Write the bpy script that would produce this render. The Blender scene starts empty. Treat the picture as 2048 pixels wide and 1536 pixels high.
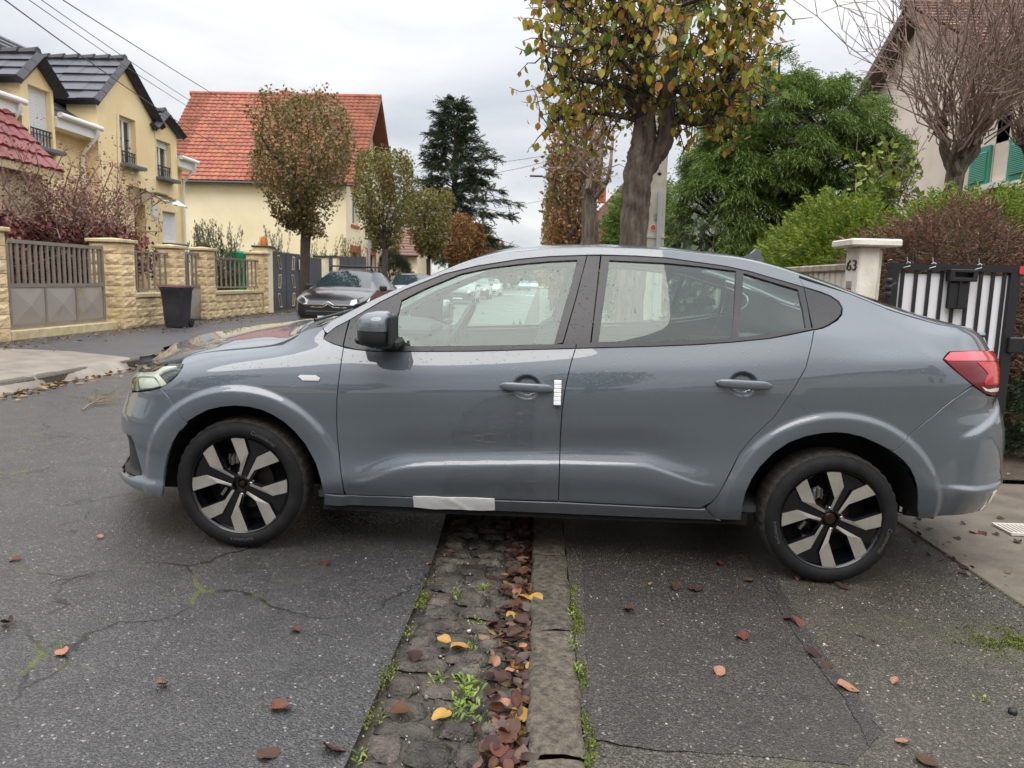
import bpy, bmesh, math, random
import numpy as np
from mathutils import Vector, Matrix, Euler
from mathutils.geometry import delaunay_2d_cdt

random.seed(7)
RNG = np.random.default_rng(7)
PI = math.pi
sc = bpy.context.scene
COL = sc.collection

# ------------------------------------------------------------------ camera
FPX = 1480.0                      # focal length in pixels of the 2048 px wide photograph
CAMZ = 1.27
YAW, PITCH, ROLL = math.radians(1.94), math.radians(7.86), math.radians(1.5)
_f = np.array([-math.sin(YAW) * math.cos(PITCH), math.cos(YAW) * math.cos(PITCH), -math.sin(PITCH)])
_r0 = np.cross(_f, [0, 0, 1]); _r0 /= np.linalg.norm(_r0)
_u0 = np.cross(_r0, _f)
_r = _r0 * math.cos(ROLL) + _u0 * math.sin(ROLL)
_u = _u0 * math.cos(ROLL) - _r0 * math.sin(ROLL)
cam = bpy.data.cameras.new('camera')
cam.sensor_width = 36.0
cam.lens = FPX / 2048 * 36.0
cam.clip_start = 0.05
cam.clip_end = 1500
cam.dof.use_dof = True
cam.dof.focus_distance = 3.5
cam.dof.aperture_fstop = 6.3
camo = bpy.data.objects.new('camera', cam)
COL.objects.link(camo)
camo.matrix_world = Matrix(((_r[0], _u[0], -_f[0], 0), (_r[1], _u[1], -_f[1], 0), (_r[2], _u[2], -_f[2], CAMZ), (0, 0, 0, 1)))
sc.camera = camo

# ------------------------------------------------------------------ sky (overcast) and sun
world = bpy.data.worlds.new('World')
sc.world = world
world.use_nodes = True
nt = world.node_tree
for n in list(nt.nodes): nt.nodes.remove(n)
N = nt.nodes.new; L = nt.links.new
wout = N('ShaderNodeOutputWorld')
bg = N('ShaderNodeBackground'); bg.inputs['Strength'].default_value = 0.105
sky = N('ShaderNodeTexSky'); sky.sky_type = 'NISHITA'; sky.sun_disc = False
SUN_EL, SUN_AZ = 58, 200
sky.sun_elevation = math.radians(SUN_EL); sky.sun_rotation = math.radians(SUN_AZ)
sky.air_density = 1.0; sky.dust_density = 1.0
tc = N('ShaderNodeTexCoord')
sep = N('ShaderNodeSeparateXYZ'); L(tc.outputs['Generated'], sep.inputs[0])
# project the view direction on a flat cloud deck
zmax = N('ShaderNodeMath'); zmax.operation = 'MAXIMUM'; L(sep.outputs['Z'], zmax.inputs[0]); zmax.inputs[1].default_value = 0.0
zadd = N('ShaderNodeMath'); zadd.operation = 'ADD'; L(zmax.outputs[0], zadd.inputs[0]); zadd.inputs[1].default_value = 0.16
dv = N('ShaderNodeVectorMath'); dv.operation = 'DIVIDE'; L(tc.outputs['Generated'], dv.inputs[0])
cmb = N('ShaderNodeCombineXYZ')
for k in range(3): L(zadd.outputs[0], cmb.inputs[k])
L(cmb.outputs[0], dv.inputs[1])
cn = N('ShaderNodeTexNoise'); cn.inputs['Scale'].default_value = 1.15; cn.inputs['Detail'].default_value = 5; cn.inputs['Roughness'].default_value = 0.5; cn.inputs['Distortion'].default_value = 0.6
L(dv.outputs[0], cn.inputs['Vector'])
cr = N('ShaderNodeValToRGB'); L(cn.outputs['Fac'], cr.inputs[0])
e = cr.color_ramp.elements
e[0].position = 0.34; e[0].color = (3.0, 3.13, 3.38, 1)
e[1].position = 0.68; e[1].color = (4.45, 4.42, 4.38, 1)
m = cr.color_ramp.elements.new(0.5); m.color = (3.72, 3.77, 3.88, 1)
# an overcast sky is about twice as bright overhead as at the horizon
grad = N('ShaderNodeMapRange'); L(zmax.outputs[0], grad.inputs[0]); grad.interpolation_type = 'SMOOTHSTEP'; grad.inputs[1].default_value = 0.15; grad.inputs[2].default_value = 1.0; grad.inputs[3].default_value = 1.0; grad.inputs[4].default_value = 3.9
gm = N('ShaderNodeMixRGB'); gm.blend_type = 'MULTIPLY'; gm.inputs[0].default_value = 1
L(cr.outputs[0], gm.inputs[1]); L(grad.outputs[0], gm.inputs[2])
mx = N('ShaderNodeMixRGB'); mx.inputs[0].default_value = 0.93
L(sky.outputs[0], mx.inputs[1]); L(gm.outputs[0], mx.inputs[2])
L(mx.outputs[0], bg.inputs['Color']); L(bg.outputs[0], wout.inputs[0])

sun = bpy.data.lights.new('sun', 'SUN'); sun.energy = 0.7; sun.angle = math.radians(40); sun.color = (1.0, 0.95, 0.88)
suno = bpy.data.objects.new('sun', sun); COL.objects.link(suno)
suno.rotation_euler = (math.radians(90 - SUN_EL), 0, math.radians(180 - SUN_AZ))

sc.view_settings.view_transform = 'Standard'
sc.view_settings.look = 'None'
sc.view_settings.gamma = 1
sc.view_settings.use_curve_mapping = False
sc.view_settings.exposure = 1.04
sc.render.engine = 'CYCLES'
sc.cycles.max_bounces = 10
sc.cycles.transparent_max_bounces = 16
sc.cycles.caustics_reflective = False
sc.cycles.caustics_refractive = False
sc.cycles.use_denoising = True

# ------------------------------------------------------------------ pixel rays (photo pixels -> real places)
def ray(px, py):
    return _f + _r * (px - 1024) / FPX + _u * (768 - py) / FPX
def onY(px, py, Y):
    d = ray(px, py); t = Y / d[1]
    return np.array([d[0] * t, Y, CAMZ + d[2] * t])
def onX(px, py, X):
    d = ray(px, py); t = X / d[0]
    return np.array([X, d[1] * t, CAMZ + d[2] * t])
def onG(px, py, z=0.0):
    d = ray(px, py); t = (z - CAMZ) / d[2]
    return np.array([d[0] * t, d[1] * t, z])
def ground(x, y=0):
    """height of the street's cross section"""
    return float(np.interp(x, [-9.5, -8.0, -5.55, -5.40, -5.39, -5.0, -2.7, -1.33, -0.52, 0.0, 0.012, 0.19, 1.32, 2.15, 2.6, 6], [0.20, 0.17, 0.12, 0.115, 0.01, 0.015, 0.055, 0.026, 0.0, -0.03, 0.0, 0.0, -0.035, -0.05, -0.05, -0.05]))
def gpt(px, py):
    z = 0.0
    for _ in range(6):
        p = onG(px, py, z); z = ground(p[0])
    return np.array([p[0], p[1], z])

# ------------------------------------------------------------------ objects
WM = {}
def _link(o, parent):
    COL.objects.link(o)
    if parent is not None:
        o.parent = parent
        o.matrix_parent_inverse = WM[parent.name].inverted()
    WM[o.name] = Matrix.Identity(4)
    return o
def tag(o, label=None, cat=None, group=None, kind=None):
    if label: o['label'] = label
    if cat: o['category'] = cat
    if group: o['group'] = group
    if kind: o['kind'] = kind
    return o
def thing(name, label, cat, loc=(0, 0, 0), group=None, rz=0.0):
    o = bpy.data.objects.new(name, None)
    o.empty_display_size = 0.2
    o.location = loc; o.rotation_euler = (0, 0, rz)
    COL.objects.link(o)
    WM[o.name] = Matrix.Translation(loc) @ Matrix.Rotation(rz, 4, 'Z')
    return tag(o, label, cat, group)
def local(o):
    """make children of o authored in o's own coordinates"""
    WM[o.name] = Matrix.Identity(4); return o
def mesh(name, v, f, mat, parent=None, smooth=False, normals=None, kind=None, matidx=None):
    me = bpy.data.meshes.new(name)
    v = np.asarray(v, dtype=np.float32).reshape(-1, 3)
    if isinstance(f, np.ndarray) and f.ndim == 2:
        k = f.shape[1]
        me.vertices.add(len(v)); me.vertices.foreach_set('co', v.ravel())
        me.loops.add(f.size); me.loops.foreach_set('vertex_index', f.astype(np.int32).ravel())
        me.polygons.add(len(f)); me.polygons.foreach_set('loop_start', np.arange(0, f.size, k, dtype=np.int32))
        me.polygons.foreach_set('loop_total', np.full(len(f), k, dtype=np.int32))
        me.update(calc_edges=True)
    else:
        me.from_pydata([tuple(map(float, p)) for p in v], [], [tuple(map(int, q)) for q in f])
    if smooth is True:
        me.polygons.foreach_set('use_smooth', np.ones(len(me.polygons), dtype=bool))
    for mm in (mat if isinstance(mat, (list, tuple)) else [mat]):
        me.materials.append(mm)
    if matidx is not None:
        me.polygons.foreach_set('material_index', np.asarray(matidx, dtype=np.int32))
    me.update()
    if normals is not None:
        me.normals_split_custom_set_from_vertices([tuple(map(float, n)) for n in normals])
    if smooth == 'auto':
        me.polygons.foreach_set('use_smooth', np.ones(len(me.polygons), dtype=bool))
        me.set_sharp_from_angle(angle=math.radians(35))
    o = bpy.data.objects.new(name, me)
    _link(o, parent)
    if kind: o['kind'] = kind
    return o
def dupe(o, parent=None, loc=None):
    c = o.copy(); COL.objects.link(c)
    if parent is not None:
        c.parent = parent; 
    return c
def copy_tree(root, mat4, label=None):
    """copy a thing with its parts and sub-parts; mat4 moves the copy in the world"""
    r = root.copy(); COL.objects.link(r)
    r.matrix_world = mat4
    WM[r.name] = mat4
    if label: r['label'] = label
    for ch in list(root.children):
        c = ch.copy(); COL.objects.link(c); c.parent = r; c.matrix_parent_inverse = ch.matrix_parent_inverse
        for g in list(ch.children):
            d = g.copy(); COL.objects.link(d); d.parent = c; d.matrix_parent_inverse = g.matrix_parent_inverse
    return r

class MB:
    """collects simple shapes into one mesh"""
    def __init__(s): s.v = []; s.f = []; s.n = 0
    def add(s, v, f):
        v = [tuple(map(float, p)) for p in v]
        s.v += v; s.f += [tuple(i + s.n for i in q) for q in f]; s.n += len(v); return s
    def box(s, c, size, M=None, bev=0.0, rz=0.0, rx=0.0, ry=0.0):
        hx, hy, hz = [k / 2 for k in size]
        if bev > 0:
            b = min(bev, hx * .9, hy * .9, hz * .9)
            v = []; 
            for sz_ in (-1, 1):
                for (ax, ay) in ((hx, hy - b), (hx - b, hy), (-(hx - b), hy), (-hx, hy - b), (-hx, -(hy - b)), (-(hx - b), -hy), (hx - b, -hy), (hx, -(hy - b))):
                    v.append((ax, ay, sz_ * (hz - b)))
            for sz_ in (-1, 1):
                for (ax, ay) in ((hx - b, hy - b), (-(hx - b), hy - b), (-(hx - b), -(hy - b)), (hx - b, -(hy - b))):
                    v.append((ax, ay, sz_ * hz))
            f = [(i, (i + 1) % 8, 8 + (i + 1) % 8, 8 + i) for i in range(8)]
            f += [(16, 19, 18, 17), (20, 21, 22, 23)]
            f += [(1, 0, 16), (1, 16, 17, 2), (3, 2, 17), (3, 17, 18, 4), (5, 4, 18), (5, 18, 19, 6), (7, 6, 19), (7, 19, 16, 0)]
            f += [(8, 9, 20), (9, 10, 21, 20), (10, 11, 21), (11, 12, 22, 21), (12, 13, 22), (13, 14, 23, 22), (14, 15, 23), (15, 8, 20, 23)]
        else:
            v = [(x, y, z) for x in (-hx, hx) for y in (-hy, hy) for z in (-hz, hz)]
            f = [(0, 1, 3, 2), (4, 6, 7, 5), (0, 4, 5, 1), (2, 3, 7, 6), (0, 2, 6, 4), (1, 5, 7, 3)]
        R = Euler((rx, ry, rz)).to_matrix()
        v = [R @ Vector(p) + Vector(c) for p in v]
        return s.add(v, f)
    def tube(s, pts, rad, n=8, cap=True):
        pts = [Vector(p) for p in pts]
        if not hasattr(rad, '__len__'): rad = [rad] * len(pts)
        v = []; f = []
        up = None
        for i, p in enumerate(pts):
            t = (pts[min(i + 1, len(pts) - 1)] - pts[max(i - 1, 0)])
            if t.length < 1e-9: t = Vector((0, 0, 1))
            t.normalize()
            if up is None:
                up = Vector((0, 0, 1)) if abs(t.z) < 0.9 else Vector((1, 0, 0))
            a = (up - t * up.dot(t))
            if a.length < 1e-6: a = t.orthogonal()
            a.normalize(); up = a
            b = t.cross(a)
            for k in range(n):
                th = 2 * PI * k / n
                v.append(p + (a * math.cos(th) + b * math.sin(th)) * rad[i])
        for i in range(len(pts) - 1):
            for k in range(n):
                f.append((i * n + k, i * n + (k + 1) % n, (i + 1) * n + (k + 1) % n, (i + 1) * n + k))
        if cap:
            f.append(tuple(range(n - 1, -1, -1))); f.append(tuple((len(pts) - 1) * n + k for k in range(n)))
        return s.add(v, f)
    def lathe(s, prof, c=(0, 0, 0), axis='Z', n=32, closed=False):
        """prof: (radius, height) list"""
        v = []; f = []
        for (r, h) in prof:
            for k in range(n):
                th = 2 * PI * k / n
                a, b = r * math.cos(th), r * math.sin(th)
                p = (a, b, h) if axis == 'Z' else ((a, h, b) if axis == 'Y' else (h, a, b))
                v.append((p[0] + c[0], p[1] + c[1], p[2] + c[2]))
        for i in range(len(prof) - 1 + (1 if closed else 0)):
            j = (i + 1) % len(prof)
            for k in range(n):
                f.append((i * n + k, i * n + (k + 1) % n, j * n + (k + 1) % n, j * n + k))
        return s.add(v, f)
    def prism(s, poly, h0, h1, axis='Z'):
        """poly: 2-D outline; axis Z: (x,y)+z, Y: (x,z)+y, X: (y,z)+x"""
        def P(p, h):
            return (p[0], p[1], h) if axis == 'Z' else ((p[0], h, p[1]) if axis == 'Y' else (h, p[0], p[1]))
        n = len(poly)
        v = [P(p, h0) for p in poly] + [P(p, h1) for p in poly]
        f = [tuple(range(n - 1, -1, -1)), tuple(range(n, 2 * n))] + [(i, (i + 1) % n, n + (i + 1) % n, n + i) for i in range(n)]
        return s.add(v, f)
    def quad(s, a, b, c, d): return s.add([a, b, c, d], [(0, 1, 2, 3)])
    def build(s, name, mat, parent=None, smooth=False, kind=None):
        return mesh(name, s.v, s.f, mat, parent, smooth, kind=kind)

def struct(o): o['kind'] = 'structure'; return o

# ------------------------------------------------------------------ materials
MATS = {}
def srgb(r, g, b):
    return tuple(((c / 255) / 12.92 if c / 255 < 0.04045 else ((c / 255 + 0.055) / 1.055) ** 2.4) for c in (r, g, b))
def mat(name, col, rough=0.6, metal=0.0, col2=None, scale=8.0, detail=4, bump=0.0, bscale=None, coat=0.0, island=0.0, spec=0.5, trans=0.0, subsurf=0.0, stretch=None, rough2=None, obrand=0.0, lo=0.35, hi=0.65):
    if name in MATS: return MATS[name]
    m = bpy.data.materials.new(name); m.use_nodes = True
    t = m.node_tree; b = t.nodes['Principled BSDF']
    N = t.nodes.new; L = t.links.new
    b.inputs['Base Color'].default_value = (*col, 1); b.inputs['Roughness'].default_value = rough
    b.inputs['Metallic'].default_value = metal; b.inputs['Coat Weight'].default_value = coat; b.inputs['Coat Roughness'].default_value = 0.03
    b.inputs['Specular IOR Level'].default_value = spec
    if trans: b.inputs['Transmission Weight'].default_value = trans
    tc = N('ShaderNodeTexCoord'); vec = tc.outputs['Object']
    if stretch:
        mp = N('ShaderNodeMapping'); mp.inputs['Scale'].default_value = stretch; L(vec, mp.inputs[0]); vec = mp.outputs[0]
    c_out = None
    if col2 is not None:
        n = N('ShaderNodeTexNoise'); n.inputs['Scale'].default_value = scale; n.inputs['Detail'].default_value = detail; n.inputs['Roughness'].default_value = 0.6
        L(vec, n.inputs['Vector'])
        r = N('ShaderNodeMapRange'); r.inputs[1].default_value = lo; r.inputs[2].default_value = hi; L(n.outputs['Fac'], r.inputs[0])
        x = N('ShaderNodeMixRGB'); x.inputs[1].default_value = (*col, 1); x.inputs[2].default_value = (*col2, 1)
        L(r.outputs[0], x.inputs[0]); c_out = x.outputs[0]
        if rough2 is not None:
            rr = N('ShaderNodeMapRange'); rr.inputs[3].default_value = rough; rr.inputs[4].default_value = rough2; L(r.outputs[0], rr.inputs[0]); L(rr.outputs[0], b.inputs['Roughness'])
    if island or obrand:
        h = N('ShaderNodeHueSaturation')
        if c_out is not None: L(c_out, h.inputs['Color'])
        else: h.inputs['Color'].default_value = (*col, 1)
        if island: 
            g = N('ShaderNodeNewGeometry'); src = g.outputs['Random Per Island']; amt = island
        else:
            g = N('ShaderNodeObjectInfo'); src = g.outputs['Random']; amt = obrand
        r1 = N('ShaderNodeMapRange'); r1.inputs[3].default_value = 1 - amt; r1.inputs[4].default_value = 1 + amt; L(src, r1.inputs[0]); L(r1.outputs[0], h.inputs['Value'])
        w = N('ShaderNodeTexWhiteNoise'); w.noise_dimensions = '1D'; L(src, w.inputs['W'])
        r2 = N('ShaderNodeMapRange'); r2.inputs[3].default_value = 0.5 - amt * 0.06; r2.inputs[4].default_value = 0.5 + amt * 0.06; L(w.outputs[0], r2.inputs[0]); L(r2.outputs[0], h.inputs['Hue'])
        c_out = h.outputs[0]
    if c_out is not None: L(c_out, b.inputs['Base Color'])
    if bump:
        n2 = N('ShaderNodeTexNoise'); n2.inputs['Scale'].default_value = bscale or scale * 4; n2.inputs['Detail'].default_value = 6; L(vec, n2.inputs['Vector'])
        bp = N('ShaderNodeBump'); bp.inputs['Strength'].default_value = min(1, bump); bp.inputs['Distance'].default_value = 0.01 * max(1, bump); L(n2.outputs['Fac'], bp.inputs['Height']); L(bp.outputs[0], b.inputs['Normal'])
    MATS[name] = m
    return m
def ramp_island(name, stops, rough=0.55, trans=0.25):
    """leaf material: a colour per leaf, with light passing through the blade"""
    m = bpy.data.materials.new(name); m.use_nodes = True
    t = m.node_tree; b = t.nodes['Principled BSDF']; N = t.nodes.new; L = t.links.new
    g = N('ShaderNodeNewGeometry'); r = N('ShaderNodeValToRGB'); r.color_ramp.interpolation = 'LINEAR'
    els = r.color_ramp.elements
    els[0].position = stops[0][0]; els[0].color = (*stops[0][1], 1); els[1].position = stops[-1][0]; els[1].color = (*stops[-1][1], 1)
    for p, c in stops[1:-1]:
        k = els.new(p); k.color = (*c, 1)
    L(g.outputs['Random Per Island'], r.inputs[0])
    tcn = N('ShaderNodeTexCoord'); n = N('ShaderNodeTexNoise'); n.inputs['Scale'].default_value = 35; L(tcn.outputs['Object'], n.inputs['Vector'])
    h = N('ShaderNodeHueSaturation'); L(r.outputs[0], h.inputs['Color'])
    mr = N('ShaderNodeMapRange'); mr.inputs[1].default_value = .3; mr.inputs[2].default_value = .7; mr.inputs[3].default_value = 0.75; mr.inputs[4].default_value = 1.25; L(n.outputs['Fac'], mr.inputs[0]); L(mr.outputs[0], h.inputs['Value'])
    L(h.outputs[0], b.inputs['Base Color']); b.inputs['Roughness'].default_value = rough
    tr = N('ShaderNodeBsdfTranslucent'); L(h.outputs[0], tr.inputs['Color'])
    mxs = N('ShaderNodeMixShader'); mxs.inputs[0].default_value = trans
    out = t.nodes['Material Output']
    L(b.outputs[0], mxs.inputs[1]); L(tr.outputs[0], mxs.inputs[2]); L(mxs.outputs[0], out.inputs['Surface'])
    MATS[name] = m
    return m
# =================================================================== THE GREY SALOON CAR
Y0 = 3.19                       # widest part of the near flank
YC = Y0 + 0.924                 # centre plane of the car
WF = np.array([-1.330, 0.326]); WR = np.array([1.319, 0.265])     # wheel centres (x, z)
TYRE_R = 0.302

def projY(x, y, z):
    d = np.array([x, y, z - CAMZ]); q = d @ _f
    return 1024 + FPX * (d @ _r) / q, 768 - FPX * (d @ _u) / q
def dellipse(t):
    t = np.clip(t, 0, 0.995); return 0.92 * (1 - np.sqrt(1 - t * t))
# how far the bumpers reach at each height: (photo row, silhouette column)
F_SIL = [(690, 262), (715, 264), (731, 266), (745, 260), (756, 257), (781, 256), (800, 250), (825, 241), (850, 240), (868, 243), (882, 249), (905, 250), (930, 250), (938, 233), (948, 232), (960, 236), (975, 244), (1000, 262)]
R_SIL = [(600, 1960), (640, 1965), (655, 1975), (668, 1985), (690, 1985), (703, 1987), (715, 1993), (735, 1996), (785, 1993), (806, 1987), (818, 1989), (835, 1995), (860, 2000), (880, 2001), (900, 2000), (930, 1998), (950, 2000), (962, 1999), (980, 1993), (1000, 1986), (1040, 1970)]
AF, AR = 0.60, 0.66
def _solve(py, pxs, front):
    tt = np.linspace(0.2, 0.95, 60)
    d = dellipse(tt)
    lo, hi = (-2.6, -1.8) if front else (1.8, 2.7)
    for _ in range(34):
        tip = (lo + hi) / 2
        best = None
        for t_, d_ in zip(tt, d):
            x = tip + AF * (1 - t_) if front else tip - AR * (1 - t_)
            px = 1080 + x * FPX / (Y0 + d_) * 1.0
            X = onY(0, 0, 1)  # unused
            p = projY(x, Y0 + d_, CAMZ + (560 - py) / FPX * (Y0 + d_))
            best = p[0] if best is None else (min(best, p[0]) if front else max(best, p[0]))
        if best > pxs: hi = tip
        else: lo = tip
    return tip
def _silz(tab, front):
    z = []; tip = []
    for py, pxs in tab:
        tip.append(_solve(py, pxs, front)); z.append(onY(pxs, py, Y0 + 0.28)[2])
    o = np.argsort(z); return np.array(z)[o], np.array(tip)[o]
FZ, FT = _silz(F_SIL, True); RZ, RT = _silz(R_SIL, False)
_zz = np.linspace(0, 1.6, 801)
def _gs(a, s):
    k = np.arange(-int(4 * s) - 1, int(4 * s) + 2); w = np.exp(-0.5 * (k / s) ** 2); w /= w.sum()
    return np.convolve(np.pad(a, len(k) // 2, mode='edge'), w, 'valid')
FTs = _gs(np.interp(_zz, FZ, FT), 4.0); RTs = _gs(np.interp(_zz, RZ, RT), 4.0)
def dplan(x, z):
    tf = np.interp(z, _zz, FTs); tr = np.interp(z, _zz, RTs)
    return dellipse((tf + AF - x) / AF) + dellipse((x - (tr - AR)) / AR)

# feature lines from sill to roof, in photo pixels, with the inset from the widest plane
LINES = [
 [(150, 1005, .10), (650, 1009, .085), (1480, 1042, .085), (1830, 1040, .10), (2060, 1030, .10)],
 [(150, 985, .045), (690, 984, .045), (1117, 1000, .045), (1400, 1015, .045), (1850, 1006, .05), (2060, 1000, .05)],
 [(150, 945, .02), (690, 960, .016), (735, 955, .012), (790, 934, .010), (1117, 931, .010), (1300, 934, .010), (1370, 958, .012), (1450, 965, .018), (1850, 965, .02), (2060, 955, .02)],
 [(150, 905, .012), (690, 915, .018), (740, 930, .026), (800, 905, .032), (1117, 900, .033), (1300, 903, .032), (1370, 930, .026), (1450, 925, .018), (1850, 910, .012), (2060, 905, .012)],
 [(150, 850, .004), (690, 855, .010), (1117, 850, .012), (1400, 850, .010), (1850, 840, .006), (2060, 840, .006)],
 [(150, 795, .0), (400, 790, .0), (690, 792, .0), (1117, 790, .0), (1400, 785, .0), (1850, 770, .0), (2060, 770, .0)],
 [(150, 765, .018), (400, 753, .014), (690, 754, .013), (1117, 750, .013), (1400, 744, .013), (1700, 732, .013), (1850, 726, .015), (2060, 726, .015)],
 [(150, 745, .07), (300, 737, .062), (430, 722, .055), (560, 712, .056), (690, 703, .056), (900, 702, .057), (1151, 697, .057), (1400, 690, .059), (1627, 672, .066), (1750, 688, .062), (1860, 692, .056), (1985, 695, .055), (2060, 695, .055)],
 [(150, 735, .11), (300, 730, .10), (430, 711, .088), (560, 700, .085), (640, 682, 0.096), (787, 640, 0.126), (946, 612, 0.156), (1098, 597, 0.166), (1334, 595, 0.166), (1539, 607, 0.161), (1640, 632, 0.141), (1740, 648, 0.121), (1860, 668, .095), (1985, 676, .09), (2060, 680, .09)],
 [(150, 726, .18), (300, 724, .165), (365, 714, .15), (430, 701, .14), (520, 693, .14), (565, 687, .14), (603, 664, .135), (644, 652, .135), (684, 632, .145), (742, 602, .175), (787, 581, .20), (843, 559, .225), (946, 522, .262), (1010, 506, .28), (1098, 497.5, .29), (1186, 495.5, .292), (1334, 501, .29), (1481, 518, .275), (1539, 532, .265), (1598, 550, .25), (1698, 586, .22), (1780, 620, .18), (1875, 648, .15), (1938, 659, .14), (1970, 665, .135), (2060, 672, .13)],
]
def _mono_interp(xs, ys):
    xs = np.array(xs); ys = np.array(ys); o = np.argsort(xs); return xs[o], ys[o]
XG = np.arange(-2.45, 2.55, 0.01); ZG = np.arange(0.05, 1.65, 0.005)
def _lines():
    zl = []; dl = []
    for ln in LINES:
        X = []; Z = []; D = []
        for (px, py, d) in ln:
            # densify later; each node in space
            y = Y0 + d
            for _ in range(5):
                p = onY(px, py, y); y = Y0 + d + min(float(dplan(p[0], p[2])), 0.45)
            X.append(p[0]); Z.append(p[2]); D.append(d)
        xs, z = _mono_interp(X, Z); _, d = _mono_interp(X, D)
        zi = _gs(np.interp(XG, xs, z), 4.0); di = _gs(np.interp(XG, xs, d), 6.0)
        zl.append(zi); dl.append(di)
    return np.array(zl), np.array(dl)
ZL, DL = _lines()
for k in range(1, len(ZL)): ZL[k] = np.maximum(ZL[k], ZL[k - 1] + 0.006)
ILINE_Z = ZL[-1]
def _pchip(zk, dk, zq):
    h = np.diff(zk); s = np.diff(dk) / h; n = len(zk)
    m = np.zeros(n)
    for i in range(1, n - 1):
        if s[i - 1] * s[i] > 0:
            w1 = 2 * h[i] + h[i - 1]; w2 = h[i] + 2 * h[i - 1]; m[i] = (w1 + w2) / (w1 / s[i - 1] + w2 / s[i])
    m[0] = s[0]; m[-1] = s[-1]
    i = np.clip(np.searchsorted(zk, zq) - 1, 0, n - 2)
    t = (zq - zk[i]) / h[i]; tc = np.clip(t, 0, 1)
    y = (dk[i] * (2 * tc**3 - 3 * tc**2 + 1) + h[i] * m[i] * (tc**3 - 2 * tc**2 + tc) + dk[i + 1] * (-2 * tc**3 + 3 * tc**2) + h[i] * m[i + 1] * (tc**3 - tc**2))
    y = np.where(t > 1, dk[-1] + m[-1] * (zq - zk[-1]), y)
    y = np.where(t < 0, dk[0] + m[0] * (zq - zk[0]), y)
    return y
SG = np.array([_pchip(ZL[:, i], DL[:, i], ZG) for i in range(len(XG))])
for k in range(SG.shape[0]): SG[k] = _gs(SG[k], 2.6)
for k in range(SG.shape[1]): SG[:, k] = _gs(SG[:, k], 3.0)
def _bicubic(G, x, z):
    fx = np.clip((x - XG[0]) / 0.01, 1, len(XG) - 3.001); fz = np.clip((z - ZG[0]) / 0.005, 1, len(ZG) - 3.001)
    ix = fx.astype(int); iz = fz.astype(int); tx = fx - ix; tz = fz - iz
    def w(t): return [((-.5 * t + 1) * t - .5) * t, ((1.5 * t - 2.5) * t) * t + 1, ((-1.5 * t + 2) * t + .5) * t, ((.5 * t - .5) * t) * t]
    wx = w(tx); wz = w(tz); out = 0
    for a in range(4):
        row = 0
        for b in range(4): row = row + wz[b] * G[ix + a - 1, iz + b - 1]
        out = out + wx[a] * row
    return out
def sstep(a, b, x):
    t = np.clip((x - a) / (b - a), 0, 1); return t * t * t * (t * (6 * t - 15) + 10)
# wheel-arch flares: a flat band standing 16 mm proud round each wheel
def _flare(x, z, c, r_out, sx):
    r = np.sqrt(((x - c[0]) / sx) ** 2 + (z - c[1]) ** 2)
    return -0.017 * (1 - sstep(r_out - 0.026, r_out + 0.016, r)) + 0.02 * (1 - sstep(0.33, r_out - 0.03, r)) * 0.5
HANDLES = [((1054, 774), 0), ((1487, 768), 1)]
def S(x, z, feat=True):
    x = np.asarray(x, float); z = np.asarray(z, float)
    d = _bicubic(SG, x, z) + dplan(x, z)
    if feat:
        d = d + _flare(x, z, (WF[0] + .01, WF[1] - 0.01), 0.462, 1.02) + _flare(x, z, (WR[0] - .005, WR[1]), 0.478, 1.02)
        # rear bumper: raised block with a sharp upper edge, and a lower shelf
        for (x0, z0, x1, z1, h, w) in RB:
            tl = (x - x0) / (x1 - x0)
            ze = z0 + tl * (z1 - z0)
            on = sstep(0.0, 0.55, tl)
            d = d - h * on * (1 - sstep(ze - w, ze, z)) * sstep(ze - 0.55, ze - 0.2, z)
        if CREASE is not None:
            zc = np.interp(x, CREASE[0], CREASE[1]); fx = sstep(CREASE[0][0], CREASE[0][0] + .10, x) * (1 - sstep(CREASE[0][-1] - .12, CREASE[0][-1], x))
            d = d - 0.0058 * fx * (1 - sstep(zc - .017, zc + .006, z)) * sstep(zc - .17, zc - .06, z)
        for c in HC:
            r = np.sqrt((x - c[0]) ** 2 + ((z - c[1]) * 1.22) ** 2)
            d = d + 0.028 * (1 - sstep(0.040, 0.066, r))
    return Y0 + d
RB = []; HC = []; CREASE = None
def side_px(px, py, feat=False):
    y = Y0 + 0.03
    for _ in range(14):
        p = onY(px, py, y); y = 0.4 * y + 0.6 * min(float(S(p[0], p[2], feat)), Y0 + 0.75)
    p = onY(px, py, y); return p[0], p[2]
HC = [side_px(*c) for c, k in HANDLES]
_a = side_px(1915, 874); _b = side_px(1985, 822)
RB = [(_a[0] - 0.01, _a[1], _b[0], _b[1], 0.030, 0.026)]
_a = side_px(1862, 962); _b = side_px(1990, 957)
RB.append((_a[0] - 0.03, _a[1] - 0.004, _b[0], _b[1], 0.020, 0.03))

_cp = np.array([side_px(*p) for p in [(689, 962), (735, 957), (781, 936), (830, 927), (900, 924), (1117, 922), (1290, 926), (1345, 946), (1395, 964), (1455, 971)]])
_cx = np.linspace(_cp[0, 0], _cp[-1, 0], 200); CREASE = (_cx, _gs(np.interp(_cx, _cp[:, 0], _cp[:, 1]), 3.0))

def S_norm(x, z, feat=True):
    e = 0.0025
    gx = (S(x + e, z, feat) - S(x - e, z, feat)) / (2 * e); gz = (S(x, z + e, feat) - S(x, z - e, feat)) / (2 * e)
    n = np.stack([gx, -np.ones_like(gx), gz], -1); return n / np.linalg.norm(n, axis=-1, keepdims=True)

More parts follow.
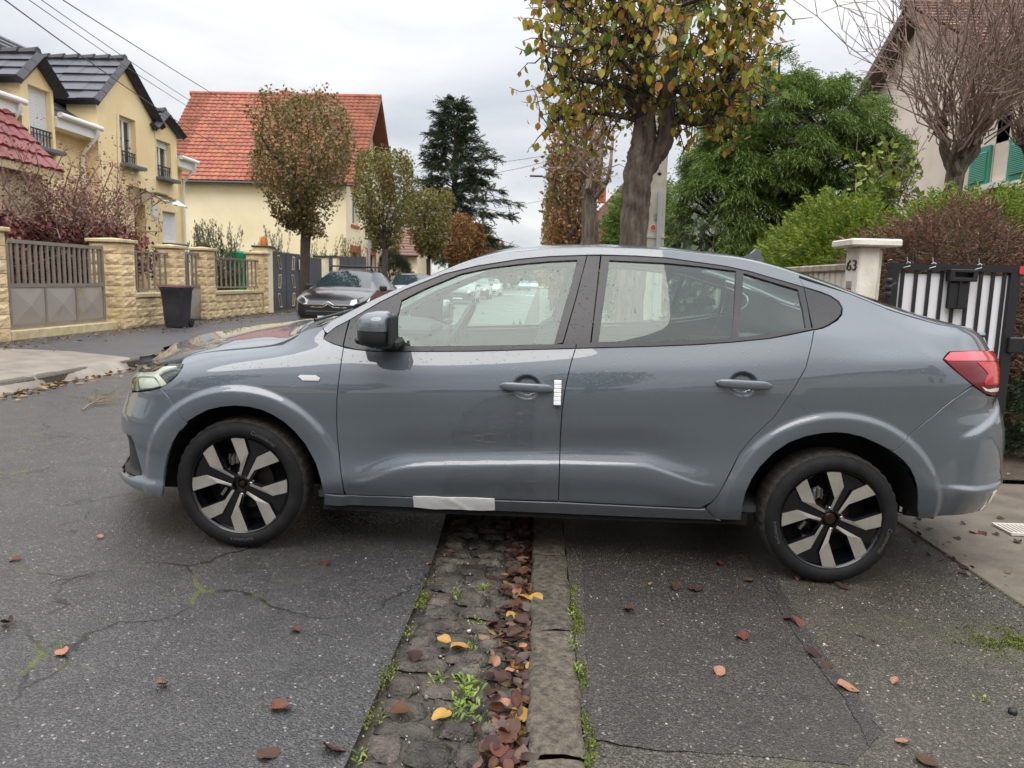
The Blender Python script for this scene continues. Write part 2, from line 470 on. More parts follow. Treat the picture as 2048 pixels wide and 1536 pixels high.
# top of the body: a curve across the car at every station, from the roof edge to the centre line
TOPPX = [(300, 706, 4.05), (311, 698, 4.05), (343, 685, 4.0), (391, 669.5, 4.0), (473, 655.5, 4.0), (542, 647.5, 4.0), (585, 642, 4.0)]
_tx = []; _tz = []
for px, py, y in TOPPX:
    p = onY(px, py, y); _tx.append(p[0]); _tz.append(p[2])
for px, py, y in [(946, 512, 3.8), (1010, 494, 3.8), (1098, 484.5, 3.75), (1186, 483, 3.75), (1334, 489, 3.75), (1481, 505, 3.7), (1539, 519, 3.7), (1598, 539, 3.7), (1716, 580, 3.7), (1780, 608, 3.75), (1875, 637, 3.8), (1938, 647, 3.8), (1972, 653, 3.7)]:
    p = onY(px, py, y); _tx.append(p[0]); _tz.append(p[2])
_tx += [-1.0, -0.62]; _tz += [1.075, 1.245]
_o = np.argsort(_tx); _tx = np.array(_tx)[_o]; _tz = np.array(_tz)[_o]
ZTOP = _gs(np.interp(XG, _tx, _tz), 5.0)
def iz(x): return np.interp(x, XG, ILINE_Z)
def T(x, s):
    """s = 0 near roof edge, 1 centre line, 2 far roof edge"""
    x = np.asarray(x, float); s = np.asarray(s, float)
    m = s > 1; sl = np.where(m, 2 - s, s)
    z0 = iz(x); y0 = S(x, z0, False); zt = np.maximum(np.interp(x, XG, ZTOP), z0 + 0.004)
    sz = (S(x, z0 + .004, False) - S(x, z0 - .004, False)) / .008
    sz = np.clip(sz, 0.05, 4.0)
    n = np.sqrt(1 + sz * sz); ty, tz = sz / n, 1 / n
    dz = zt - z0; dy = YC - y0
    k0 = np.minimum(dz / np.maximum(tz, .05) * 1.6, dy * 0.9)
    t = sl ** np.interp(x, [-1.25, -.85], [1.0, 1.35])
    h00 = 2*t**3 - 3*t**2 + 1; h10 = t**3 - 2*t**2 + t; h01 = -2*t**3 + 3*t**2; h11 = t**3 - t**2
    y = h00 * y0 + h10 * ty * k0 * 1.0 + h01 * YC + h11 * dy * np.interp(x, [-1.25, -0.85, 1.5, 1.9], [0.2, 1.25, 1.25, 0.8])
    z = h00 * z0 + h10 * tz * k0 * 1.0 + h01 * zt
    y = np.where(m, 2 * YC - y, y)
    return np.stack([x, y, z], -1)
def T_norm(x, s):
    e = 0.004
    s = np.clip(s, 0.008, 1.992)
    a = T(x + e, s) - T(x - e, s); b = T(x, s + e) - T(x, s - e)
    n = np.cross(a, b); n /= np.maximum(np.linalg.norm(n, axis=-1, keepdims=True), 1e-9)
    n *= np.where(n[..., 2:3] < 0, -1, 1); return n

def dens(pts, step, closed=True):
    out = []; n = len(pts)
    for i in range(n if closed else n - 1):
        a = np.array(pts[i], float); b = np.array(pts[(i + 1) % n], float)
        k = max(1, int(np.ceil(np.linalg.norm(b - a) / step)))
        for j in range(k): out.append(tuple(a + (b - a) * j / k))
    if not closed: out.append(tuple(pts[-1]))
    return out
def chaik(pts, it=2, closed=False):
    for _ in range(it):
        out = []
        n = len(pts)
        if not closed: out.append(pts[0])
        for i in range(n if closed else n - 1):
            a = np.array(pts[i], float); b = np.array(pts[(i + 1) % n], float)
            out += [tuple(a * .75 + b * .25), tuple(a * .25 + b * .75)]
        if not closed: out.append(pts[-1])
        pts = out
    return pts
def inset2(poly, g):
    p = np.array(poly); n = len(p)
    area = 0.5 * np.sum(p[:, 0] * np.roll(p[:, 1], -1) - np.roll(p[:, 0], -1) * p[:, 1])
    sgn = 1 if area > 0 else -1
    d = np.roll(p, -1, 0) - np.roll(p, 1, 0); L_ = np.maximum(np.linalg.norm(d, axis=1, keepdims=True), 1e-9)
    nrm = np.stack([-d[:, 1], d[:, 0]], 1) / L_ * sgn
    return p + nrm * g
def pip(P, poly):
    x, y = P[:, 0], P[:, 1]; inside = np.zeros(len(P), bool); n = len(poly)
    for i in range(n):
        x0, y0 = poly[i]; x1, y1 = poly[(i + 1) % n]
        if y0 == y1: continue
        c = ((y0 > y) != (y1 > y)) & (x < (x1 - x0) * (y - y0) / (y1 - y0) + x0)
        inside ^= c
    return inside
def triangulate(poly, grid, aspect=1.0):
    """fill a 2-D outline with a grid of points and triangles"""
    poly = np.array(poly); lo = poly.min(0); hi = poly.max(0)
    gx = np.arange(lo[0] + grid / 2, hi[0], grid); gz = np.arange(lo[1] + grid * aspect / 2, hi[1], grid * aspect)
    P = np.array([(a, b) for a in gx for b in gz]).reshape(-1, 2)
    if len(P):
        P = P[pip(P, poly)]
    if len(P):
        sc_ = np.array([1, 1 / aspect])
        D = np.min(np.linalg.norm((P[:, None, :] - poly[None, :, :]) * sc_, axis=2), axis=1)
        P = P[D > grid * 0.45]
    n = len(poly)
    allp = [Vector((float(a), float(b))) for a, b in np.vstack([poly, P])] if len(P) else [Vector((float(a), float(b))) for a, b in poly]
    r = delaunay_2d_cdt(allp, [(i, (i + 1) % n) for i in range(n)], [], 0, 1e-6)
    V = np.array([(p.x, p.y) for p in r[0]]); F = np.array([f for f in r[2] if len(f) == 3])
    c = V[F].mean(1); F = F[pip(c, poly)]
    # counter-clockwise in (a, b)
    a = V[F[:, 0]]; b = V[F[:, 1]]; d = V[F[:, 2]]
    cr_ = (b[:, 0] - a[:, 0]) * (d[:, 1] - a[:, 1]) - (b[:, 1] - a[:, 1]) * (d[:, 0] - a[:, 0])
    F[cr_ < 0] = F[cr_ < 0][:, ::-1]
    return V, F
def panel(name, loop, m, parent, gap=0.0022, off=0.0, rim=0.018, grid=0.0125, feat=True, mirror=True, top=False, smooth_in=0, near=True, px=True, step=None, label=None):
    """a body panel cut from the flank (or, with top, from the roof loft); its edge is turned in. Builds the near one and its mirror image"""
    if px and not top:
        lp = dens(loop, step or 6.0)
        lp = [side_px(*q) for q in lp]
    else:
        lp = dens(loop, step or (0.02 if not top else 0.03))
    lp = inset2(lp, gap)
    V, F = triangulate(lp, grid, 1.0)
    if top:
        P = T(V[:, 0], V[:, 1]); Nn = T_norm(V[:, 0], V[:, 1])
        P = P + Nn * off
        E = T(lp[:, 0], lp[:, 1]); En = T_norm(lp[:, 0], lp[:, 1]); E = E + En * off
        Fo = F
    else:
        y = S(V[:, 0], V[:, 1], feat); Nn = S_norm(V[:, 0], V[:, 1], feat)
        P = np.stack([V[:, 0], y, V[:, 1]], 1) + Nn * off
        ye = S(lp[:, 0], lp[:, 1], feat); En = S_norm(lp[:, 0], lp[:, 1], feat)
        E = np.stack([lp[:, 0], ye, lp[:, 1]], 1) + En * off
        Fo = F
    n = len(E); nb = len(P)
    E2 = E - En * rim
    # outward shading normal of the turned edge
    tang = np.roll(E, -1, 0) - np.roll(E, 1, 0); out = np.cross(tang, En); out /= np.maximum(np.linalg.norm(out, axis=1, keepdims=True), 1e-9)
    cen = E.mean(0); 
    p2 = lp; ar = np.sum(p2[:, 0] * np.roll(p2[:, 1], -1) - np.roll(p2[:, 0], -1) * p2[:, 1])
    if top: sg = 1 if ar > 0 else -1
    else: sg = -1 if ar < 0 else 1
    out *= sg
    verts = np.vstack([P, E, E2]); norms = np.vstack([Nn, (out + En) / 1.414, out])
    faces = [tuple(f) for f in Fo]
    for i in range(n):
        j = (i + 1) % n
        q = (nb + i, nb + n + i, nb + n + j, nb + j)
        faces.append(q if sg > 0 else q[::-1])
    objs = []
    if near or not mirror:
        o = mesh(name, verts, faces, m, parent, True, norms); objs.append(o)
        if label: o['label'] = label
    if mirror and not top:
        vm = verts.copy(); vm[:, 1] = 2 * YC - vm[:, 1]; nm = norms.copy(); nm[:, 1] *= -1
        objs.append(mesh(name, vm, [f[::-1] for f in faces], m, parent, True, nm))
    return objs

# ------------------------------------------------------------------ car materials
def wet(m, scale=95.0, dens_=0.5, strength=0.6, targets=('Normal', 'Coat Normal'), streak=0.0):
    """rain drops standing on a surface (fine relief)"""
    t = m.node_tree; b = t.nodes['Principled BSDF'] if 'Principled BSDF' in t.nodes else None
    N = t.nodes.new; L = t.links.new
    tc = N('ShaderNodeTexCoord'); v = N('ShaderNodeTexVoronoi'); v.feature = 'F1'; v.inputs['Scale'].default_value = scale
    L(tc.outputs['Object'], v.inputs['Vector'])
    w = N('ShaderNodeTexWhiteNoise'); L(v.outputs['Color'], w.inputs['Vector'])
    # radius of the drop differs from cell to cell, many cells stay dry
    r = N('ShaderNodeMapRange'); r.inputs[1].default_value = 1 - dens_; r.inputs[2].default_value = 1.0; r.inputs[3].default_value = 0.0; r.inputs[4].default_value = 0.42; L(w.outputs['Value'], r.inputs[0])
    d = N('ShaderNodeMath'); d.operation = 'SUBTRACT'; L(r.outputs[0], d.inputs[0]); L(v.outputs['Distance'], d.inputs[1])
    mxn = N('ShaderNodeMath'); mxn.operation = 'MAXIMUM'; L(d.outputs[0], mxn.inputs[0]); mxn.inputs[1].default_value = 0
    pw = N('ShaderNodeMath'); pw.operation = 'POWER'; L(mxn.outputs[0], pw.inputs[0]); pw.inputs[1].default_value = 0.55
    bp = N('ShaderNodeBump'); bp.inputs['Strength'].default_value = strength; bp.inputs['Distance'].default_value = 0.006
    L(pw.outputs[0], bp.inputs['Height'])
    if b is not None:
        for k in targets: L(bp.outputs[0], b.inputs[k])
    return bp
PAINT = mat('grey_paint', srgb(86, 93, 100), rough=0.5, coat=1.0, spec=0.1)
PAINT.node_tree.nodes['Principled BSDF'].inputs['Coat IOR'].default_value = 1.75
PAINT.node_tree.nodes['Principled BSDF'].inputs['Coat Roughness'].default_value = 0.015
wet(PAINT, 125, 0.34, 0.3)
TRIM = mat('black_trim', srgb(40, 38, 40), rough=0.34, spec=0.45); wet(TRIM, 110, 0.4, 0.5, ('Normal',))
BLACK = mat('black_plastic', srgb(26, 26, 28), rough=0.5)
GLOSSB = mat('gloss_black', srgb(12, 13, 16), rough=0.08)
RUBBER = mat('tyre_rubber', srgb(21, 21, 23), rough=0.7, spec=.25, col2=srgb(34, 33, 33), scale=14, lo=.4, hi=.75, bump=.15, bscale=90)
RUBBER_MARK = mat('tyre_lettering', srgb(78, 77, 75), rough=0.6)
TREADDIRT = mat('tyre_tread', srgb(34, 32, 30), rough=0.85, col2=srgb(62, 57, 50), scale=60, bump=.4, bscale=120)
SILVER = mat('machined_alloy', srgb(196, 192, 184), rough=0.36, metal=0.75, col2=srgb(176, 172, 164), scale=12)
STEEL = mat('steel', srgb(150, 150, 150), rough=0.3, metal=1.0)
DARKSTEEL = mat('brake_steel', srgb(58, 55, 52), rough=0.5, metal=0.7)
RUST = mat('rusty_hub', srgb(62, 42, 32), rough=0.35, metal=0.6, col2=srgb(38, 28, 24), scale=40)
LINER = mat('arch_liner', srgb(14, 14, 15), rough=0.9)
GREYINT = mat('cabin_fabric', srgb(70, 72, 72), rough=0.8)
LIGHTINT = mat('headliner', srgb(150, 152, 148), rough=0.9)
TAPE = mat('white_tape', srgb(246, 246, 246), rough=0.6)
CHROME = mat('chrome', srgb(225, 225, 225), rough=0.12, metal=1.0)
AMBER = mat('clear_lens', srgb(205, 200, 195), rough=0.1)
def glass_mat(name, tint, gloss, drops=True):
    m = bpy.data.materials.new(name); m.use_nodes = True; t = m.node_tree; t.nodes.clear(); N = t.nodes.new; L = t.links.new
    o = N('ShaderNodeOutputMaterial'); tr = N('ShaderNodeBsdfTransparent'); tr.inputs[0].default_value = (*tint, 1)
    g = N('ShaderNodeBsdfGlossy'); g.inputs['Roughness'].default_value = 0.01; g.inputs[0].default_value = (.92, 1, .96, 1)
    fr = N('ShaderNodeFresnel'); fr.inputs[0].default_value = 1.5
    ml = N('ShaderNodeMath'); ml.operation = 'MULTIPLY_ADD'; ml.inputs[1].default_value = gloss; ml.inputs[2].default_value = 0.0; ml.use_clamp = True
    L(fr.outputs[0], ml.inputs[0]); mx = N('ShaderNodeMixShader'); L(ml.outputs[0], mx.inputs[0]); L(tr.outputs[0], mx.inputs[1]); L(g.outputs[0], mx.inputs[2])
    L(mx.outputs[0], o.inputs[0])
    if drops:
        bp = wet(m, 95, 0.10, 0.45); L(bp.outputs[0], g.inputs['Normal']); L(bp.outputs[0], fr.inputs['Normal'])
    MATS[name] = m; return m
GLASS = glass_mat('car_glass', (0.80, 0.95, 0.87), 1.5)
DARKGLASS = glass_mat('dark_glass', (0.16, 0.18, 0.18), 1.8)
CLEAR = glass_mat('lamp_glass', (0.93, 0.95, 0.93), 0.9, False)
RED = mat('red_lamp', srgb(190, 18, 32), rough=0.15, coat=.3, spec=.3)
REDD = mat('dark_red_lamp', srgb(104, 6, 22), rough=0.15, coat=.25, spec=.3)
REDT = mat('pink_red_lamp', srgb(196, 48, 62), rough=0.15, coat=.8)
WHITEL = mat('lamp_white', srgb(226, 228, 214), rough=0.25, coat=.5)

CAR = thing('saloon_car', 'grey blue wet four door saloon car parked across the pavement and road', 'car', (0, YC, 0))
RAIN = []
# ---- outlines (photo pixels)
FDOOR_GAP = [(687, 697), (683, 720), (677, 764), (673.5, 800), (673, 839), (675, 875), (678.5, 908), (684, 950), (689, 980), (693, 989)]
B_GAP = [(1151, 697), (1145, 716), (1139, 737), (1131, 775), (1124.5, 816), (1121, 870), (1119, 930), (1117, 1002)]
R_GAP = [(1628, 660), (1625, 678), (1621, 698), (1612, 735), (1590, 774), (1549, 834), (1504, 876), (1479, 908), (1460, 945), (1447, 971), (1436, 990), (1423, 1004), (1400, 1016)]
BELT_F = [(1151, 697), (1050, 699.5), (951, 702.5), (850, 703), (746, 702.5), (715, 699.5), (687, 695)]
BELT_R = [(1628, 659.5), (1580, 669.5), (1539, 677), (1470, 684), (1393, 689.5), (1300, 693), (1202, 695.5), (1151, 697)]
A_ARCH = [(648, 987), (641, 955), (632, 925), (611, 887), (590, 862), (569, 843), (547, 829), (525, 819), (500, 813), (473, 811), (445, 813), (419, 819), (397, 830), (378, 842), (362, 860), (347, 884), (337, 910), (331, 935), (328, 960), (327, 986)]
R_ARCH = [(1481, 1039), (1484, 1010), (1490, 984), (1502, 957), (1517, 934), (1545, 905), (1576, 884), (1608, 872), (1642, 865.5), (1670, 864), (1693, 866), (1722, 873), (1752, 886), (1773, 897), (1791, 909), (1806, 922), (1818, 937), (1827, 957), (1832, 975), (1833.5, 1000), (1831, 1036)]
HOODCUT = [(603, 663), (590, 674), (577, 683), (565, 687.5), (520, 693.5), (475, 697), (430, 701), (400, 705), (378, 710), (366, 716), (356, 724)]
HOODCUT_UP = [(603, 664.5), (590, 675.5), (565, 689), (520, 695), (430, 702.5), (400, 706.5), (378, 711.5), (368, 717), (362, 725)]
LAMP = [(257, 782), (256, 757), (262, 742), (270, 733), (294, 728), (325, 726), (354, 725.5), (364, 730), (361, 737), (353.6, 749), (342, 760), (329, 769.5), (319, 775), (300, 779), (282, 781.5)]
TRIM_TOP = [(647, 677), (655, 668), (672, 655), (700, 640.5), (757, 607), (808.5, 581), (889, 549), (952, 533.5), (1039, 519.5), (1100, 514), (1171, 511.5), (1202, 511), (1270, 513), (1334, 517), (1451, 533.5), (1500, 544), (1539, 555.5), (1607, 575), (1640, 585), (1660, 593), (1676, 604), (1683, 616), (1682, 628), (1674, 638), (1658, 649), (1645, 655), (1628, 660)]
CAR_P = CAR
# front door, rear door, fender, quarter, bumpers, sill
fdoor = panel('front_door', FDOOR_GAP[::-1][:0] + BELT_F[::1] + FDOOR_GAP[1:] + [(760, 991), (900, 996), (1000, 999)] + B_GAP[::-1][:-1], PAINT, CAR, grid=.0075)
rdoor = panel('rear_door', BELT_R + B_GAP[1:] + [(1200, 1006.5), (1300, 1011.5)] + R_GAP[::-1][:-1], PAINT, CAR, grid=.0075)
SEAM_F = [(321, 776), (335, 792), (348.6, 811), (360, 825), (371, 841), (376, 845)]
FTOP = [(603, 663), (618, 658), (644, 652), (650, 665), (647, 677), (655, 682), (668, 688), (687, 694)]
FEND = [(362, 727)] + HOODCUT_UP[::-1][1:] + FTOP[1:] + FDOOR_GAP[1:-1] + [(690, 986), (648, 985)] + A_ARCH[1:15] + [(376, 845), (371, 841), (360, 825), (348.6, 811), (335, 792), (321, 776), (330, 770.5), (343, 761.5), (355, 750), (363, 738), (367, 730)]
fender = panel('front_fender', FEND, PAINT, CAR, grid=.0075)
BUMPF = [(258, 784), (282, 783.5), (300, 781), (319, 777), (321, 776)] + SEAM_F[1:] + A_ARCH[14:] + [(326, 992), (305, 989), (285, 984), (265, 976), (250, 966), (238, 952), (228, 946), (228, 936), (250, 945), (268, 951), (284, 949), (283, 940), (275, 912), (268, 886), (262, 872), (250, 868), (234, 862), (234, 840), (240, 815), (247, 800)]
bumpf = panel('front_bumper', BUMPF, PAINT, CAR, grid=.0085)
# dark air intake in the bumper corner
panel('bumper_intake', [(240, 868), (250, 870), (262, 874), (268, 888), (275, 914), (283, 942), (282, 948), (268, 950), (246, 940), (244, 905)], BLACK, CAR, off=-0.012, rim=.03)
SEAM_R = [(1945, 770), (1905, 800), (1866, 832), (1840, 852), (1817, 872), (1803, 886), (1787, 901)]
QUART = [(1628, 660), (1645, 656.5), (1658, 650.5), (1675, 640), (1684, 629), (1685.5, 616), (1678, 603), (1662, 592), (1641, 583.5), (1607, 573.5), (1598, 556), (1650, 572), (1698, 587), (1740, 604), (1780, 620.5), (1830, 636), (1875, 648.5), (1938, 659.5), (1970, 665), (2006, 668), (2002, 698), (1986, 701.5), (1899, 703.5), (1893, 709), (1885.5, 719), (1905, 737), (1925, 753), (1945, 770)] + SEAM_R[1:] + R_ARCH[::-1][7:] + [(1430, 1036), (1412, 1018), (1425, 1005)] + R_GAP[::-1][2:-1]
quart = panel('rear_quarter_panel', QUART, PAINT, CAR, grid=.0085)
BUMPR = [(1946, 772), (1975, 791), (1986, 793), (2004, 793), (2004, 806), (2004, 830), (2014, 860), (2016, 900), (2014, 950), (2012, 975), (2004, 1000), (1985, 1012), (1963, 1019), (1900, 1028), (1831, 1036.5)] + R_ARCH[::-1][1:8] + SEAM_R[::-1][:-1]
bumpr = panel('rear_bumper', BUMPR, PAINT, CAR, grid=.0065)
panel('door_sill', [(650, 988), (690, 991), (900, 999), (1117, 1006), (1300, 1015), (1400, 1020), (1412, 1020), (1430, 1036.5), (1440, 1040), (1300, 1035), (1000, 1022), (800, 1013.5), (650, 1008.5)], PAINT, CAR, gap=0.001)
# roof rail: from the bonnet corner over the windows to the boot
ILN = [(644, 652), (684, 632), (742, 602), (787, 581), (843, 559), (900, 537.5), (946, 522), (1010, 506), (1098, 497.5), (1186, 495.5), (1260, 497.5), (1334, 501), (1400, 508), (1481, 518), (1539, 532), (1598, 550)]
RAIL = ILN + [(1598, 556), (1607, 573)] + [(1539, 553.5), (1500, 542), (1451, 531.5), (1334, 515), (1270, 511), (1202, 509), (1171, 509.5), (1100, 512), (1039, 517.5), (952, 531.5), (889, 547), (808.5, 579), (757, 605), (700, 638.5), (672, 653), (655, 666), (650, 663)]
panel('roof_rail', RAIL, PAINT, CAR, gap=0.0005, rim=0.03)
# ---- black window surround: one frame with the glass openings left out is built from strips
GF = [(793, 607), (803, 600.5), (850, 577), (922, 547.5), (980, 535.5), (1039, 528), (1100, 522.5), (1155, 520), (1145, 560), (1130, 610), (1108, 689), (950, 692), (790, 693.5), (791, 650)]
GR1 = [(1219, 520.5), (1334, 526), (1400, 532.5), (1472, 542), (1470, 600), (1462, 677.5), (1380, 681.5), (1300, 683), (1197, 684.5), (1207, 610)]
GR2 = [(1487, 546.5), (1539, 562.5), (1596, 579.5), (1606, 620), (1611, 651), (1606, 657), (1598, 659.5), (1540, 668), (1476, 675.8), (1482, 610)]
def strip(name, loop, off, m=TRIM, **k): return panel(name, loop, m, CAR, off=off, gap=0.0, rim=0.022, grid=0.04, **k)
FR_F = [(793, 607), (803, 600.5), (850, 577), (922, 547.5), (980, 535.5), (1039, 528), (1100, 522.5), (1155, 520), (1145, 560), (1130, 610), (1108, 689), (1125, 684.5), (1150, 600), (1173, 512), (1100, 514.5), (1039, 520), (952, 534), (889, 549.5), (808.5, 581.5), (757, 607.5), (702, 640), (700, 650), (792, 609)]
strip('window_frame', [(1173, 512), (1100, 514.5), (1039, 520), (952, 534), (889, 549.5), (808.5, 581.5), (757, 607.5), (701, 640), (699, 647), (757, 616), (803, 600.5), (850, 577), (922, 547.5), (980, 535.5), (1039, 528), (1100, 522.5), (1155, 520), (1145, 560), (1130, 610), (1108, 689), (1125, 685), (1150, 600)], 0.001)
strip('mirror_triangle', [(803, 600.5), (791, 650), (790, 693.5), (790, 702.5), (746, 702), (711, 698), (688, 692.5), (692, 672), (699, 647), (757, 616)], 0.002)
strip('quarter_window', [(697, 642), (672, 655.5), (655, 668), (647, 677), (654, 681.5), (670, 688), (685, 692), (690, 668)], 0.001)
strip('window_seal', [(790, 693.5), (950, 692), (1108, 689), (1125, 688.8), (1151, 688), (1151, 696.5), (951, 702), (850, 702.6), (790, 702.5)], 0.004)
strip('window_seal', [(1153, 688), (1197, 684.5), (1300, 683), (1380, 681.5), (1462, 677.5), (1476, 675.8), (1540, 668), (1598, 659.5), (1620, 655.5), (1628, 658.5), (1539, 676.5), (1470, 683.5), (1393, 689), (1300, 692.5), (1202, 695), (1153, 696.5)], 0.004)
strip('door_pillar_cover', [(1175, 512), (1200, 512), (1190, 600), (1180, 688), (1127, 688), (1152, 600)], 0.000)
strip('window_frame', [(1203, 512), (1270, 513.5), (1334, 517.5), (1451, 534), (1500, 544.5), (1539, 556), (1607, 575.5), (1614, 610), (1622, 655), (1611, 657), (1611, 651), (1606, 620), (1596, 579.5), (1539, 562.5), (1487, 546.5), (1472, 542), (1400, 532.5), (1334, 526), (1219, 520.5), (1207, 610), (1197, 685), (1183, 687), (1193, 600)], 0.001)
strip('window_divider', [(1472, 541), (1487, 545.5), (1482, 610), (1476, 677), (1462, 678.5), (1470, 600)], 0.002)
strip('corner_trim', [(1609, 576), (1640, 586), (1660, 594), (1675, 604.5), (1682, 616), (1681, 628), (1673, 637.5), (1657, 648.5), (1644, 654.5), (1627, 659), (1618, 620)], 0.001)
gf = panel('window_glass', GF, GLASS, fdoor[0], off=-0.007, gap=-0.006, rim=0.004, grid=.05, mirror=False, feat=False)[0]
gr = panel('window_glass', GR1, GLASS, rdoor[0], off=-0.007, gap=-0.006, rim=0.004, grid=.05, mirror=False, feat=False)[0]
gq = panel('quarter_glass', GR2, GLASS, rdoor[0], off=-0.007, gap=-0.006, rim=0.004, grid=.05, mirror=False, feat=False)[0]
for g, par in ((gf, fdoor[1]), (gr, rdoor[1]), (gq, rdoor[1])):
    vm = np.array([v.co[:] for v in g.data.vertices]); vm[:, 1] = 2 * YC - vm[:, 1]
    mesh(g.name.split('.')[0], vm, [tuple(p.vertices)[::-1] for p in g.data.polygons], GLASS, par, True)
# ---- top: bonnet, windscreen, roof, rear window, boot lid
def xI(px, py): return side_px(px, py)[0]
xh = [xI(*p) for p in HOODCUT]
x_lamp0 = xI(262, 742)
sH = 0.0
HOOD = [(xI(603, 664), 0.004)] + [(x, 0.004) for x in xh[1:-1]] + [(xI(356, 724), 0.004), (xI(300, 728), 0.004), (x_lamp0 + 0.01, 0.01)]
x_nose = -2.125
HOOD += [(x_lamp0 - 0.03, 0.12), (x_nose + 0.03, 0.4), (x_nose, 0.8), (x_nose, 1.2), (x_nose + 0.03, 1.6), (x_lamp0 - .03, 1.88), (x_lamp0 + .01, 1.99)] + [(xI(300, 728), 1.996), (xI(356, 724), 1.996)] + [(x, 1.996) for x in xh[::-1][1:-1]] + [(xI(603, 664), 1.996), (-1.13, 1.75), (-1.20, 1.4), (-1.22, 1.0), (-1.20, .6), (-1.13, .25)]
panel('bonnet', HOOD, PAINT, CAR, top=True, grid=.05, gap=0.002, rim=.03)
cb = [(-1.12, .25), (-1.19, .6), (-1.21, 1.0), (-1.19, 1.4), (-1.12, 1.75)]
ws_b = [(-0.95, .05), (-1.04, .3), (-1.08, .7), (-1.09, 1.0), (-1.08, 1.3), (-1.04, 1.7), (-0.95, 1.95)]
panel('scuttle_panel', [(xI(603, 664) + .01, 0.01)] + cb + [(xI(603, 664) + .01, 1.99), (-0.95, 1.96)] + ws_b[::-1] , BLACK, CAR, top=True, grid=.06, off=-0.012)
ws_t = [(-0.34, .12), (-0.27, .4), (-0.25, .7), (-0.245, 1.0), (-0.25, 1.3), (-0.27, 1.6), (-0.34, 1.88)]
panel('windscreen', [(-0.94, .06)] + ws_b[1:-1] + [(-0.94, 1.94), (-0.7, 1.9)] + ws_t[::-1] + [(-.7, .1)], GLASS, CAR, top=True, grid=.07, off=0.0, rim=.004)
# painted A pillar cheek beside the windscreen
panel('screen_pillar', [(xI(646, 651), 0.001), (xI(684, 632), 0.001), (xI(742, 602), 0.001), (xI(787, 581), .001), (xI(843, 559), 0.001), (xI(946, 522), 0.001), (-0.34, .11), (-.7, .09), (-0.94, .05)], PAINT, CAR, top=True, grid=.05, gap=0)
panel('screen_pillar', [(xI(646, 651), 1.999), (xI(684, 632), 1.999), (xI(742, 602), 1.999), (xI(787, 581), 1.999), (xI(843, 559), 1.999), (xI(946, 522), 1.999), (-0.34, 1.89), (-.7, 1.91), (-0.94, 1.95)], PAINT, CAR, top=True, grid=.05, gap=0)
xr_ = [xI(*p) for p in [(946, 522), (1010, 506), (1098, 497.5), (1186, 495.5), (1260, 497.5), (1334, 501), (1481, 518), (1539, 532)]]
rb_ = [(1.0, .16), (1.06, .4), (1.08, .7), (1.085, 1.0), (1.08, 1.3), (1.06, 1.6), (1.0, 1.84)]
panel('roof', [(x, 0.001) for x in xr_] + rb_ + [(x, 1.999) for x in xr_[::-1]] + ws_t[::-1], PAINT, CAR, top=True, grid=.05, gap=0.0)
xr2 = [xI(*p) for p in [(1539, 532), (1598, 550), (1698, 586), (1780, 620), (1830, 636)]]
rw_b = [(xr2[-1] - .03, .14), (1.72, .4), (1.74, 1.0), (1.72, 1.6), (xr2[-1] - .03, 1.86)]
panel('rear_window', rb_ + rw_b[::-1], GLASS, CAR, top=True, grid=.06, rim=.004, gap=.002)
panel('rear_pillar', [(x, 0.001) for x in xr2] + [(xr2[-1] - .03, .135), rb_[0]], PAINT, CAR, top=True, grid=.04, gap=0)
panel('rear_pillar', [(x, 1.999) for x in xr2] + [(xr2[-1] - .03, 1.865), rb_[-1]], PAINT, CAR, top=True, grid=.04, gap=0)
xr3 = [min(xI(*p), lim_) for p, lim_ in [((1830, 636), 1.80), ((1875, 648), 1.9), ((1938, 659), 2.0), ((1968, 664), 2.07)]]
panel('boot_lid', [(x, 0.002) for x in xr3] + [(xr3[-1] + .025, .12), (xr3[-1] + .05, .5), (xr3[-1] + .06, 1.0), (xr3[-1] + .05, 1.5), (xr3[-1] + .025, 1.88)] + [(x, 1.998) for x in xr3[::-1]] + rw_b[::-1], PAINT, CAR, top=True, grid=.04, gap=0.001)
# roof antenna
ab = T(np.array([1.02]), np.array([0.92]))[0]
p1 = onY(1508, 512, 3.95)
m_ = MB(); m_.prism([(p1[0] - .09, p1[2] - .02), (p1[0] - .02, p1[2] + .012), (p1[0] + .004, p1[2] + .034), (p1[0] + .012, p1[2] + .034), (p1[0] + .05, p1[2] - .02)], 3.93, 3.965, 'Y')
m_.build('roof_antenna', PAINT, CAR)
# ---- front and rear faces between the corners (turned away from the road edge)
def face_end(front, z0, z1, name, m, push=0.0):
    zs = np.linspace(z0, z1, 14); V = []; 
    ts = np.linspace(0.80, 0.995, 10)
    for z in zs:
        tip = float(np.interp(z, _zz, FTs if front else RTs))
        row = []
        for t in ts:
            x = tip + AF * (1 - t) if front else tip - AR * (1 - t)
            row.append((x + (push if front else -push), Y0 + 0.02 + float(dellipse(t)), z))
        row += [(x_, 2 * YC - y_, z_) for x_, y_, z_ in row[::-1]]
        V += row
    n = len(row); F = [(i * n + j, i * n + j + 1, (i + 1) * n + j + 1, (i + 1) * n + j) for i in range(len(zs) - 1) for j in range(n - 1)]
    return mesh(name, V, F, m, CAR, True)
face_end(True, 0.25, 0.72, 'front_grille', BLACK, 0.012)
face_end(False, 0.22, 0.97, 'rear_fascia', PAINT, 0.012)

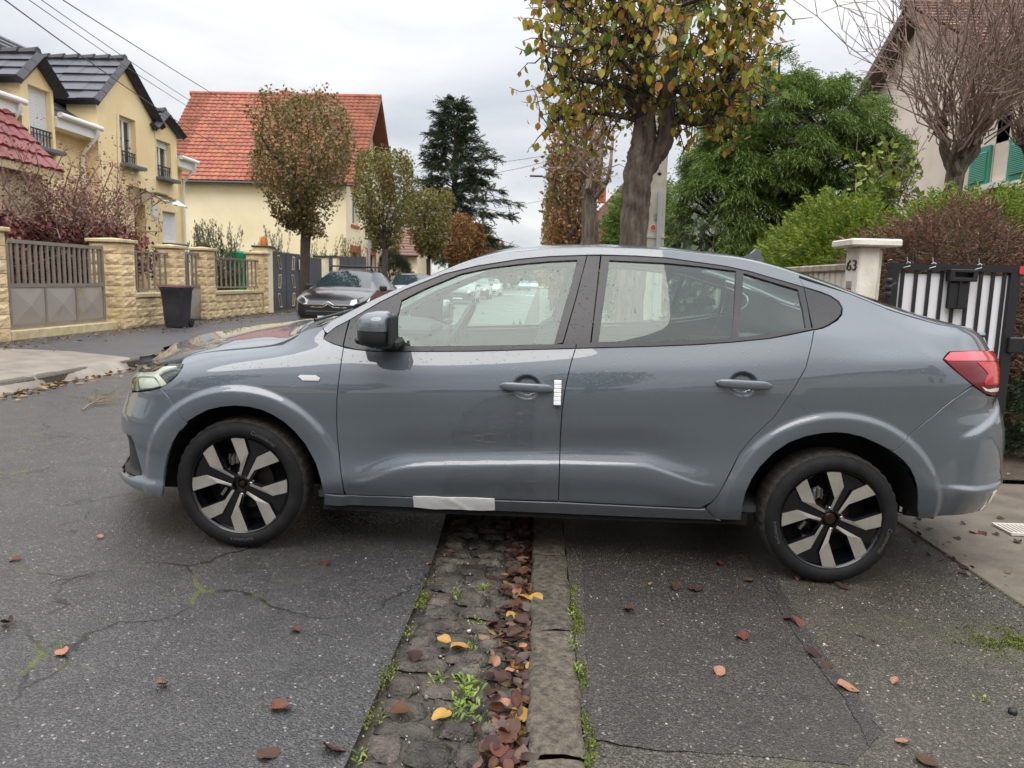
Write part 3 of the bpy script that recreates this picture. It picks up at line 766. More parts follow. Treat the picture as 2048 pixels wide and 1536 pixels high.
# ---- wheel arches, underbody, cabin
def liner(c, r, name):
    m = MB(); n = 26
    v = []; f = []
    for k in range(n + 1):
        th = math.radians(2 + 176 * k / n)
        for y in (Y0 + 0.055, Y0 + 0.34):
            v.append((c[0] + r * math.cos(th), y, c[1] + r * math.sin(th)))
    for k in range(n): f.append((2 * k, 2 * k + 1, 2 * k + 3, 2 * k + 2))
    m.add(v, f)
    m.add([(c[0] + r * math.cos(math.radians(2 + 176 * k / n)), Y0 + .34, c[1] + r * math.sin(math.radians(2 + 176 * k / n))) for k in range(n + 1)], [tuple(range(n + 1))])
    m.build(name, LINER, CAR)
    v2 = np.array(m.v); v2[:, 1] = 2 * YC - v2[:, 1]
    mesh(name, v2, [q[::-1] for q in m.f], LINER, CAR)
liner(WF, 0.375, 'wheel_arch_liner'); liner(WR, 0.395, 'wheel_arch_liner')
ub = MB()
ub.box((0, YC, 0.225), (1.95, 1.64, 0.05)); ub.box((-1.80, YC, .33), (.3, 1.3, .2)); ub.box((-1.33, YC, .36), (.9, 1.05, .25)); ub.box((1.30, YC, .32), (1.0, 1.05, .25)); ub.box((1.86, YC, .37), (.3, 1.3, .12))
ub.build('underbody', LINER, CAR)
ex = MB(); ex.tube([(1.86, 3.66, .185), (2.0, 3.66, .172)], .024, 12); ex.build('exhaust_pipe', DARKSTEEL, CAR)
inn = MB()
for y in (Y0 + .12, 2 * YC - Y0 - .12):
    inn.box((0.0, y, .62), (1.74, .05, .62))
    inn.box((1.35, y + (.05 if y < YC else -.05), .84), (.75, .06, .22))
inn.box((0.2, YC, .27), (2.4, 1.6, .03))
inn.build('door_lining', GREYINT, CAR)
dash = MB()
dash.prism([(-1.05, .62), (-1.08, 1.0), (-.95, 1.035), (-.72, 1.02), (-.58, .97), (-.52, .88), (-.6, .62)], Y0 + .17, 2 * YC - Y0 - .17, 'Y')
dash.box((-0.62, YC - .36, 1.02), (.22, .40, .055), bev=.02)
dash.build('dashboard', GREYINT, CAR)
vent = MB(); c0 = onY(878, 625, 3.62)
vent.lathe([(.0, -.004), (.046, -.004), (.05, .01)], (c0[0], 3.62, c0[2]), 'Y', 20)
sw = MB()
swc = Vector((-0.42, YC - .36, .985)); tl = math.radians(28)
pts = []
for k in range(33):
    a = 2 * PI * k / 32
    pts.append((swc.x + .185 * math.sin(tl) * math.cos(a) * 1.0, swc.y + .185 * math.sin(a), swc.z + .185 * math.cos(tl) * math.cos(a)))
sw.tube(pts, .016, 8, False)
sw.tube([swc + Vector((0, -.17, 0)), swc + Vector((0, .17, 0))], .018, 8); sw.box(tuple(swc), (.05, .16, .13), bev=.02)
sw.build('steering_wheel', BLACK, CAR, 'auto')
def seat(name, x, y, w, back=True):
    m = MB()
    m.box((x, y, .55), (.50, w, .14), bev=.04, ry=-.1)
    m.prism([(x + .17, .52), (x + .30, .54), (x + .44, 1.02), (x + .38, 1.06), (x + .31, 1.02)], y - w / 2, y + w / 2, 'Y')
    for hy in ([y] if w < .7 else [y - .38, y + .38]):
        m.box((x + .44, hy, 1.13), (.09, .25, .15), bev=.04, ry=.2)
    m.build(name, GREYINT, CAR, 'auto')
seat('front_seat', -0.30, YC - .36, .50); seat('front_seat', -0.30, YC + .36, .50)
m_ = MB(); m_.box((.72, YC, .52), (.5, 1.3, .14), bev=.04); m_.prism([(.92, .5), (1.05, .5), (1.36, .96), (1.34, .99), (1.24, .98)], YC - .66, YC + .66, 'Y'); m_.box((1.55, YC, .96), (.42, 1.3, .04)); m_.build('rear_bench', GREYINT, CAR, 'auto')
m_ = MB(); m_.box((-0.23, YC, 1.335), (.05, .22, .06), bev=.02); m_.build('rear_view_mirror', BLACK, CAR)
# headliner just under the roof
xs_ = np.linspace(-0.2, 1.0, 10); ss_ = np.linspace(.06, 1.94, 15)
V = np.vstack([T(np.full(len(ss_), x), ss_) - np.array([0, 0, .035]) for x in xs_]); n = len(ss_)
mesh('headliner', V, [(i * n + j, i * n + j + 1, (i + 1) * n + j + 1, (i + 1) * n + j) for i in range(len(xs_) - 1) for j in range(n - 1)], LIGHTINT, CAR, True)
# ---- wheels
def sector(poly, y0, y1):
    m = MB(); m.prism(poly, y0, y1, 'Y'); return m
def text_mesh(s, size, depth=0.002, align='CENTER'):
    cu = bpy.data.curves.new('txt', 'FONT'); cu.body = s; cu.size = size; cu.extrude = depth; cu.align_x = align; cu.resolution_u = 2
    o = bpy.data.objects.new('txt', cu); me = o.to_mesh()
    v = np.array([p.co[:] for p in me.vertices]); f = [tuple(p.vertices) for p in me.polygons]
    o.to_mesh_clear(); bpy.data.objects.remove(o); bpy.data.curves.remove(cu)
    return v, f
RIM = 0.2245
def tyre_mesh(n=120):
    # profile: (radius, lateral) from outer bead over the tread to the inner bead
    pr = [(.2215, .012), (.2275, .003), (.238, -.004), (.258, -.006), (.272, -.002), (.283, .006), (.291, .014), (.2955, .024), (.3005, .034), (.302, .05), (.3025, .064), (.302, .078), (.3025, .1), (.302, .128), (.300, .150), (.2955, .168), (.285, .188), (.26, .195), (.22, .18)]
    V = []; F = []; mi = []
    for (r, y) in pr:
        for k in range(n):
            th = 2 * PI * k / n; rr = r
            if .29 < r and (k % 3 == 0): rr = r - (.0045 if r > .296 else .002)
            V.append((rr * math.cos(th), y, rr * math.sin(th)))
    for i in range(len(pr) - 1):
        for k in range(n):
            F.append((i * n + k, i * n + (k + 1) % n, (i + 1) * n + (k + 1) % n, (i + 1) * n + k)); mi.append(1 if pr[i][0] > .29 and pr[i + 1][0] > .29 else 0)
    return V, F, mi
def axis_poly(pts, ang, mir=1):
    ca, sa = math.cos(ang), math.sin(ang)
    return [((u * ca - v * mir * sa), (u * sa + v * mir * ca)) for u, v in pts]
ARM = [(.826, .545), (.885, .42), (.936, .285), (.698, .091), (.16, .058), (.16, .108), (.413, .150)]
def wheel(c, name, a0, rad=RIM, faces=True):
    Yf = 3.218
    w = MB()
    # barrel and outer lip
    w.lathe([(.2225, .016), (.225, .006), (.223, .002), (.2175, .006), (.210, .022), (.196, .06), (.19, .17), (.20, .18)], (c[0], Yf - 0.016, c[1]), 'Y', 64)
    root = w.build(name, GLOSSB, CAR, 'auto')
    V, F, mi = tyre_mesh()
    V = np.array(V) + np.array([c[0], Yf - 0.016, c[1]])
    # flat where it stands on the road
    zb = ground(c[0]) - 0.0
    V[:, 2] = np.maximum(V[:, 2], zb + 0.0005)
    t = mesh('tyre', V, F, [RUBBER, TREADDIRT], root, 'auto', matidx=mi)
    # black spoke bodies
    for k in range(4):
        a = a0 + k * PI / 2
        sp = MB()
        P = [(.99 * math.cos(t_), .99 * math.sin(t_)) for t_ in np.linspace(-.60, .60, 9)]
        P = [(.985 * math.cos(-.60), .985 * math.sin(-.60))] + P[1:-1] + [(.985 * math.cos(.60), .985 * math.sin(.60)), (.42, .185), (.14, .155), (.14, -.155), (.42, -.185)]
        sp.prism([(c[0] + rad * x, c[1] + rad * y) for x, y in axis_poly(P, a)], Yf + .006, Yf + .045, 'Y')
        sp.build('spoke', GLOSSB, root)
        for s in (1, -1):
            arm = MB(); P3 = axis_poly(ARM, a, s)
            outer = [(c[0] + rad * x, c[1] + rad * y) for x, y in P3]
            n = len(outer)
            cen = np.mean(outer, 0)
            # raised face with a small chamfer; the inner leg falls back to the hub
            rr = [math.hypot(x, y) for x, y in P3]
            yy = [Yf - 0.010 + max(0, (0.45 - r)) * 0.035 for r in rr]
            ch = [tuple(np.array(p) + (cen - np.array(p)) * 0.035) for p in outer]
            v = [(p[0], Yf + .012, p[1]) for p in outer] + [(p[0], y + .003, p[1]) for p, y in zip(outer, yy)] + [(p[0], y, p[1]) for p, y in zip(ch, yy)]
            tri = triangulate(np.array(outer), 10.0)[1]
            f = [(i, (i + 1) % n, n + (i + 1) % n, n + i) for i in range(n)] + [(n + i, n + (i + 1) % n, 2 * n + (i + 1) % n, 2 * n + i) for i in range(n)]
            f += [tuple(int(q) + 2 * n for q in tt) for tt in tri]
            mi_ = [1] * (2 * n) + [0] * len(tri)
            mesh('spoke_face', v, f, [SILVER, GLOSSB], root, matidx=mi_)
        nut = MB(); na = a0 + PI / 4 + k * PI / 2 - .26
        nc = (c[0] + .048 * math.cos(na), Yf + .014, c[1] + .048 * math.sin(na))
        nut.lathe([(.014, .012), (.014, .0), (.0105, -.003), (.009, -.014), (.0065, -.016), (.006, -.010), (.0, -.010)], nc, 'Y', 12)
        nut.build('wheel_nut', STEEL, root, 'auto')
    hub = MB(); hub.lathe([(.050, .03), (.047, .004), (.036, .001), (.034, .006), (.031, .022), (.02, .024), (.0, .024)], (c[0], Yf, c[1]), 'Y', 32)
    hub.build('hub', GLOSSB, root, 'auto')
    cap = MB(); cap.lathe([(.030, .030), (.0295, .012), (.022, .006), (.0, .005)] if c[0] > 0 else [(.024, .026), (.018, .020), (.010, .012), (.0, .011)], (c[0], Yf, c[1]), 'Y', 24); cap.build('hub_nut', RUST, root, 'auto')
    br = MB(); 
    if c[0] < 0: br.lathe([(.06, .055), (.06, .07), (.128, .07), (.128, .09), (.05, .09)], (c[0], Yf, c[1]), 'Y', 48)
    else: br.lathe([(.04, .07), (.10, .07), (.112, .08), (.112, .12), (.05, .12)], (c[0], Yf, c[1]), 'Y', 48)
    br.build('brake_disc', DARKSTEEL, root, 'auto')
    cp = MB(); ca_ = math.radians(118 if c[0] > 0 else 112)
    cp.box((c[0] + .112 * math.cos(ca_), Yf + .066, c[1] + .112 * math.sin(ca_)), (.075, .045, .06), bev=.012, ry=-ca_ + PI / 2); 
    for q in (-.02, .0, .02): cp.box((c[0] + .112 * math.cos(ca_) + q, Yf + .042, c[1] + .118 * math.sin(ca_)), (.009, .012, .05), bev=.003)
    cp.build('brake_caliper', STEEL, root, kind='stuff')
    cp = MB(); cp.box((c[0] - .1, Yf + .07, c[1] - .05), (.03, .03, .06), bev=.008, ry=.6); cp.build('caliper_slider', STEEL, root)
    bk = MB(); bk.lathe([(.0, .11), (.2, .11)], (c[0], Yf, c[1]), 'Y', 32); bk.build('wheel_back', LINER, root)
    # raised lettering round the sidewall
    for (word, ang, size, r) in (('Continental', math.radians(-20) if c[0] > 0 else math.radians(62), .026, .255), ('EcoContact 6', math.radians(195) if c[0] > 0 else math.radians(272), .019, .252)):
        tv, tf = text_mesh(word, size, .0012)
        tv[:, 1] -= size * .35
        th = ang - tv[:, 0] / r; rr_ = r + tv[:, 1]
        if word.startswith('Eco') and c[0] < 0:
            pass
        P = np.stack([c[0] + rr_ * np.cos(th), Yf - .016 - .0062 - tv[:, 2], c[1] + rr_ * np.sin(th)], 1)
        mesh('tyre_lettering', P, tf, RUBBER_MARK, root)
    return root
wheel(WF, 'wheel', math.radians(66)); wheel(WR, 'wheel', math.radians(67))
for c in (WF, WR):
    V, F, mi = tyre_mesh(48); V = np.array(V); V[:, 1] *= -1; V += np.array([c[0], 2 * YC - 3.202, c[1]]); V[:, 2] = np.maximum(V[:, 2], ground(c[0]) + .0005)
    w = MB(); w.lathe([(.0, 0), (.2, .0), (.214, .01)], (c[0], 2 * YC - 3.222, c[1]), 'Y', 32); r_ = w.build('wheel', SILVER, CAR)
    mesh('tyre', V, [q[::-1] for q in F], RUBBER, r_, 'auto')

# ---- lamps
LAMPG = mat('lamp_reflector', srgb(228, 233, 220), .3, .1)
lamp = panel('headlight', LAMP, CLEAR, CAR, off=-0.001, rim=.02, feat=False)
def inner_panel(name, loop, m, par, off):
    o = panel(name, loop, m, par, off=off, gap=0.0, rim=.012, feat=False, mirror=False)[0]
    vm = np.array([v.co[:] for v in o.data.vertices]); vm[:, 1] = 2 * YC - vm[:, 1]
    return o, (vm, [tuple(p.vertices)[::-1] for p in o.data.polygons])
def both(name, loop, m, pars, off):
    o, (v, f) = inner_panel(name, loop, m, pars[0], off); mesh(name, v, f, m, pars[1], True)
panel('headlight_housing', [(259, 781), (258, 757), (264, 742), (272, 734), (294, 729), (352, 727), (361, 731), (352, 748), (328, 768), (318, 774), (282, 780.5)], GLOSSB, lamp[0], off=-0.028, gap=0, rim=.05, feat=False, mirror=False)
both('daylight_guide', [(262, 744), (282, 741), (306, 739.5), (324, 728.5), (350, 727.5), (340, 731), (322, 737), (312, 744), (324, 762), (326, 768), (318, 772), (306, 750), (282, 748), (266, 752)], WHITEL, lamp, -0.012)
both('lamp_reflector', [(270, 754), (284, 751), (302, 752.5), (312, 770), (300, 774.5), (274, 776.5), (272, 770)], LAMPG, lamp, -0.016)
tl = panel('tail_light', [(1886.5, 719), (1899, 705), (1940, 703), (1987, 702.5), (2002, 716), (2006, 735), (2006, 783), (1998, 791), (1986, 791.5), (1975, 789), (1946, 770), (1920, 750)], REDD, CAR, off=0.004, rim=.03, feat=False)
both('lamp_upper_band', [(1888, 718.5), (1899.5, 706), (1940, 704), (1986, 703.5), (1997, 714), (2000, 722), (1960, 722.5), (1900, 722.5), (1892, 722)], REDT, tl, 0.007)
both('brake_light', [(1952, 725), (1994, 725), (1998, 735), (1996, 770), (1966, 769), (1974, 748), (1966, 738)], RED, tl, 0.0065)
both('reverse_light', [(1962, 773), (1974, 779), (1992, 776), (1996, 776), (1994, 783), (1978, 784), (1968, 781)], WHITEL, tl, 0.0065)
rf = panel('rear_reflector', [(1969, 998), (1976, 980), (1984, 975), (1986, 984), (1984, 996), (1976, 1007), (1968, 1008)], WHITEL, CAR, off=0.003, rim=.01)
both('reflector_red', [(1972, 990), (1977, 980), (1984, 976), (1985, 984)], REDT, rf, 0.005)
# ---- side repeater, handles, mirror, fuel flap
sr = panel('side_repeater', [(595, 753), (601, 749), (632, 749.5), (642, 756), (638, 762.5), (606, 762)], CHROME, CAR, off=0.005, rim=.008, mirror=True)
both('repeater_lens', [(604, 754), (630, 754), (637, 757), (634, 760), (608, 759)], AMBER, sr, 0.0075)
for (cx, cy), k in HANDLES:
    x0, z0 = side_px(cx, cy)
    y0 = float(S(np.array([x0 - .12]), np.array([z0]))[0])
    m_ = MB()
    hw = .122; pts = []; rad = []
    V = []; F = []
    n = 12; ks = 17
    for i in range(ks):
        u = -1 + 2 * i / (ks - 1)
        e_ = (1 - abs(u) ** 5) ** .5
        hh = .0185 * e_ + .001; th = .011 * e_ + .001
        for j in range(n):
            a = 2 * PI * j / n
            ca, sa = math.cos(a), math.sin(a)
            yy = (abs(ca) ** .7) * (1 if ca > 0 else -1) * th; zz = (abs(sa) ** .6) * (1 if sa > 0 else -1) * hh
            V.append((x0 + u * hw, y0 - .018 - yy + .012 * abs(u) ** 3, z0 + zz - u * .0035))
    for i in range(ks - 1):
        for j in range(n): F.append((i * n + j, i * n + (j + 1) % n, (i + 1) * n + (j + 1) % n, (i + 1) * n + j))
    F += [tuple(range(n)), tuple(range((ks - 1) * n, ks * n))[::-1]]
    doors = (fdoor, rdoor)[k]
    mesh('door_handle', V, F, PAINT, doors[0], True)
    vm = np.array(V); vm[:, 1] = 2 * YC - vm[:, 1]; mesh('door_handle', vm, [q[::-1] for q in F], PAINT, doors[1], True)
# white block on the door edge
x0, z0 = side_px(1115, 785); yb = float(S(np.array([x0]), np.array([z0]))[0])
m_ = MB()
for k in range(6): m_.box((x0 - .0005 + .0006 * (k % 2), yb - .009, z0 + .046 - k * .0182), (.031, .020, .0168), bev=.002)
m_.box((x0, yb - .003, z0), (.028, .012, .106))
m_.build('door_edge_guard', TAPE, CAR)
# white tape on the sill
tp = panel('sill_tape', [(826, 992), (850, 992), (905, 994), (950, 995), (989, 997), (990, 1019.5), (960, 1020), (930, 1018), (890, 1017), (870, 1017.5), (828, 1013)], TAPE, CAR, off=0.004, gap=0, rim=.003, mirror=False, grid=.012)[0]
for v in tp.data.vertices:
    q = v.co; q.y -= 0.0014 * max(0, math.sin(q.x * 60) * math.cos(q.z * 90 + q.x * 31)) + (0.003 if abs((q.x + .33) + (q.z - .25) * 1.4) < .02 else 0)
# mirror
def mirror(sgn):
    c = onY(753, 659, Y0 - .12); pr = []
    m = MB(); cap = MB()
    def shell(mb, z0, z1, grow=1.0, nz=10):
        # horizontal slices of the housing
        V = []; n = 22
        for i in range(nz + 1):
            z = z0 + (z1 - z0) * i / nz
            tz = (z - zc) / (.078)
            w_ = math.sqrt(max(0.02, 1 - abs(tz) ** 2.6)) if tz > 0 else math.sqrt(max(.02, 1 - abs(tz) ** 4.0))
            for j in range(n):
                a = 2 * PI * j / n; ca, sa = math.cos(a), math.sin(a)
                x = (abs(ca) ** .75) * (1 if ca > 0 else -1); y = (abs(sa) ** .75) * (1 if sa > 0 else -1)
                fx = (.048 if ca > 0 else .102) * (w_ ** (.35 if ca > 0 else .75)) * grow
                V.append((c[0] + .022 + x * fx, c[1] + .02 + y * .098 * w_ ** .6 * grow, z))
        F = [(i * n + j, i * n + (j + 1) % n, (i + 1) * n + (j + 1) % n, (i + 1) * n + j) for i in range(nz) for j in range(n)]
        F += [tuple(range(n))[::-1], tuple(range(nz * n, nz * n + n))]
        mb.add(V, F)
    zc = c[2]
    shell(m, zc - .077, zc - .006); shell(cap, zc - .004, zc + .0775, 1.012)
    m.box((c[0] + .066, c[1] + .02, zc + .0), (.012, .18, .118), bev=.02)
    # foot to the door
    m.box((c[0] + .03, Y0 + .0, zc - .065), (.11, .17, .045), bev=.015); m.box((c[0] - .06, c[1] + .1, zc - .062), (.10, .10, .03), bev=.012, ry=.25)
    for mb, mm, nm in ((m, BLACK, 'wing_mirror'), (cap, PAINT, 'mirror_cap')):
        v = np.array(mb.v)
        if sgn < 0: v[:, 1] = 2 * YC - v[:, 1]
        f = mb.f if sgn > 0 else [q[::-1] for q in mb.f]
        if nm == 'wing_mirror': par = mesh(nm, v, f, mm, CAR, 'auto')
        else: mesh(nm, v, f, mm, par, 'auto')
mirror(1); mirror(-1)
# wipers
m_ = MB()
for (x0_, s0, x1_, s1) in ((-1.09, .45, -1.03, .95), (-1.11, 1.1, -1.06, 1.7)):
    a = T(np.array([x0_]), np.array([s0]))[0] + np.array([0, 0, .02]); b = T(np.array([x1_]), np.array([s1]))[0] + np.array([0, 0, .02])
    m_.tube([a, b], .008, 6)
m_.build('wiper', BLACK, CAR)
# =================================================================== GROUND
def asphalt(name, base, light, tint, wetness=0.5, cracks=0.0, moss=0.0, sc_=1.0, patchy=0.35):
    m = bpy.data.materials.new(name); m.use_nodes = True; t = m.node_tree; b = t.nodes['Principled BSDF']; N = t.nodes.new; L = t.links.new
    g = N('ShaderNodeNewGeometry'); P = g.outputs['Position']
    def noise(s, d=4, r=.55):
        n = N('ShaderNodeTexNoise'); n.inputs['Scale'].default_value = s; n.inputs['Detail'].default_value = d; n.inputs['Roughness'].default_value = r; L(P, n.inputs['Vector']); return n.outputs['Fac']
    def mr(src, a, b_, c=0, d=1):
        n = N('ShaderNodeMapRange'); n.inputs[1].default_value = a; n.inputs[2].default_value = b_; n.inputs[3].default_value = c; n.inputs[4].default_value = d; L(src, n.inputs[0]); return n.outputs[0]
    def mix(f, a, b_, mode='MIX'):
        n = N('ShaderNodeMixRGB'); n.blend_type = mode
        for k, s in ((0, f), (1, a), (2, b_)):
            if isinstance(s, (int, float)): n.inputs[k].default_value = s
            elif isinstance(s, tuple): n.inputs[k].default_value = (*s, 1)
            else: L(s, n.inputs[k])
        return n.outputs[0]
    vo = N('ShaderNodeTexVoronoi'); vo.inputs['Scale'].default_value = 185 * sc_; L(P, vo.inputs['Vector'])
    v2 = N('ShaderNodeTexVoronoi'); v2.inputs['Scale'].default_value = 150 * sc_; L(P, v2.inputs['Vector'])
    sepc = N('ShaderNodeSeparateColor'); L(vo.outputs['Color'], sepc.inputs[0])
    sepd = N('ShaderNodeSeparateColor'); L(v2.outputs['Color'], sepd.inputs[0])
    stone = mr(sepc.outputs[0], .45, 1.0)
    c = mix(stone, base, light)
    c = mix(mr(sepd.outputs[1], .986, .991), c, tuple(min(1, 2.7 * k) for k in light))       # pale chips
    big = mr(noise(1.1, 5), .36, .66)
    c = mix(mix(patchy, (0, 0, 0), big), c, tint)
    c = mix(mr(noise(7, 5), .35, .7, 0, .35), c, tuple(.55 * k for k in base))
    h = None
    if cracks:
        nd = N('ShaderNodeTexNoise'); nd.inputs['Scale'].default_value = 2.2; nd.inputs['Detail'].default_value = 6; L(P, nd.inputs['Vector'])
        ad = N('ShaderNodeMixRGB'); ad.blend_type = 'ADD'; ad.inputs[0].default_value = .55; L(P, ad.inputs[1]); L(nd.outputs['Color'], ad.inputs[2])
        ve = N('ShaderNodeTexVoronoi'); ve.feature = 'DISTANCE_TO_EDGE'; ve.inputs['Scale'].default_value = 1.25; L(ad.outputs[0], ve.inputs['Vector'])
        crk = mr(ve.outputs['Distance'], .005, .012, 1, 0)
        mask = mr(noise(.9, 2), .43, .50)
        ck = mix(crk, (0, 0, 0), mask)
        c = mix(mix(cracks, (0, 0, 0), ck), c, (.008, .008, .007))
        gm = mix(mr(ve.outputs['Distance'], .008, .022, 1, 0), (0, 0, 0), mr(noise(3.1, 3), .52, .6))
        c = mix(mix(moss, (0, 0, 0), mix(mask, (0, 0, 0), gm)), c, (.10, .12, .02))
    elif moss:
        c = mix(mix(moss, (0, 0, 0), mr(noise(1.7, 6), .56, .72)), c, (.085, .095, .02))
    L(c, b.inputs['Base Color'])
    wn = mr(noise(.55, 3), .35, .65)
    wr = mix(wn, (wetness - .10,) * 3, (wetness + .14,) * 3)
    wr = mix(mr(sepc.outputs[1], 0, 1, 0, .3), wr, (.85,) * 3)
    L(wr, b.inputs['Roughness'])
    bp = N('ShaderNodeBump'); bp.inputs['Strength'].default_value = .5; bp.inputs['Distance'].default_value = .004
    hs = N('ShaderNodeMath'); hs.operation = 'ADD'; L(vo.outputs['Distance'], hs.inputs[0]); L(mr(v2.outputs['Distance'], 0, .8), hs.inputs[1])
    inv = N('ShaderNodeMath'); inv.operation = 'MULTIPLY'; inv.inputs[1].default_value = -1; L(hs.outputs[0], inv.inputs[0]); L(inv.outputs[0], bp.inputs['Height'])
    L(bp.outputs[0], b.inputs['Normal'])
    MATS[name] = m; return m
ROADM = asphalt('road_asphalt', (.034, .033, .034), (.118, .112, .109), (.064, .058, .054), .24, cracks=.9, moss=.75)
PAVEM = asphalt('pavement_asphalt', (.026, .023, .018), (.150, .132, .105), (.070, .058, .042), .40, cracks=0, moss=.35, patchy=.5)
PATCHM = asphalt('patch_asphalt', (.026, .022, .020), (.098, .086, .074), (.046, .037, .030), .36, cracks=0, moss=.06, patchy=.5)
SEAMM = asphalt('tar_seam', (.023, .021, .019), (.090, .081, .070), (.036, .031, .027), .36, cracks=0, moss=0)
LPAVEM = asphalt('far_pavement_asphalt', (.040, .040, .045), (.10, .098, .102), (.066, .062, .064), .42, cracks=.4, moss=.1)
STONEG = mat('gutter_stone', (.036, .030, .025), .45, col2=(.125, .104, .078), scale=13, detail=8, bump=1.3, bscale=110, obrand=.35, lo=.40, hi=.72)
STONEK = mat('kerb_stone', (.042, .036, .025), .6, col2=(.145, .120, .088), scale=38, detail=8, bump=1.2, bscale=130, obrand=.2)
SLABC = mat('crossover_concrete', (.16, .135, .11), .5, col2=(.25, .215, .175), scale=4, detail=8, bump=.35, bscale=90)
CONC = mat('concrete', (.105, .085, .063), .5, col2=(.175, .148, .115), scale=5, detail=8, bump=.35, bscale=90)
SOIL = mat('soil', (.045, .033, .023), .9, col2=(.085, .06, .04), scale=14, detail=8, bump=1.2, bscale=45)
LAWN = mat('lawn', (.05, .07, .02), .9, col2=(.07, .06, .03), scale=8, bump=1, bscale=60)
MORTAR = mat('gutter_bed', (.035, .030, .024), .75, col2=(.075, .062, .045), scale=20, detail=8, bump=1.0, bscale=70)

def sheet(name, xs, ys, zf, m, jitter=0.0):
    V = []; F = []
    for y in ys:
        for x in xs: V.append((x, y, zf(x, y)))
    n = len(xs)
    F = [(i * n + j, i * n + j + 1, (i + 1) * n + j + 1, (i + 1) * n + j) for i in range(len(ys) - 1) for j in range(n - 1)]
    return struct(mesh(name, V, F, m, None, True))
YS = list(np.linspace(-14, 20, 69)) + [24, 30, 40, 60, 90, 140, 220]
def wob(y): return 0.014 * math.sin(y * 2.7) + 0.008 * math.sin(y * 7.1 + 1) + .004 * math.sin(y * 19)
GUT0 = -0.46
# base terrain far and wide, under everything
sheet('terrain', [-300, -60, -20, -9, 0, 9, 20, 60, 300], [-120, -30, 0, 30, 100, 250, 500], lambda x, y: -0.25, LAWN)
V = []; F = []; xs = list(np.linspace(-5.39, GUT0, 12)); n = len(xs)
for y in YS:
    for j, x in enumerate(xs):
        V.append((x + (wob(y) if j == n - 1 else 0), y, ground(x) if j < n - 1 else 0.002))
for i in range(len(YS) - 1):
    for j in range(n - 1): F.append((i * n + j, i * n + j + 1, (i + 1) * n + j + 1, (i + 1) * n + j))
struct(mesh('road', V, F, ROADM, None, True))
# right pavement
sheet('pavement', [0.165, .5, 1.0, 1.6, 2.13], YS, lambda x, y: ground(x) - (0.004 if x < .2 else 0), PAVEM)
sheet('driveway', [2.16, 2.9, 3.6, 4.6, 9.0], [1.8, 3, 4, 5.2], lambda x, y: -0.045 - .004 * (x - 2.16), CONC)
e_ = MB(); e_.box((2.13, 3.2, -0.085), (.055, 3.6, .09), bev=.006); struct(e_.build('driveway_edging', CONC))
sheet('garden_soil', [2.16, 3, 5, 14, 60], [5.2, 7, 10, 20, 60, 200], lambda x, y: -0.048 if x < 2.5 else -0.02, SOIL)
sheet('garden_soil', [2.16, 3, 5, 14, 60], [-40, -10, -2, 1.8], lambda x, y: -0.05, LAWN)
# tar patches on the pavement
def patch(name, pix, m, dz=.004):
    P = [gpt(*p)[:2] for p in pix]; P = dens([tuple(p) for p in P], .05)
    P = [(p[0] + .004 * math.sin(i * 1.7), p[1] + .004 * math.cos(i * 2.3)) for i, p in enumerate(P)]
    V_, F_ = triangulate(np.array(P), .12)
    return struct(mesh(name, [(a, b, ground(a) + dz) for a, b in V_], F_, m, None, True))
patch('pavement_patch', [(1166, 1090), (1178, 1478), (1300, 1500), (1500, 1512), (1700, 1530), (1745, 1490), (1680, 1400), (1610, 1300), (1545, 1200), (1500, 1120), (1400, 1085)], PATCHM, .002)
# left side: pavement, crossover
sheet('far_pavement', [-8.05, -7, -6, -5.56], YS, lambda x, y: ground(x), LPAVEM)
sheet('front_gardens', [-60, -20, -12, -8.05], YS, lambda x, y: 0.17, LAWN)
patch('crossover_slab', [(-500, 735), (0, 697), (140, 703), (262, 716), (250, 728), (120, 765), (-20, 800), (-400, 900)], SLABC, .005)
patch('tar_seam', [(1500, 1118), (1530, 1118), (1568, 1190), (1618, 1262), (1660, 1330), (1712, 1385), (1762, 1462), (1740, 1495), (1690, 1400), (1625, 1322), (1575, 1245), (1540, 1190)], SEAMM, .0045)
# gutter of rough setts between road and kerb
gb = sheet('gutter', list(np.linspace(GUT0 - .03, 0.02, 8)), list(np.linspace(0.5, 20, 100)) + [40, 100, 200], lambda x, y: -0.030 - .018 * max(0, (x + .5) / .5) + .004 * math.sin(x * 31 + y * 13), MORTAR)
def cobble(w, l, h, seed):
    r = np.random.default_rng(seed); n = 9
    gx = np.linspace(-1, 1, n); V = []; 
    for i, u in enumerate(gx):
        for j, v in enumerate(gx):
            e = max(abs(u), abs(v)); k = 1 - .16 * (abs(u) ** 3 * abs(v) ** 3) 
            x = u * w / 2 * k; y = v * l / 2 * k
            z = h * (1 - .9 * max(0, e - .55) ** 2 / .2025 * .75)
            V.append([x + r.normal(0, .0035), y + r.normal(0, .0035), z + r.normal(0, .0022) + .006 * math.sin(u * 2.3 + seed) * math.cos(v * 2.9 + seed)])
    F = [(i * n + j, (i + 1) * n + j, (i + 1) * n + j + 1, i * n + j + 1) for i in range(n - 1) for j in range(n - 1)]
    return V, F
y = 1.05; k = 0
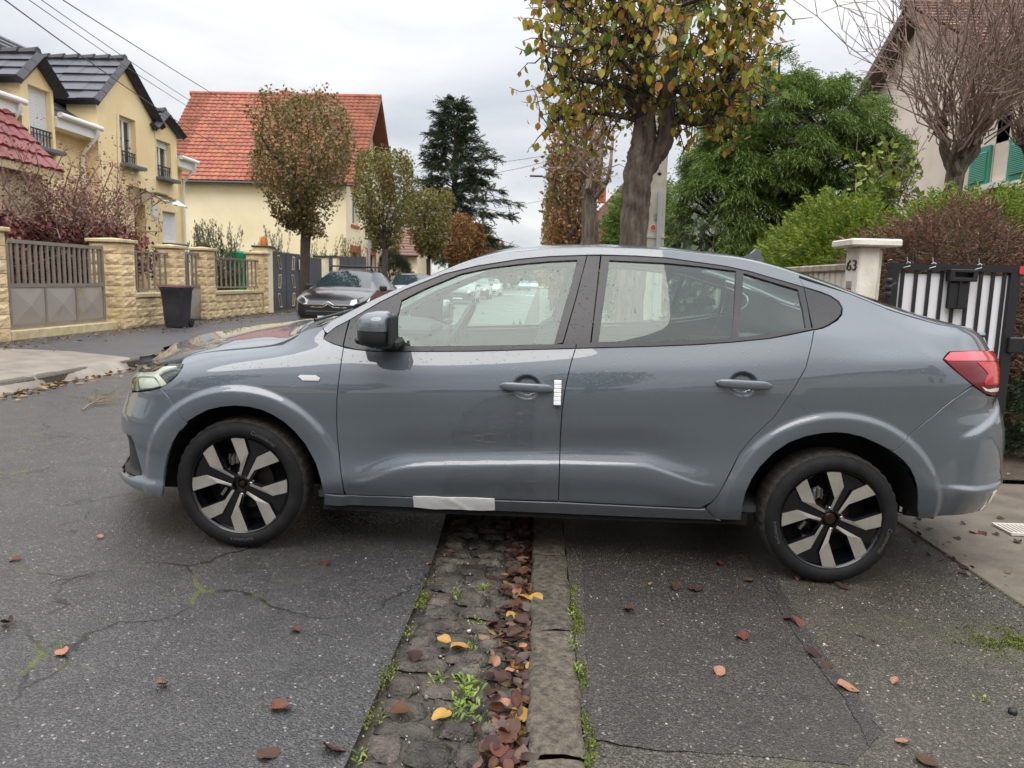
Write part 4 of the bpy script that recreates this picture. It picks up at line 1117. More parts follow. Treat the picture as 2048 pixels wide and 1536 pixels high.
while y < 11:
    row = 0.105 + .022 * math.sin(k * 2.1) + (.02 if k % 4 == 2 else 0)
    x = GUT0 + .015 + wob(y); cuts = ([.15, .17, .14] if k % 3 == 0 else ([.11, .14, .10, .13] if k % 3 == 1 else [.19, .12, .15]))
    for ci, w in enumerate(cuts):
        w = min(w, -.008 - x)
        if w < .06: break
        V, F = cobble(w - .012, row - .012, .024 + .010 * ((k * 5 + ci * 3) % 4) / 3, k * 7 + ci)
        cx, cy = x + w / 2, y + row / 2
        V = [(cx + a, cy + b + .012 * math.sin(cx * 9 + k), -0.036 - .016 * max(0, (cx + a + .5) / .5) + c) for a, b, c in V]
        mesh('cobble', V, F, STONEG, gb, True)
        x += w
    y += row; k += 1
# kerb stones
kb = MB(); kb.box((0.09, 6, -.10), (.10, 12, .1)); kb = struct(kb.build('kerb', MORTAR))
cuts_y = [1.0, 1.84, 2.58, 3.35, 4.2, 5.05, 5.9, 6.8, 7.7, 8.6, 9.5, 10.4, 11.4, 12.4]
for a, b in zip(cuts_y[:-1], cuts_y[1:]):
    n1, n2 = 26, 9; V = []; rr = np.random.default_rng(int(a * 100))
    ph = rr.random() * 6; zt = ground(.1) + .008 + rr.normal(0, .004)
    for i in range(n1):
        yy = a + .006 + (b - a - .012) * i / (n1 - 1)
        prof = [(.004, -.11), (.002, -.03), (.006, -.010), (.016, -.002), (.05, 0), (.10, .002), (.145, -.001), (.160, -.006), (.166, -.03)]
        ed = 1 if 1 < i < n1 - 2 else 0.93
        for (px_, pz) in prof:
            V.append((px_ + .004 * math.sin(yy * 21 + ph) + rr.normal(0, .0012), yy, zt + pz - (.006 if i in (0, n1 - 1) else 0) + .003 * math.sin(yy * 13 + px_ * 30 + ph) + rr.normal(0, .0012)))
    F = [(i * n2 + j, (i + 1) * n2 + j, (i + 1) * n2 + j + 1, i * n2 + j + 1) for i in range(n1 - 1) for j in range(n2 - 1)]
    mesh('kerb_stone', V, F, STONEK, kb, True)
kf = MB(); kf.box((0.083, 110, -.05), (.166, 196, .10)); kf.box((.083, -6.5, -.05), (.166, 15, .1)); o = kf.build('kerb', STONEK); struct(o)
# left kerb
lk = MB(); lk.box((-5.475, 50, 0), (.08, 140, .14)); lk = struct(lk.build('kerb', MORTAR))
yy = -6.0; k = 0
while yy < 30:
    m_ = MB(); m_.box((-5.475, yy + .49, .052 + .003 * math.sin(k * 2)), (.165, .975, .14), bev=.022); m_.build('kerb_stone', STONEK, lk); yy += .98; k += 1
# =================================================================== PLANT TOOLS
def scatter(bv, bf, R, loc, name, mats, parent=None, kind='stuff', smooth=False, matidx=None):
    """many copies of one small shape in one mesh; R: (N,3,3) rotation*scale, loc: (N,3)"""
    bv = np.asarray(bv, float); bf = np.asarray(bf, int); n = len(R); k = len(bv)
    V = np.einsum('nij,kj->nki', R, bv) + loc[:, None, :]
    F = (bf[None] + (np.arange(n) * k)[:, None, None]).reshape(-1, bf.shape[1])
    return mesh(name, V.reshape(-1, 3), F, mats, parent, smooth, kind=kind, matidx=None if matidx is None else np.repeat(matidx, len(bf)))
def rot_rand(n, rng, size=1.0, var=0.3):
    q = rng.normal(size=(n, 4)); q /= np.linalg.norm(q, axis=1, keepdims=True); w, x, y, z = q.T
    R = np.stack([1-2*(y*y+z*z), 2*(x*y-z*w), 2*(x*z+y*w), 2*(x*y+z*w), 1-2*(x*x+z*z), 2*(y*z-x*w), 2*(x*z-y*w), 2*(y*z+x*w), 1-2*(x*x+y*y)], -1).reshape(n, 3, 3)
    return R * (size * (1 + var * rng.uniform(-1, 1, n)))[:, None, None]
def rot_dir(d, rng, roll=None):
    """frames whose local +X follows d, +Z roughly up, with a random roll"""
    n = len(d); d = d / np.linalg.norm(d, axis=1, keepdims=True)
    up = np.tile(np.array([0, 0, 1.0]), (n, 1)) + rng.normal(0, .15, (n, 3))
    y = np.cross(up, d); y /= np.maximum(np.linalg.norm(y, axis=1, keepdims=True), 1e-6); z = np.cross(d, y)
    if roll is not None:
        a = rng.uniform(-roll, roll, n)[:, None]; y, z = y * np.cos(a) + z * np.sin(a), z * np.cos(a) - y * np.sin(a)
    return np.stack([d, y, z], -1)
LEAF_V = [(0, 0, 0), (.28, .30, .05), (.62, .30, .03), (1, 0, -.10), (.62, -.30, .03), (.28, -.30, .05), (.4, 0, -.03)]
LEAF_F = [(0, 6, 1), (1, 6, 2), (2, 6, 3), (3, 6, 4), (4, 6, 5), (5, 6, 0)]
SMALL_V = [(0, 0, 0), (.5, .34, .06), (1, 0, -.04), (.5, -.34, .06)]
SMALL_F = [(0, 2, 1), (0, 3, 2)]
def frond(nb=7, curve=.25, width=.05, spread=.34, seed=0):
    """a flat spray: side blades along a drooping stem, each blade its own pair of triangles"""
    r = np.random.default_rng(seed); V = []; F = []
    for i in range(nb):
        t = (i + .5) / nb; x = t; z = -curve * t * t
        for s in (1, -1):
            L_ = spread * (1 - .65 * t) * (.8 + .4 * r.random()); dx = .42 * L_ + .05
            a = len(V); zz = z - .10 * r.random()
            V += [(x, 0, z), (x + dx * .5 + width, s * L_ * .5, zz * .6 + z * .4 + .015), (x + dx, s * L_, zz - .03), (x + dx * .5 - width, s * L_ * .55, zz * .6 + z * .4)]
            F += [(a, a + 1, a + 2), (a, a + 2, a + 3)]
    a = len(V); V += [(.75, .03, -curve * .5), (1.1, 0, -curve * 1.15), (.75, -.03, -curve * .5)]; F += [(a, a + 1, a + 2)]
    return V, F
def branch_path(a, b, rng, n=6, wob_=.08, sag=0.0):
    a = np.array(a, float); b = np.array(b, float); L_ = np.linalg.norm(b - a)
    P = [a + (b - a) * i / n for i in range(n + 1)]
    for i in range(1, n): P[i] = P[i] + rng.normal(0, wob_ * L_ / n, 3) + np.array([0, 0, -sag * L_ * math.sin(PI * i / n)])
    return P
def bark_tube(mb, pts, rad, n=16, rough=.06, seed=0, sub=4):
    pts = np.array(pts, float); rad = np.array(rad, float)
    t0 = np.arange(len(pts)); t1 = np.linspace(0, len(pts) - 1, (len(pts) - 1) * sub + 1)
    # smooth spline through the points
    P = np.stack([_cr(t0, pts[:, k], t1) for k in range(3)], 1); Rr = np.interp(t1, t0, rad)
    s = MB(); s.tube(P, Rr, n, True)
    V = np.array(s.v); rr = np.random.default_rng(seed)
    ph = rr.uniform(0, 6, 6)
    for i in range(len(P)):
        for k in range(n):
            j = i * n + k; d = V[j] - P[i]; a = 2 * PI * k / n
            f = rough * ((abs(math.sin(n * .25 * a + ph[3] + .6 * math.sin(i * .35 + ph[4]))) - .6) * .9 * (n > 15) + math.sin(5 * a + ph[0] + .5 * math.sin(i * .5)) * .5 + math.sin(9 * a + ph[1] + i * .21) * .4 + math.sin(i * .9 + ph[2] + 2 * a) * .5 + rr.normal(0, .35))
            V[j] = P[i] + d * (1 + f)
    mb.add(V, s.f)
def _cr(t0, y, t1):
    out = []
    n = len(y)
    for t in t1:
        i = min(int(t), n - 2); u = t - i
        p0 = y[max(i - 1, 0)]; p1 = y[i]; p2 = y[i + 1]; p3 = y[min(i + 2, n - 1)]
        out.append(.5 * ((2 * p1) + (-p0 + p2) * u + (2 * p0 - 5 * p1 + 4 * p2 - p3) * u * u + (-p0 + 3 * p1 - 3 * p2 + p3) * u ** 3))
    return np.array(out)
BARK = mat('bark', (.070, .052, .038), .85, col2=(.205, .160, .120), scale=9, detail=8, bump=1.6, bscale=26, stretch=(2.4, 2.4, .55), lo=.38, hi=.72)
BARKD = mat('dark_bark', (.040, .030, .024), .9, col2=(.085, .068, .052), scale=16, detail=6, bump=1.0, bscale=60, stretch=(2, 2, .6))
TWIG = mat('twig_bark', (.18, .115, .09), .8, col2=(.28, .20, .165), scale=20)
BROWNLEAF = ramp_island('autumn_brown_leaves', [(0, (.085, .095, .024)), (.35, (.17, .16, .042)), (.6, (.26, .20, .062)), (.82, (.27, .165, .075)), (1, (.18, .095, .048))])
YELLOWLEAF = ramp_island('autumn_yellow_leaves', [(0, (.13, .18, .022)), (.35, (.26, .26, .032)), (.62, (.42, .31, .034)), (.85, (.42, .22, .04)), (1, (.16, .07, .03))], .5, .45)
OLIVELEAF = ramp_island('olive_green_leaves', [(0, (.095, .11, .026)), (.5, (.19, .185, .04)), (.8, (.25, .195, .045)), (1, (.17, .105, .04))])
ORANGELEAF = ramp_island('orange_leaves', [(0, (.20, .12, .022)), (.5, (.26, .12, .03)), (1, (.155, .062, .022))])
DKGREEN = ramp_island('conifer_green', [(0, (.028, .046, .022)), (.5, (.052, .080, .036)), (1, (.09, .118, .055))], trans=.12)
THUJA = ramp_island('thuja_green', [(0, (.06, .11, .02)), (.5, (.135, .21, .038)), (1, (.23, .31, .07))], trans=.3)
LIME = ramp_island('bright_hedge_green', [(0, (.07, .13, .014)), (.5, (.17, .25, .028)), (1, (.33, .37, .055))], trans=.25)
DEADH = ramp_island('dead_hedge_brown', [(0, (.055, .032, .023)), (.45, (.16, .085, .055)), (.8, (.26, .125, .07)), (1, (.34, .21, .14))], trans=.1)
DEADG = ramp_island('dead_twig_grey', [(0, (.06, .045, .035)), (.5, (.13, .095, .07)), (1, (.23, .18, .135))], trans=.05)
OLIVE = ramp_island('silver_olive_leaves', [(0, (.10, .12, .065)), (.5, (.19, .20, .12)), (1, (.30, .29, .18))], trans=.2)
MAPLE = ramp_island('red_maple_leaves', [(0, (.050, .008, .012)), (.5, (.125, .020, .024)), (.8, (.20, .045, .035)), (1, (.25, .12, .08))], trans=.2)
MAPLEP = ramp_island('faded_maple_leaves', [(0, (.17, .06, .045)), (.5, (.26, .12, .085)), (1, (.30, .18, .12))], trans=.2)

def crown_tree(name, label, x, y, zb, h, w, d, trunk_r, clear, leafmat, nleaf, leaf, group, seed, taper=.5, top_round=.25, shell=.45, cat='tree', holes=0.0, trunk=True):
    """street tree: trunk, limbs and a clipped crown (narrow at the fork, wide above)"""
    rng = np.random.default_rng(seed)
    t = thing(name, label, cat, (x, y, zb), group)
    mb = MB(); fork = zb + clear
    bark_tube(mb, [(x, y, zb - .1), (x + rng.normal(0, .02), y, zb + clear * .5), (x + rng.normal(0, .04), y, fork)], [trunk_r * 1.2, trunk_r, trunk_r * 1.05], 12, .06, seed, 3)
    tips = []
    for k in range(11):
        a = 2 * PI * k / 11 + rng.normal(0, .3); rr = rng.uniform(.15, .95); zt = zb + clear + (h - clear) * rng.uniform(.45, .95)
        wr = 1 - taper * max(0, 1 - (zt - fork) / (h - clear) * 1.6)
        tip = (x + math.cos(a) * w / 2 * rr * wr, y + math.sin(a) * d / 2 * rr * wr, zt)
        P = branch_path((x, y, fork - .05), tip, rng, 5, .25)
        P[1] = P[1] * .6 + np.array([x + math.cos(a) * w * .10, y + math.sin(a) * d * .10, fork + .3]) * .4
        bark_tube(mb, P, np.linspace(trunk_r * .5, .012, len(P)), 6, .06, seed + k, 2)
        tips.append(P)
    for k in range(70):
        a = rng.uniform(0, 2 * PI); zz = rng.uniform(.15, .9); wr = 1 - taper * max(0, 1 - zz * 1.6); q0 = np.array([x + math.cos(a) * w * .25 * wr, y + math.sin(a) * d * .25 * wr, fork + (h - clear) * zz * .9]); q1 = np.array([x + math.cos(a) * w * .53 * wr, y + math.sin(a) * d * .53 * wr, fork + (h - clear) * (zz + rng.uniform(.05, .2))])
        mb.tube(branch_path(q0, q1, rng, 3, .3), [.012, .009, .006, .003], 4)
    mb.build('trunk', BARKD if leafmat is not None else TWIG, t, 'auto')
    # leaves: denser towards the clipped outside
    n = nleaf; u = rng.uniform(-1, 1, (n * 3, 3)); 
    m = np.max(np.abs(u), axis=1); keep = rng.random(n * 3) < (shell + (1 - shell) * m ** 2)
    u = u[keep][:n]
    zt = (u[:, 2] + 1) / 2
    prof = 1 - taper * np.clip(1 - zt / .55, 0, 1) ** 1.3
    rnd = np.sqrt(np.clip(1 - np.clip((zt - (1 - top_round)) / top_round, 0, 1) ** 2 * .45, 0, 1))
    # soft corners
    r2 = np.hypot(u[:, 0], u[:, 1]); k = np.where(r2 > 1, 1 / np.maximum(r2, 1e-3) * (.86 + .14 * r2), 1.0)
    P = np.stack([x + u[:, 0] * k * w / 2 * prof * rnd, y + u[:, 1] * k * d / 2 * prof * rnd, fork + .05 + zt * (h - clear - .05)], 1)
    # uneven outline: clumps
    cl = np.sin(P[:, 0] * 5.1 + seed) * np.cos(P[:, 2] * 4.3 + seed * 2) + np.sin(P[:, 1] * 4.7 + P[:, 2] * 2.9 + seed)
    P += (P - np.array([x, y, fork + (h - clear) * .5])) * (0.085 * cl)[:, None]
    nz = np.sin(P[:, 0] * 3.7 + seed * 1.3) + np.sin(P[:, 2] * 3.1 + seed * .7) + np.sin(P[:, 1] * 3.3 + seed)
    P = P[nz + rng.normal(0, .5, len(P)) > -1.5 + holes]
    P += rng.normal(0, .05, P.shape)
    R = rot_rand(len(P), rng, leaf, .35)
    scatter(SMALL_V, SMALL_F, R, P, 'crown', leafmat, t)
    return t
def bush(name, label, cat, boxes, n, fr, size, m, seed, group=None, parent=None, up=.35, droop=.0, outward=1.0, core=True, stems=0, part='foliage', ret=False, coremat=None):
    """evergreen mass from sprays pointing outwards; boxes: list of (centre, half sizes)"""
    rng = np.random.default_rng(seed)
    c0 = np.array(boxes[0][0]); zb = min(c[2] - h[2] for c, h in boxes)
    t = parent or thing(name, label, cat, (c0[0], c0[1], zb), group)
    tot = sum(h[0] * h[1] + h[1] * h[2] + h[0] * h[2] for c, h in boxes); PP = []; DD = []
    for c, h in boxes:
        k = int(n * (h[0] * h[1] + h[1] * h[2] + h[0] * h[2]) / tot)
        d = rng.normal(size=(k, 3)); d /= np.linalg.norm(d, axis=1, keepdims=True)
        # superellipsoid surface
        e = .55; s = (np.abs(d) ** (1 / e)).sum(1) ** e; q = d / s[:, None]
        lump = 1 + .07 * np.sin(q[:, 0] * 7 + seed) * np.cos(q[:, 2] * 6 + seed) + .05 * np.sin(q[:, 1] * 9 + q[:, 2] * 8)
        rad = rng.uniform(.72, 1.0, k) ** .5
        P = np.array(c) + q * np.array(h) * (rad * lump)[:, None]
        PP.append(P); DD.append(d * np.array([outward, outward, outward]) + np.array([0, 0, up]) + rng.normal(0, .38, (k, 3)))
    P = np.vstack(PP); D = np.vstack(DD); D[:, 2] -= droop
    R = rot_dir(D, rng, 1.2) * (size * rng.uniform(.6, 1.3, len(P)))[:, None, None]
    scatter(fr[0], fr[1], R, P, part, m, t)
    if core:
        # dark inner wood: branches fanning out inside the mass
        mb = MB()
        for c, h in boxes:
            for k in range(max(6, int(20 * h[0] * h[1] * h[2]))):
                a = rng.uniform(0, 2 * PI); rr = rng.uniform(.1, .75)
                base = np.array([c[0] + rng.normal(0, .25 * h[0]), c[1] + rng.normal(0, .25 * h[1]), c[2] - h[2]])
                tip = np.array([c[0] + h[0] * rr * math.cos(a), c[1] + h[1] * rr * math.sin(a), c[2] + h[2] * rng.uniform(-.2, .8)])
                mb.tube(branch_path(base, tip, rng, 3, .2), [.022, .016, .010, .005], 5)
        mb.build('stems', coremat or BARKD, t, kind='stuff')
    return t

def feathery(name, label, cat, boxes, nclump, per, fr, size, m, seed):
    """conifer built of overhanging clumps: each clump is a fan of sprays drooping from one branch end"""
    rng = np.random.default_rng(seed); c0 = boxes[0][0]; t = thing(name, label, cat, (c0[0], c0[1], min(c[2] - h[2] for c, h in boxes)))
    PP = []; DD = []; mb = MB(); tot = sum(h[0] * h[2] for c, h in boxes)
    for c, h in boxes:
        for k in range(int(nclump * h[0] * h[2] / tot)):
            d = rng.normal(size=3); d /= np.linalg.norm(d)
            e = .6; q = d / (np.abs(d) ** (1 / e)).sum() ** e
            p = np.array(c) + q * np.array(h) * rng.uniform(.84, 1.05)
            base = np.array([c[0] + q[0] * h[0] * .25, c[1] + q[1] * h[1] * .25, p[2] - .35]); mb.tube([base, (base + p) / 2 + np.array([0, 0, .05]), p], [.02, .014, .005], 4)
            o = np.array([d[0], d[1], .35 + .5 * max(0, d[2])]); o /= np.linalg.norm(o)
            side = np.cross(o, [0, 0, 1]); side /= max(np.linalg.norm(side), 1e-3)
            u = rng.uniform(-1, 1, per); w = rng.random(per) ** .7; L_ = rng.uniform(.28, .5)
            pos = p + o * ((w - .75) * L_)[:, None] + side * (u * .24 * (1.1 - .6 * w))[:, None]
            pos[:, 2] += .10 * (1 - u ** 2) - .22 * w ** 2 + rng.normal(0, .03, per)
            PP.append(pos); DD.append(o + side * (u * .8)[:, None] + np.array([0, 0, -.25]) - np.array([0, 0, .5]) * w[:, None] + rng.normal(0, .22, (per, 3)))
    mb.build('branches', BARKD, t, kind='stuff'); P = np.vstack(PP); D = np.vstack(DD)
    scatter(fr[0], fr[1], rot_dir(D, rng, .7) * (size * rng.uniform(.6, 1.25, len(P)))[:, None, None], P, 'foliage', m, t)
    return t
# =================================================================== LEFT SIDE OF THE STREET
RENDER = mat('yellow_render', srgb(250, 229, 180), .85, col2=srgb(242, 213, 160), scale=1.2, bump=.25, bscale=160)
RENDER2 = mat('cream_render', srgb(246, 232, 198), .85, col2=srgb(236, 220, 182), scale=.8, bump=.25, bscale=120)
BLOCK = mat('split_block', srgb(236, 214, 172), .85, col2=srgb(212, 184, 138), scale=5, detail=8, bump=1.5, bscale=22, obrand=.10)
COPING = mat('coping_stone', srgb(214, 198, 160), .8, col2=srgb(190, 172, 130), scale=7, bump=.3)
GATEM = mat('taupe_metal', srgb(140, 130, 118), .45, col2=srgb(126, 117, 106), scale=4)
PANELM = mat('gate_sheet', srgb(158, 150, 142), .5, col2=srgb(146, 128, 100), scale=1.6, lo=.5, hi=.62)
ANTH = mat('anthracite_metal', srgb(58, 62, 70), .42)
ROOFD = mat('dark_roof_tile', srgb(66, 66, 74), .40, obrand=.22)
ROOFDE = mat('dark_verge', srgb(52, 51, 56), .5)
ROOFO = mat('orange_roof_tile', srgb(168, 100, 78), .8, col2=srgb(130, 78, 62), scale=1.4, obrand=.16)
ROOFR = mat('red_roof_tile', srgb(140, 66, 64), .5, col2=srgb(116, 52, 52), scale=3, obrand=.12)
PVC = mat('white_pvc', srgb(236, 234, 228), .35)
SHUT = mat('shutter_white', srgb(228, 229, 228), .5)
PANE = mat('window_pane', srgb(46, 50, 54), .05, coat=.6)
SILL = mat('slate_sill', srgb(98, 104, 108), .5)
IRON = mat('black_iron', srgb(40, 40, 44), .45)
BRICKR = mat('red_brick_trim', srgb(190, 92, 76), .8, col2=srgb(168, 76, 62), scale=6)
WOODB = mat('brown_wood', srgb(110, 62, 46), .6)
FX = -8.0
def fy(px, X=FX): return float(onX(px, 560, X)[1])
def fz(px, py, X=FX): return float(onX(px, py, X)[2])
GZ = 0.172
# block-faced walls: every split block is a part
def _blk(sx, sy, sz, seed):
    r = np.random.default_rng(seed); V = []; F = []
    n = 5
    # five visible faces, the outer ones with a rough face
    m = MB(); m.box((0, 0, 0), (sx, sy, sz), bev=.012)
    return m
BLK_CACHE = {}
def block(parent, c, size, rz=0.0):
    key = (round(size[0], 2), round(size[1], 2), round(size[2], 2), int(abs(c[0] * 7 + c[1] * 13 + c[2] * 17)) % 3)
    if key not in BLK_CACHE:
        r = np.random.default_rng(abs(hash(key)) % 9999)
        sx, sy, sz = size; nx = 4; V = []; F = []
        def face(o, u, v, nrm, nu=6, nv=4):
            a0 = len(V)
            for i in range(nu + 1):
                for j in range(nv + 1):
                    e = (i in (0, nu)) or (j in (0, nv))
                    k = 0 if e else r.uniform(.004, .026)
                    V.append(tuple(np.array(o) + np.array(u) * i / nu + np.array(v) * j / nv + np.array(nrm) * k))
            for i in range(nu):
                for j in range(nv): F.append((a0 + i * (nv + 1) + j, a0 + (i + 1) * (nv + 1) + j, a0 + (i + 1) * (nv + 1) + j + 1, a0 + i * (nv + 1) + j + 1))
        hx, hy, hz = sx / 2, sy / 2, sz / 2
        face((-hx, -hy, -hz), (sx, 0, 0), (0, 0, sz), (0, -1, 0)); face((hx, -hy, -hz), (0, sy, 0), (0, 0, sz), (1, 0, 0))
        m = MB(); m.add(V, F)
        m.add([(-hx, -hy, hz), (hx, -hy, hz), (hx, hy, hz), (-hx, hy, hz)], [(0, 1, 2, 3)])
        m.add([(-hx, hy, -hz), (-hx, hy, hz), (hx, hy, hz), (hx, hy, -hz), ], [(0, 1, 2, 3)]); m.add([(-hx, -hy, -hz), (-hx, -hy, hz), (-hx, hy, hz), (-hx, hy, -hz)], [(0, 1, 2, 3)])
        me = bpy.data.meshes.new('block'); me.from_pydata(m.v, [], m.f); me.materials.append(BLOCK); me.update(); BLK_CACHE[key] = me
    o = bpy.data.objects.new('block', BLK_CACHE[key]); o.location = c; COL.objects.link(o); o.parent = parent; o.matrix_parent_inverse = WM[parent.name].inverted(); return o
def pillar(name, label, y0, y1, x0, x1, zt, group='stone gate pillars'):
    t = thing(name, label, 'gate pillar', ((x0 + x1) / 2, (y0 + y1) / 2, GZ), group)
    nc = max(6, round((zt - .09 - GZ) / .2)); ch = (zt - .09 - GZ) / nc; k = 0
    for i in range(nc):
        zc = GZ + ch * (i + .5)
        if i % 2: block(t, ((x0 + x1) / 2, (y0 + y1) / 2, zc), (x1 - x0, y1 - y0, ch - .010))
        else:
            s = x0 + (x1 - x0) * .48
            block(t, ((x0 + s) / 2, (y0 + y1) / 2, zc), (s - x0 - .008, y1 - y0 - .002, ch - .010)); block(t, ((s + x1) / 2, (y0 + y1) / 2, zc), (x1 - s - .006, y1 - y0, ch - .010))
    m = MB(); m.box(((x0 + x1) / 2, (y0 + y1) / 2, (GZ + zt - .1) / 2), (x1 - x0 - .03, y1 - y0 - .03, zt - .1 - GZ)); m.build('core', MORTARL, t)
    c = MB(); c.box(((x0 + x1) / 2, (y0 + y1) / 2, zt - .055), (x1 - x0 + .12, y1 - y0 + .12, .065), bev=.012)
    b_ = len(c.v); xx, yy = (x0 + x1) / 2, (y0 + y1) / 2; hx, hy = (x1 - x0) / 2 + .05, (y1 - y0) / 2 + .05
    c.add([(xx - hx, yy - hy, zt - .024), (xx + hx, yy - hy, zt - .024), (xx + hx, yy + hy, zt - .024), (xx - hx, yy + hy, zt - .024), (xx, yy, zt + .01)], [(0, 1, 4), (1, 2, 4), (2, 3, 4), (3, 0, 4)])
    c.build('cap', COPING, t)
    return t
MORTARL = mat('pale_mortar', srgb(168, 140, 100), .9)
def yz(px0, px1): return fy(px0), fy(px1)
pA = pillar('gate_pillar', 'split stone gate pillar at the left edge, in front of the red maple', fy(15) - .8, fy(15), FX - .55, FX, fz(15, 452))
pB = pillar('gate_pillar', 'widest split stone pillar, right of the long taupe sliding gate', fy(245.5), fy(271), FX - .62, FX, fz(245.5, 476))
pC = pillar('gate_pillar', 'split stone pillar standing behind the black wheelie bin', fy(352), fy(371), FX - .45, FX, fz(352, 489))
pD = pillar('gate_pillar', 'split stone pillar right of the narrow garden gate', fy(415), fy(431), FX - .42, FX, fz(415, 494))
pE = pillar('gate_pillar', 'split stone pillar beside the plastered pillar with the orange beacon', fy(527), fy(537), FX - .5, FX, fz(527, 503))
def low_wall(label, pxa, pxb, pyt, rail_top, rail_bot, nb):
    ya, yb = fy(pxa), fy(pxb); zt = fz(pxa, pyt); t = thing('garden_wall', label, 'wall', (FX - .2, (ya + yb) / 2, GZ), 'low stone garden walls')
    nc = 3; ch = (zt - .1 - GZ) / nc
    for i in range(nc):
        n = max(1, round((yb - ya) / .5)); off = .5 if i % 2 else 0
        es = [ya] + [ya + (yb - ya) * (k + off) / n for k in range(0 if off else 1, n)] + [yb]
        for a, b in zip(es[:-1], es[1:]):
            if b - a > .05: block(t, (FX - .17, (a + b) / 2, GZ + ch * (i + .5)), (.26, b - a - .01, ch - .01))
    m = MB(); m.box((FX - .17, (ya + yb) / 2, (GZ + zt - .1) / 2), (.22, yb - ya, zt - .1 - GZ)); m.build('core', MORTARL, t)
    m = MB(); m.box((FX - .17, (ya + yb) / 2, zt - .05), (.36, yb - ya, .09), bev=.012); m.build('coping', COPING, t)
    r = thing('railing', label.replace('low stone wall', 'taupe metal railing on the low wall'), 'railing', (FX - .17, (ya + yb) / 2, zt), 'taupe railings on the garden walls')
    z1, z0 = fz(pxa, rail_top), fz(pxa, rail_bot)
    m = MB(); m.box((FX - .17, (ya + yb) / 2, z1 - .02), (.04, yb - ya, .04)); m.build('top_rail', GATEM, r)
    m = MB(); m.box((FX - .17, (ya + yb) / 2, z0 + .02), (.04, yb - ya, .04)); m.build('bottom_rail', GATEM, r)
    m = MB(); 
    for yq in (ya + .25, yb - .25): m.box((FX - .17, yq, (zt + z0) / 2), (.03, .03, z0 - zt + .02))
    m.build('foot', GATEM, r, kind='stuff')
    b0 = None
    for k in range(nb):
        y = ya + (yb - ya) * (k + .5) / nb
        if b0 is None:
            m = MB(); m.box((0, 0, 0), (.03, .045, z1 - z0 - .08)); b0 = m.build('bar', GATEM, r); b0.location = (FX - .17, y, (z0 + z1) / 2)
        else:
            c = b0.copy(); COL.objects.link(c); c.parent = r; c.matrix_parent_inverse = b0.matrix_parent_inverse; c.location.y = y
low_wall('low stone wall between the pillars left of the black bin', 271, 352, 586, 500, 582, 7)
low_wall('low stone wall in front of the green box and olive shrubs', 431, 527, 582, 513, 577, 11)
def bar_gate(name, label, pxa, pxb, X, top, mid, bot, nb, npan, cat='gate'):
    ya, yb = fy(pxa, X), fy(pxb, X); zt, zm, zb = fz(pxa, top, X), fz(pxa, mid, X), fz(pxa, bot, X)
    t = thing(name, label, cat, (X, (ya + yb) / 2, GZ))
    m = MB(); yc = (ya + yb) / 2; w = yb - ya
    for z, h in ((zt, .06), (zm, .06), (zb, .06)): m.box((X, yc, z), (.05, w, h))
    for y in (ya + .03, yb - .03): m.box((X, y, (zt + zb) / 2), (.052, .06, zt - zb - .061))
    m.build('frame', GATEM, t)
    for k in range(nb):
        y = ya + .06 + (w - .12) * (k + .5) / nb
        m = MB(); m.box((X, y, (zt + zm) / 2), (.03, .05, zt - zm - .06)); m.build('bar', GATEM, t)
    for k in range(npan):
        a = ya + .06 + (w - .12) * k / npan + .02; b = ya + .06 + (w - .12) * (k + 1) / npan - .02
        m = MB(); c = (X + .045, (a + b) / 2, (zm + zb) / 2); z0, z1 = zb + .03, zm - .03
        m.add([(X + .012, a, z0), (X + .012, b, z0), (X + .012, b, z1), (X + .012, a, z1), c], [(0, 1, 4), (1, 2, 4), (2, 3, 4), (3, 0, 4)]); m.build('sheet_panel', PANELM, t)
        if k:
            m = MB(); m.box((X, a - .02, (zm + zb) / 2), (.05, .04, zm - zb - .06)); m.build('stile', GATEM, t)
    return t
g1 = bar_gate('sliding_gate', 'long taupe metal sliding gate with bars over diamond pressed panels', 12, 207, FX - .30, 481, 571, 655, 17, 3)
m = MB(); m.box((FX - .3, (fy(12, FX - .3) + fy(207, FX - .3)) / 2, GZ + .06), (.35, fy(207, FX - .3) - fy(12, FX - .3) + .4, .16), bev=.01); struct(m.build('gate_threshold', COPING))
g2 = bar_gate('garden_gate', 'narrow taupe garden gate beside the black wheelie bin', 371, 413, FX - .2, 507, 573, 637, 5, 1)
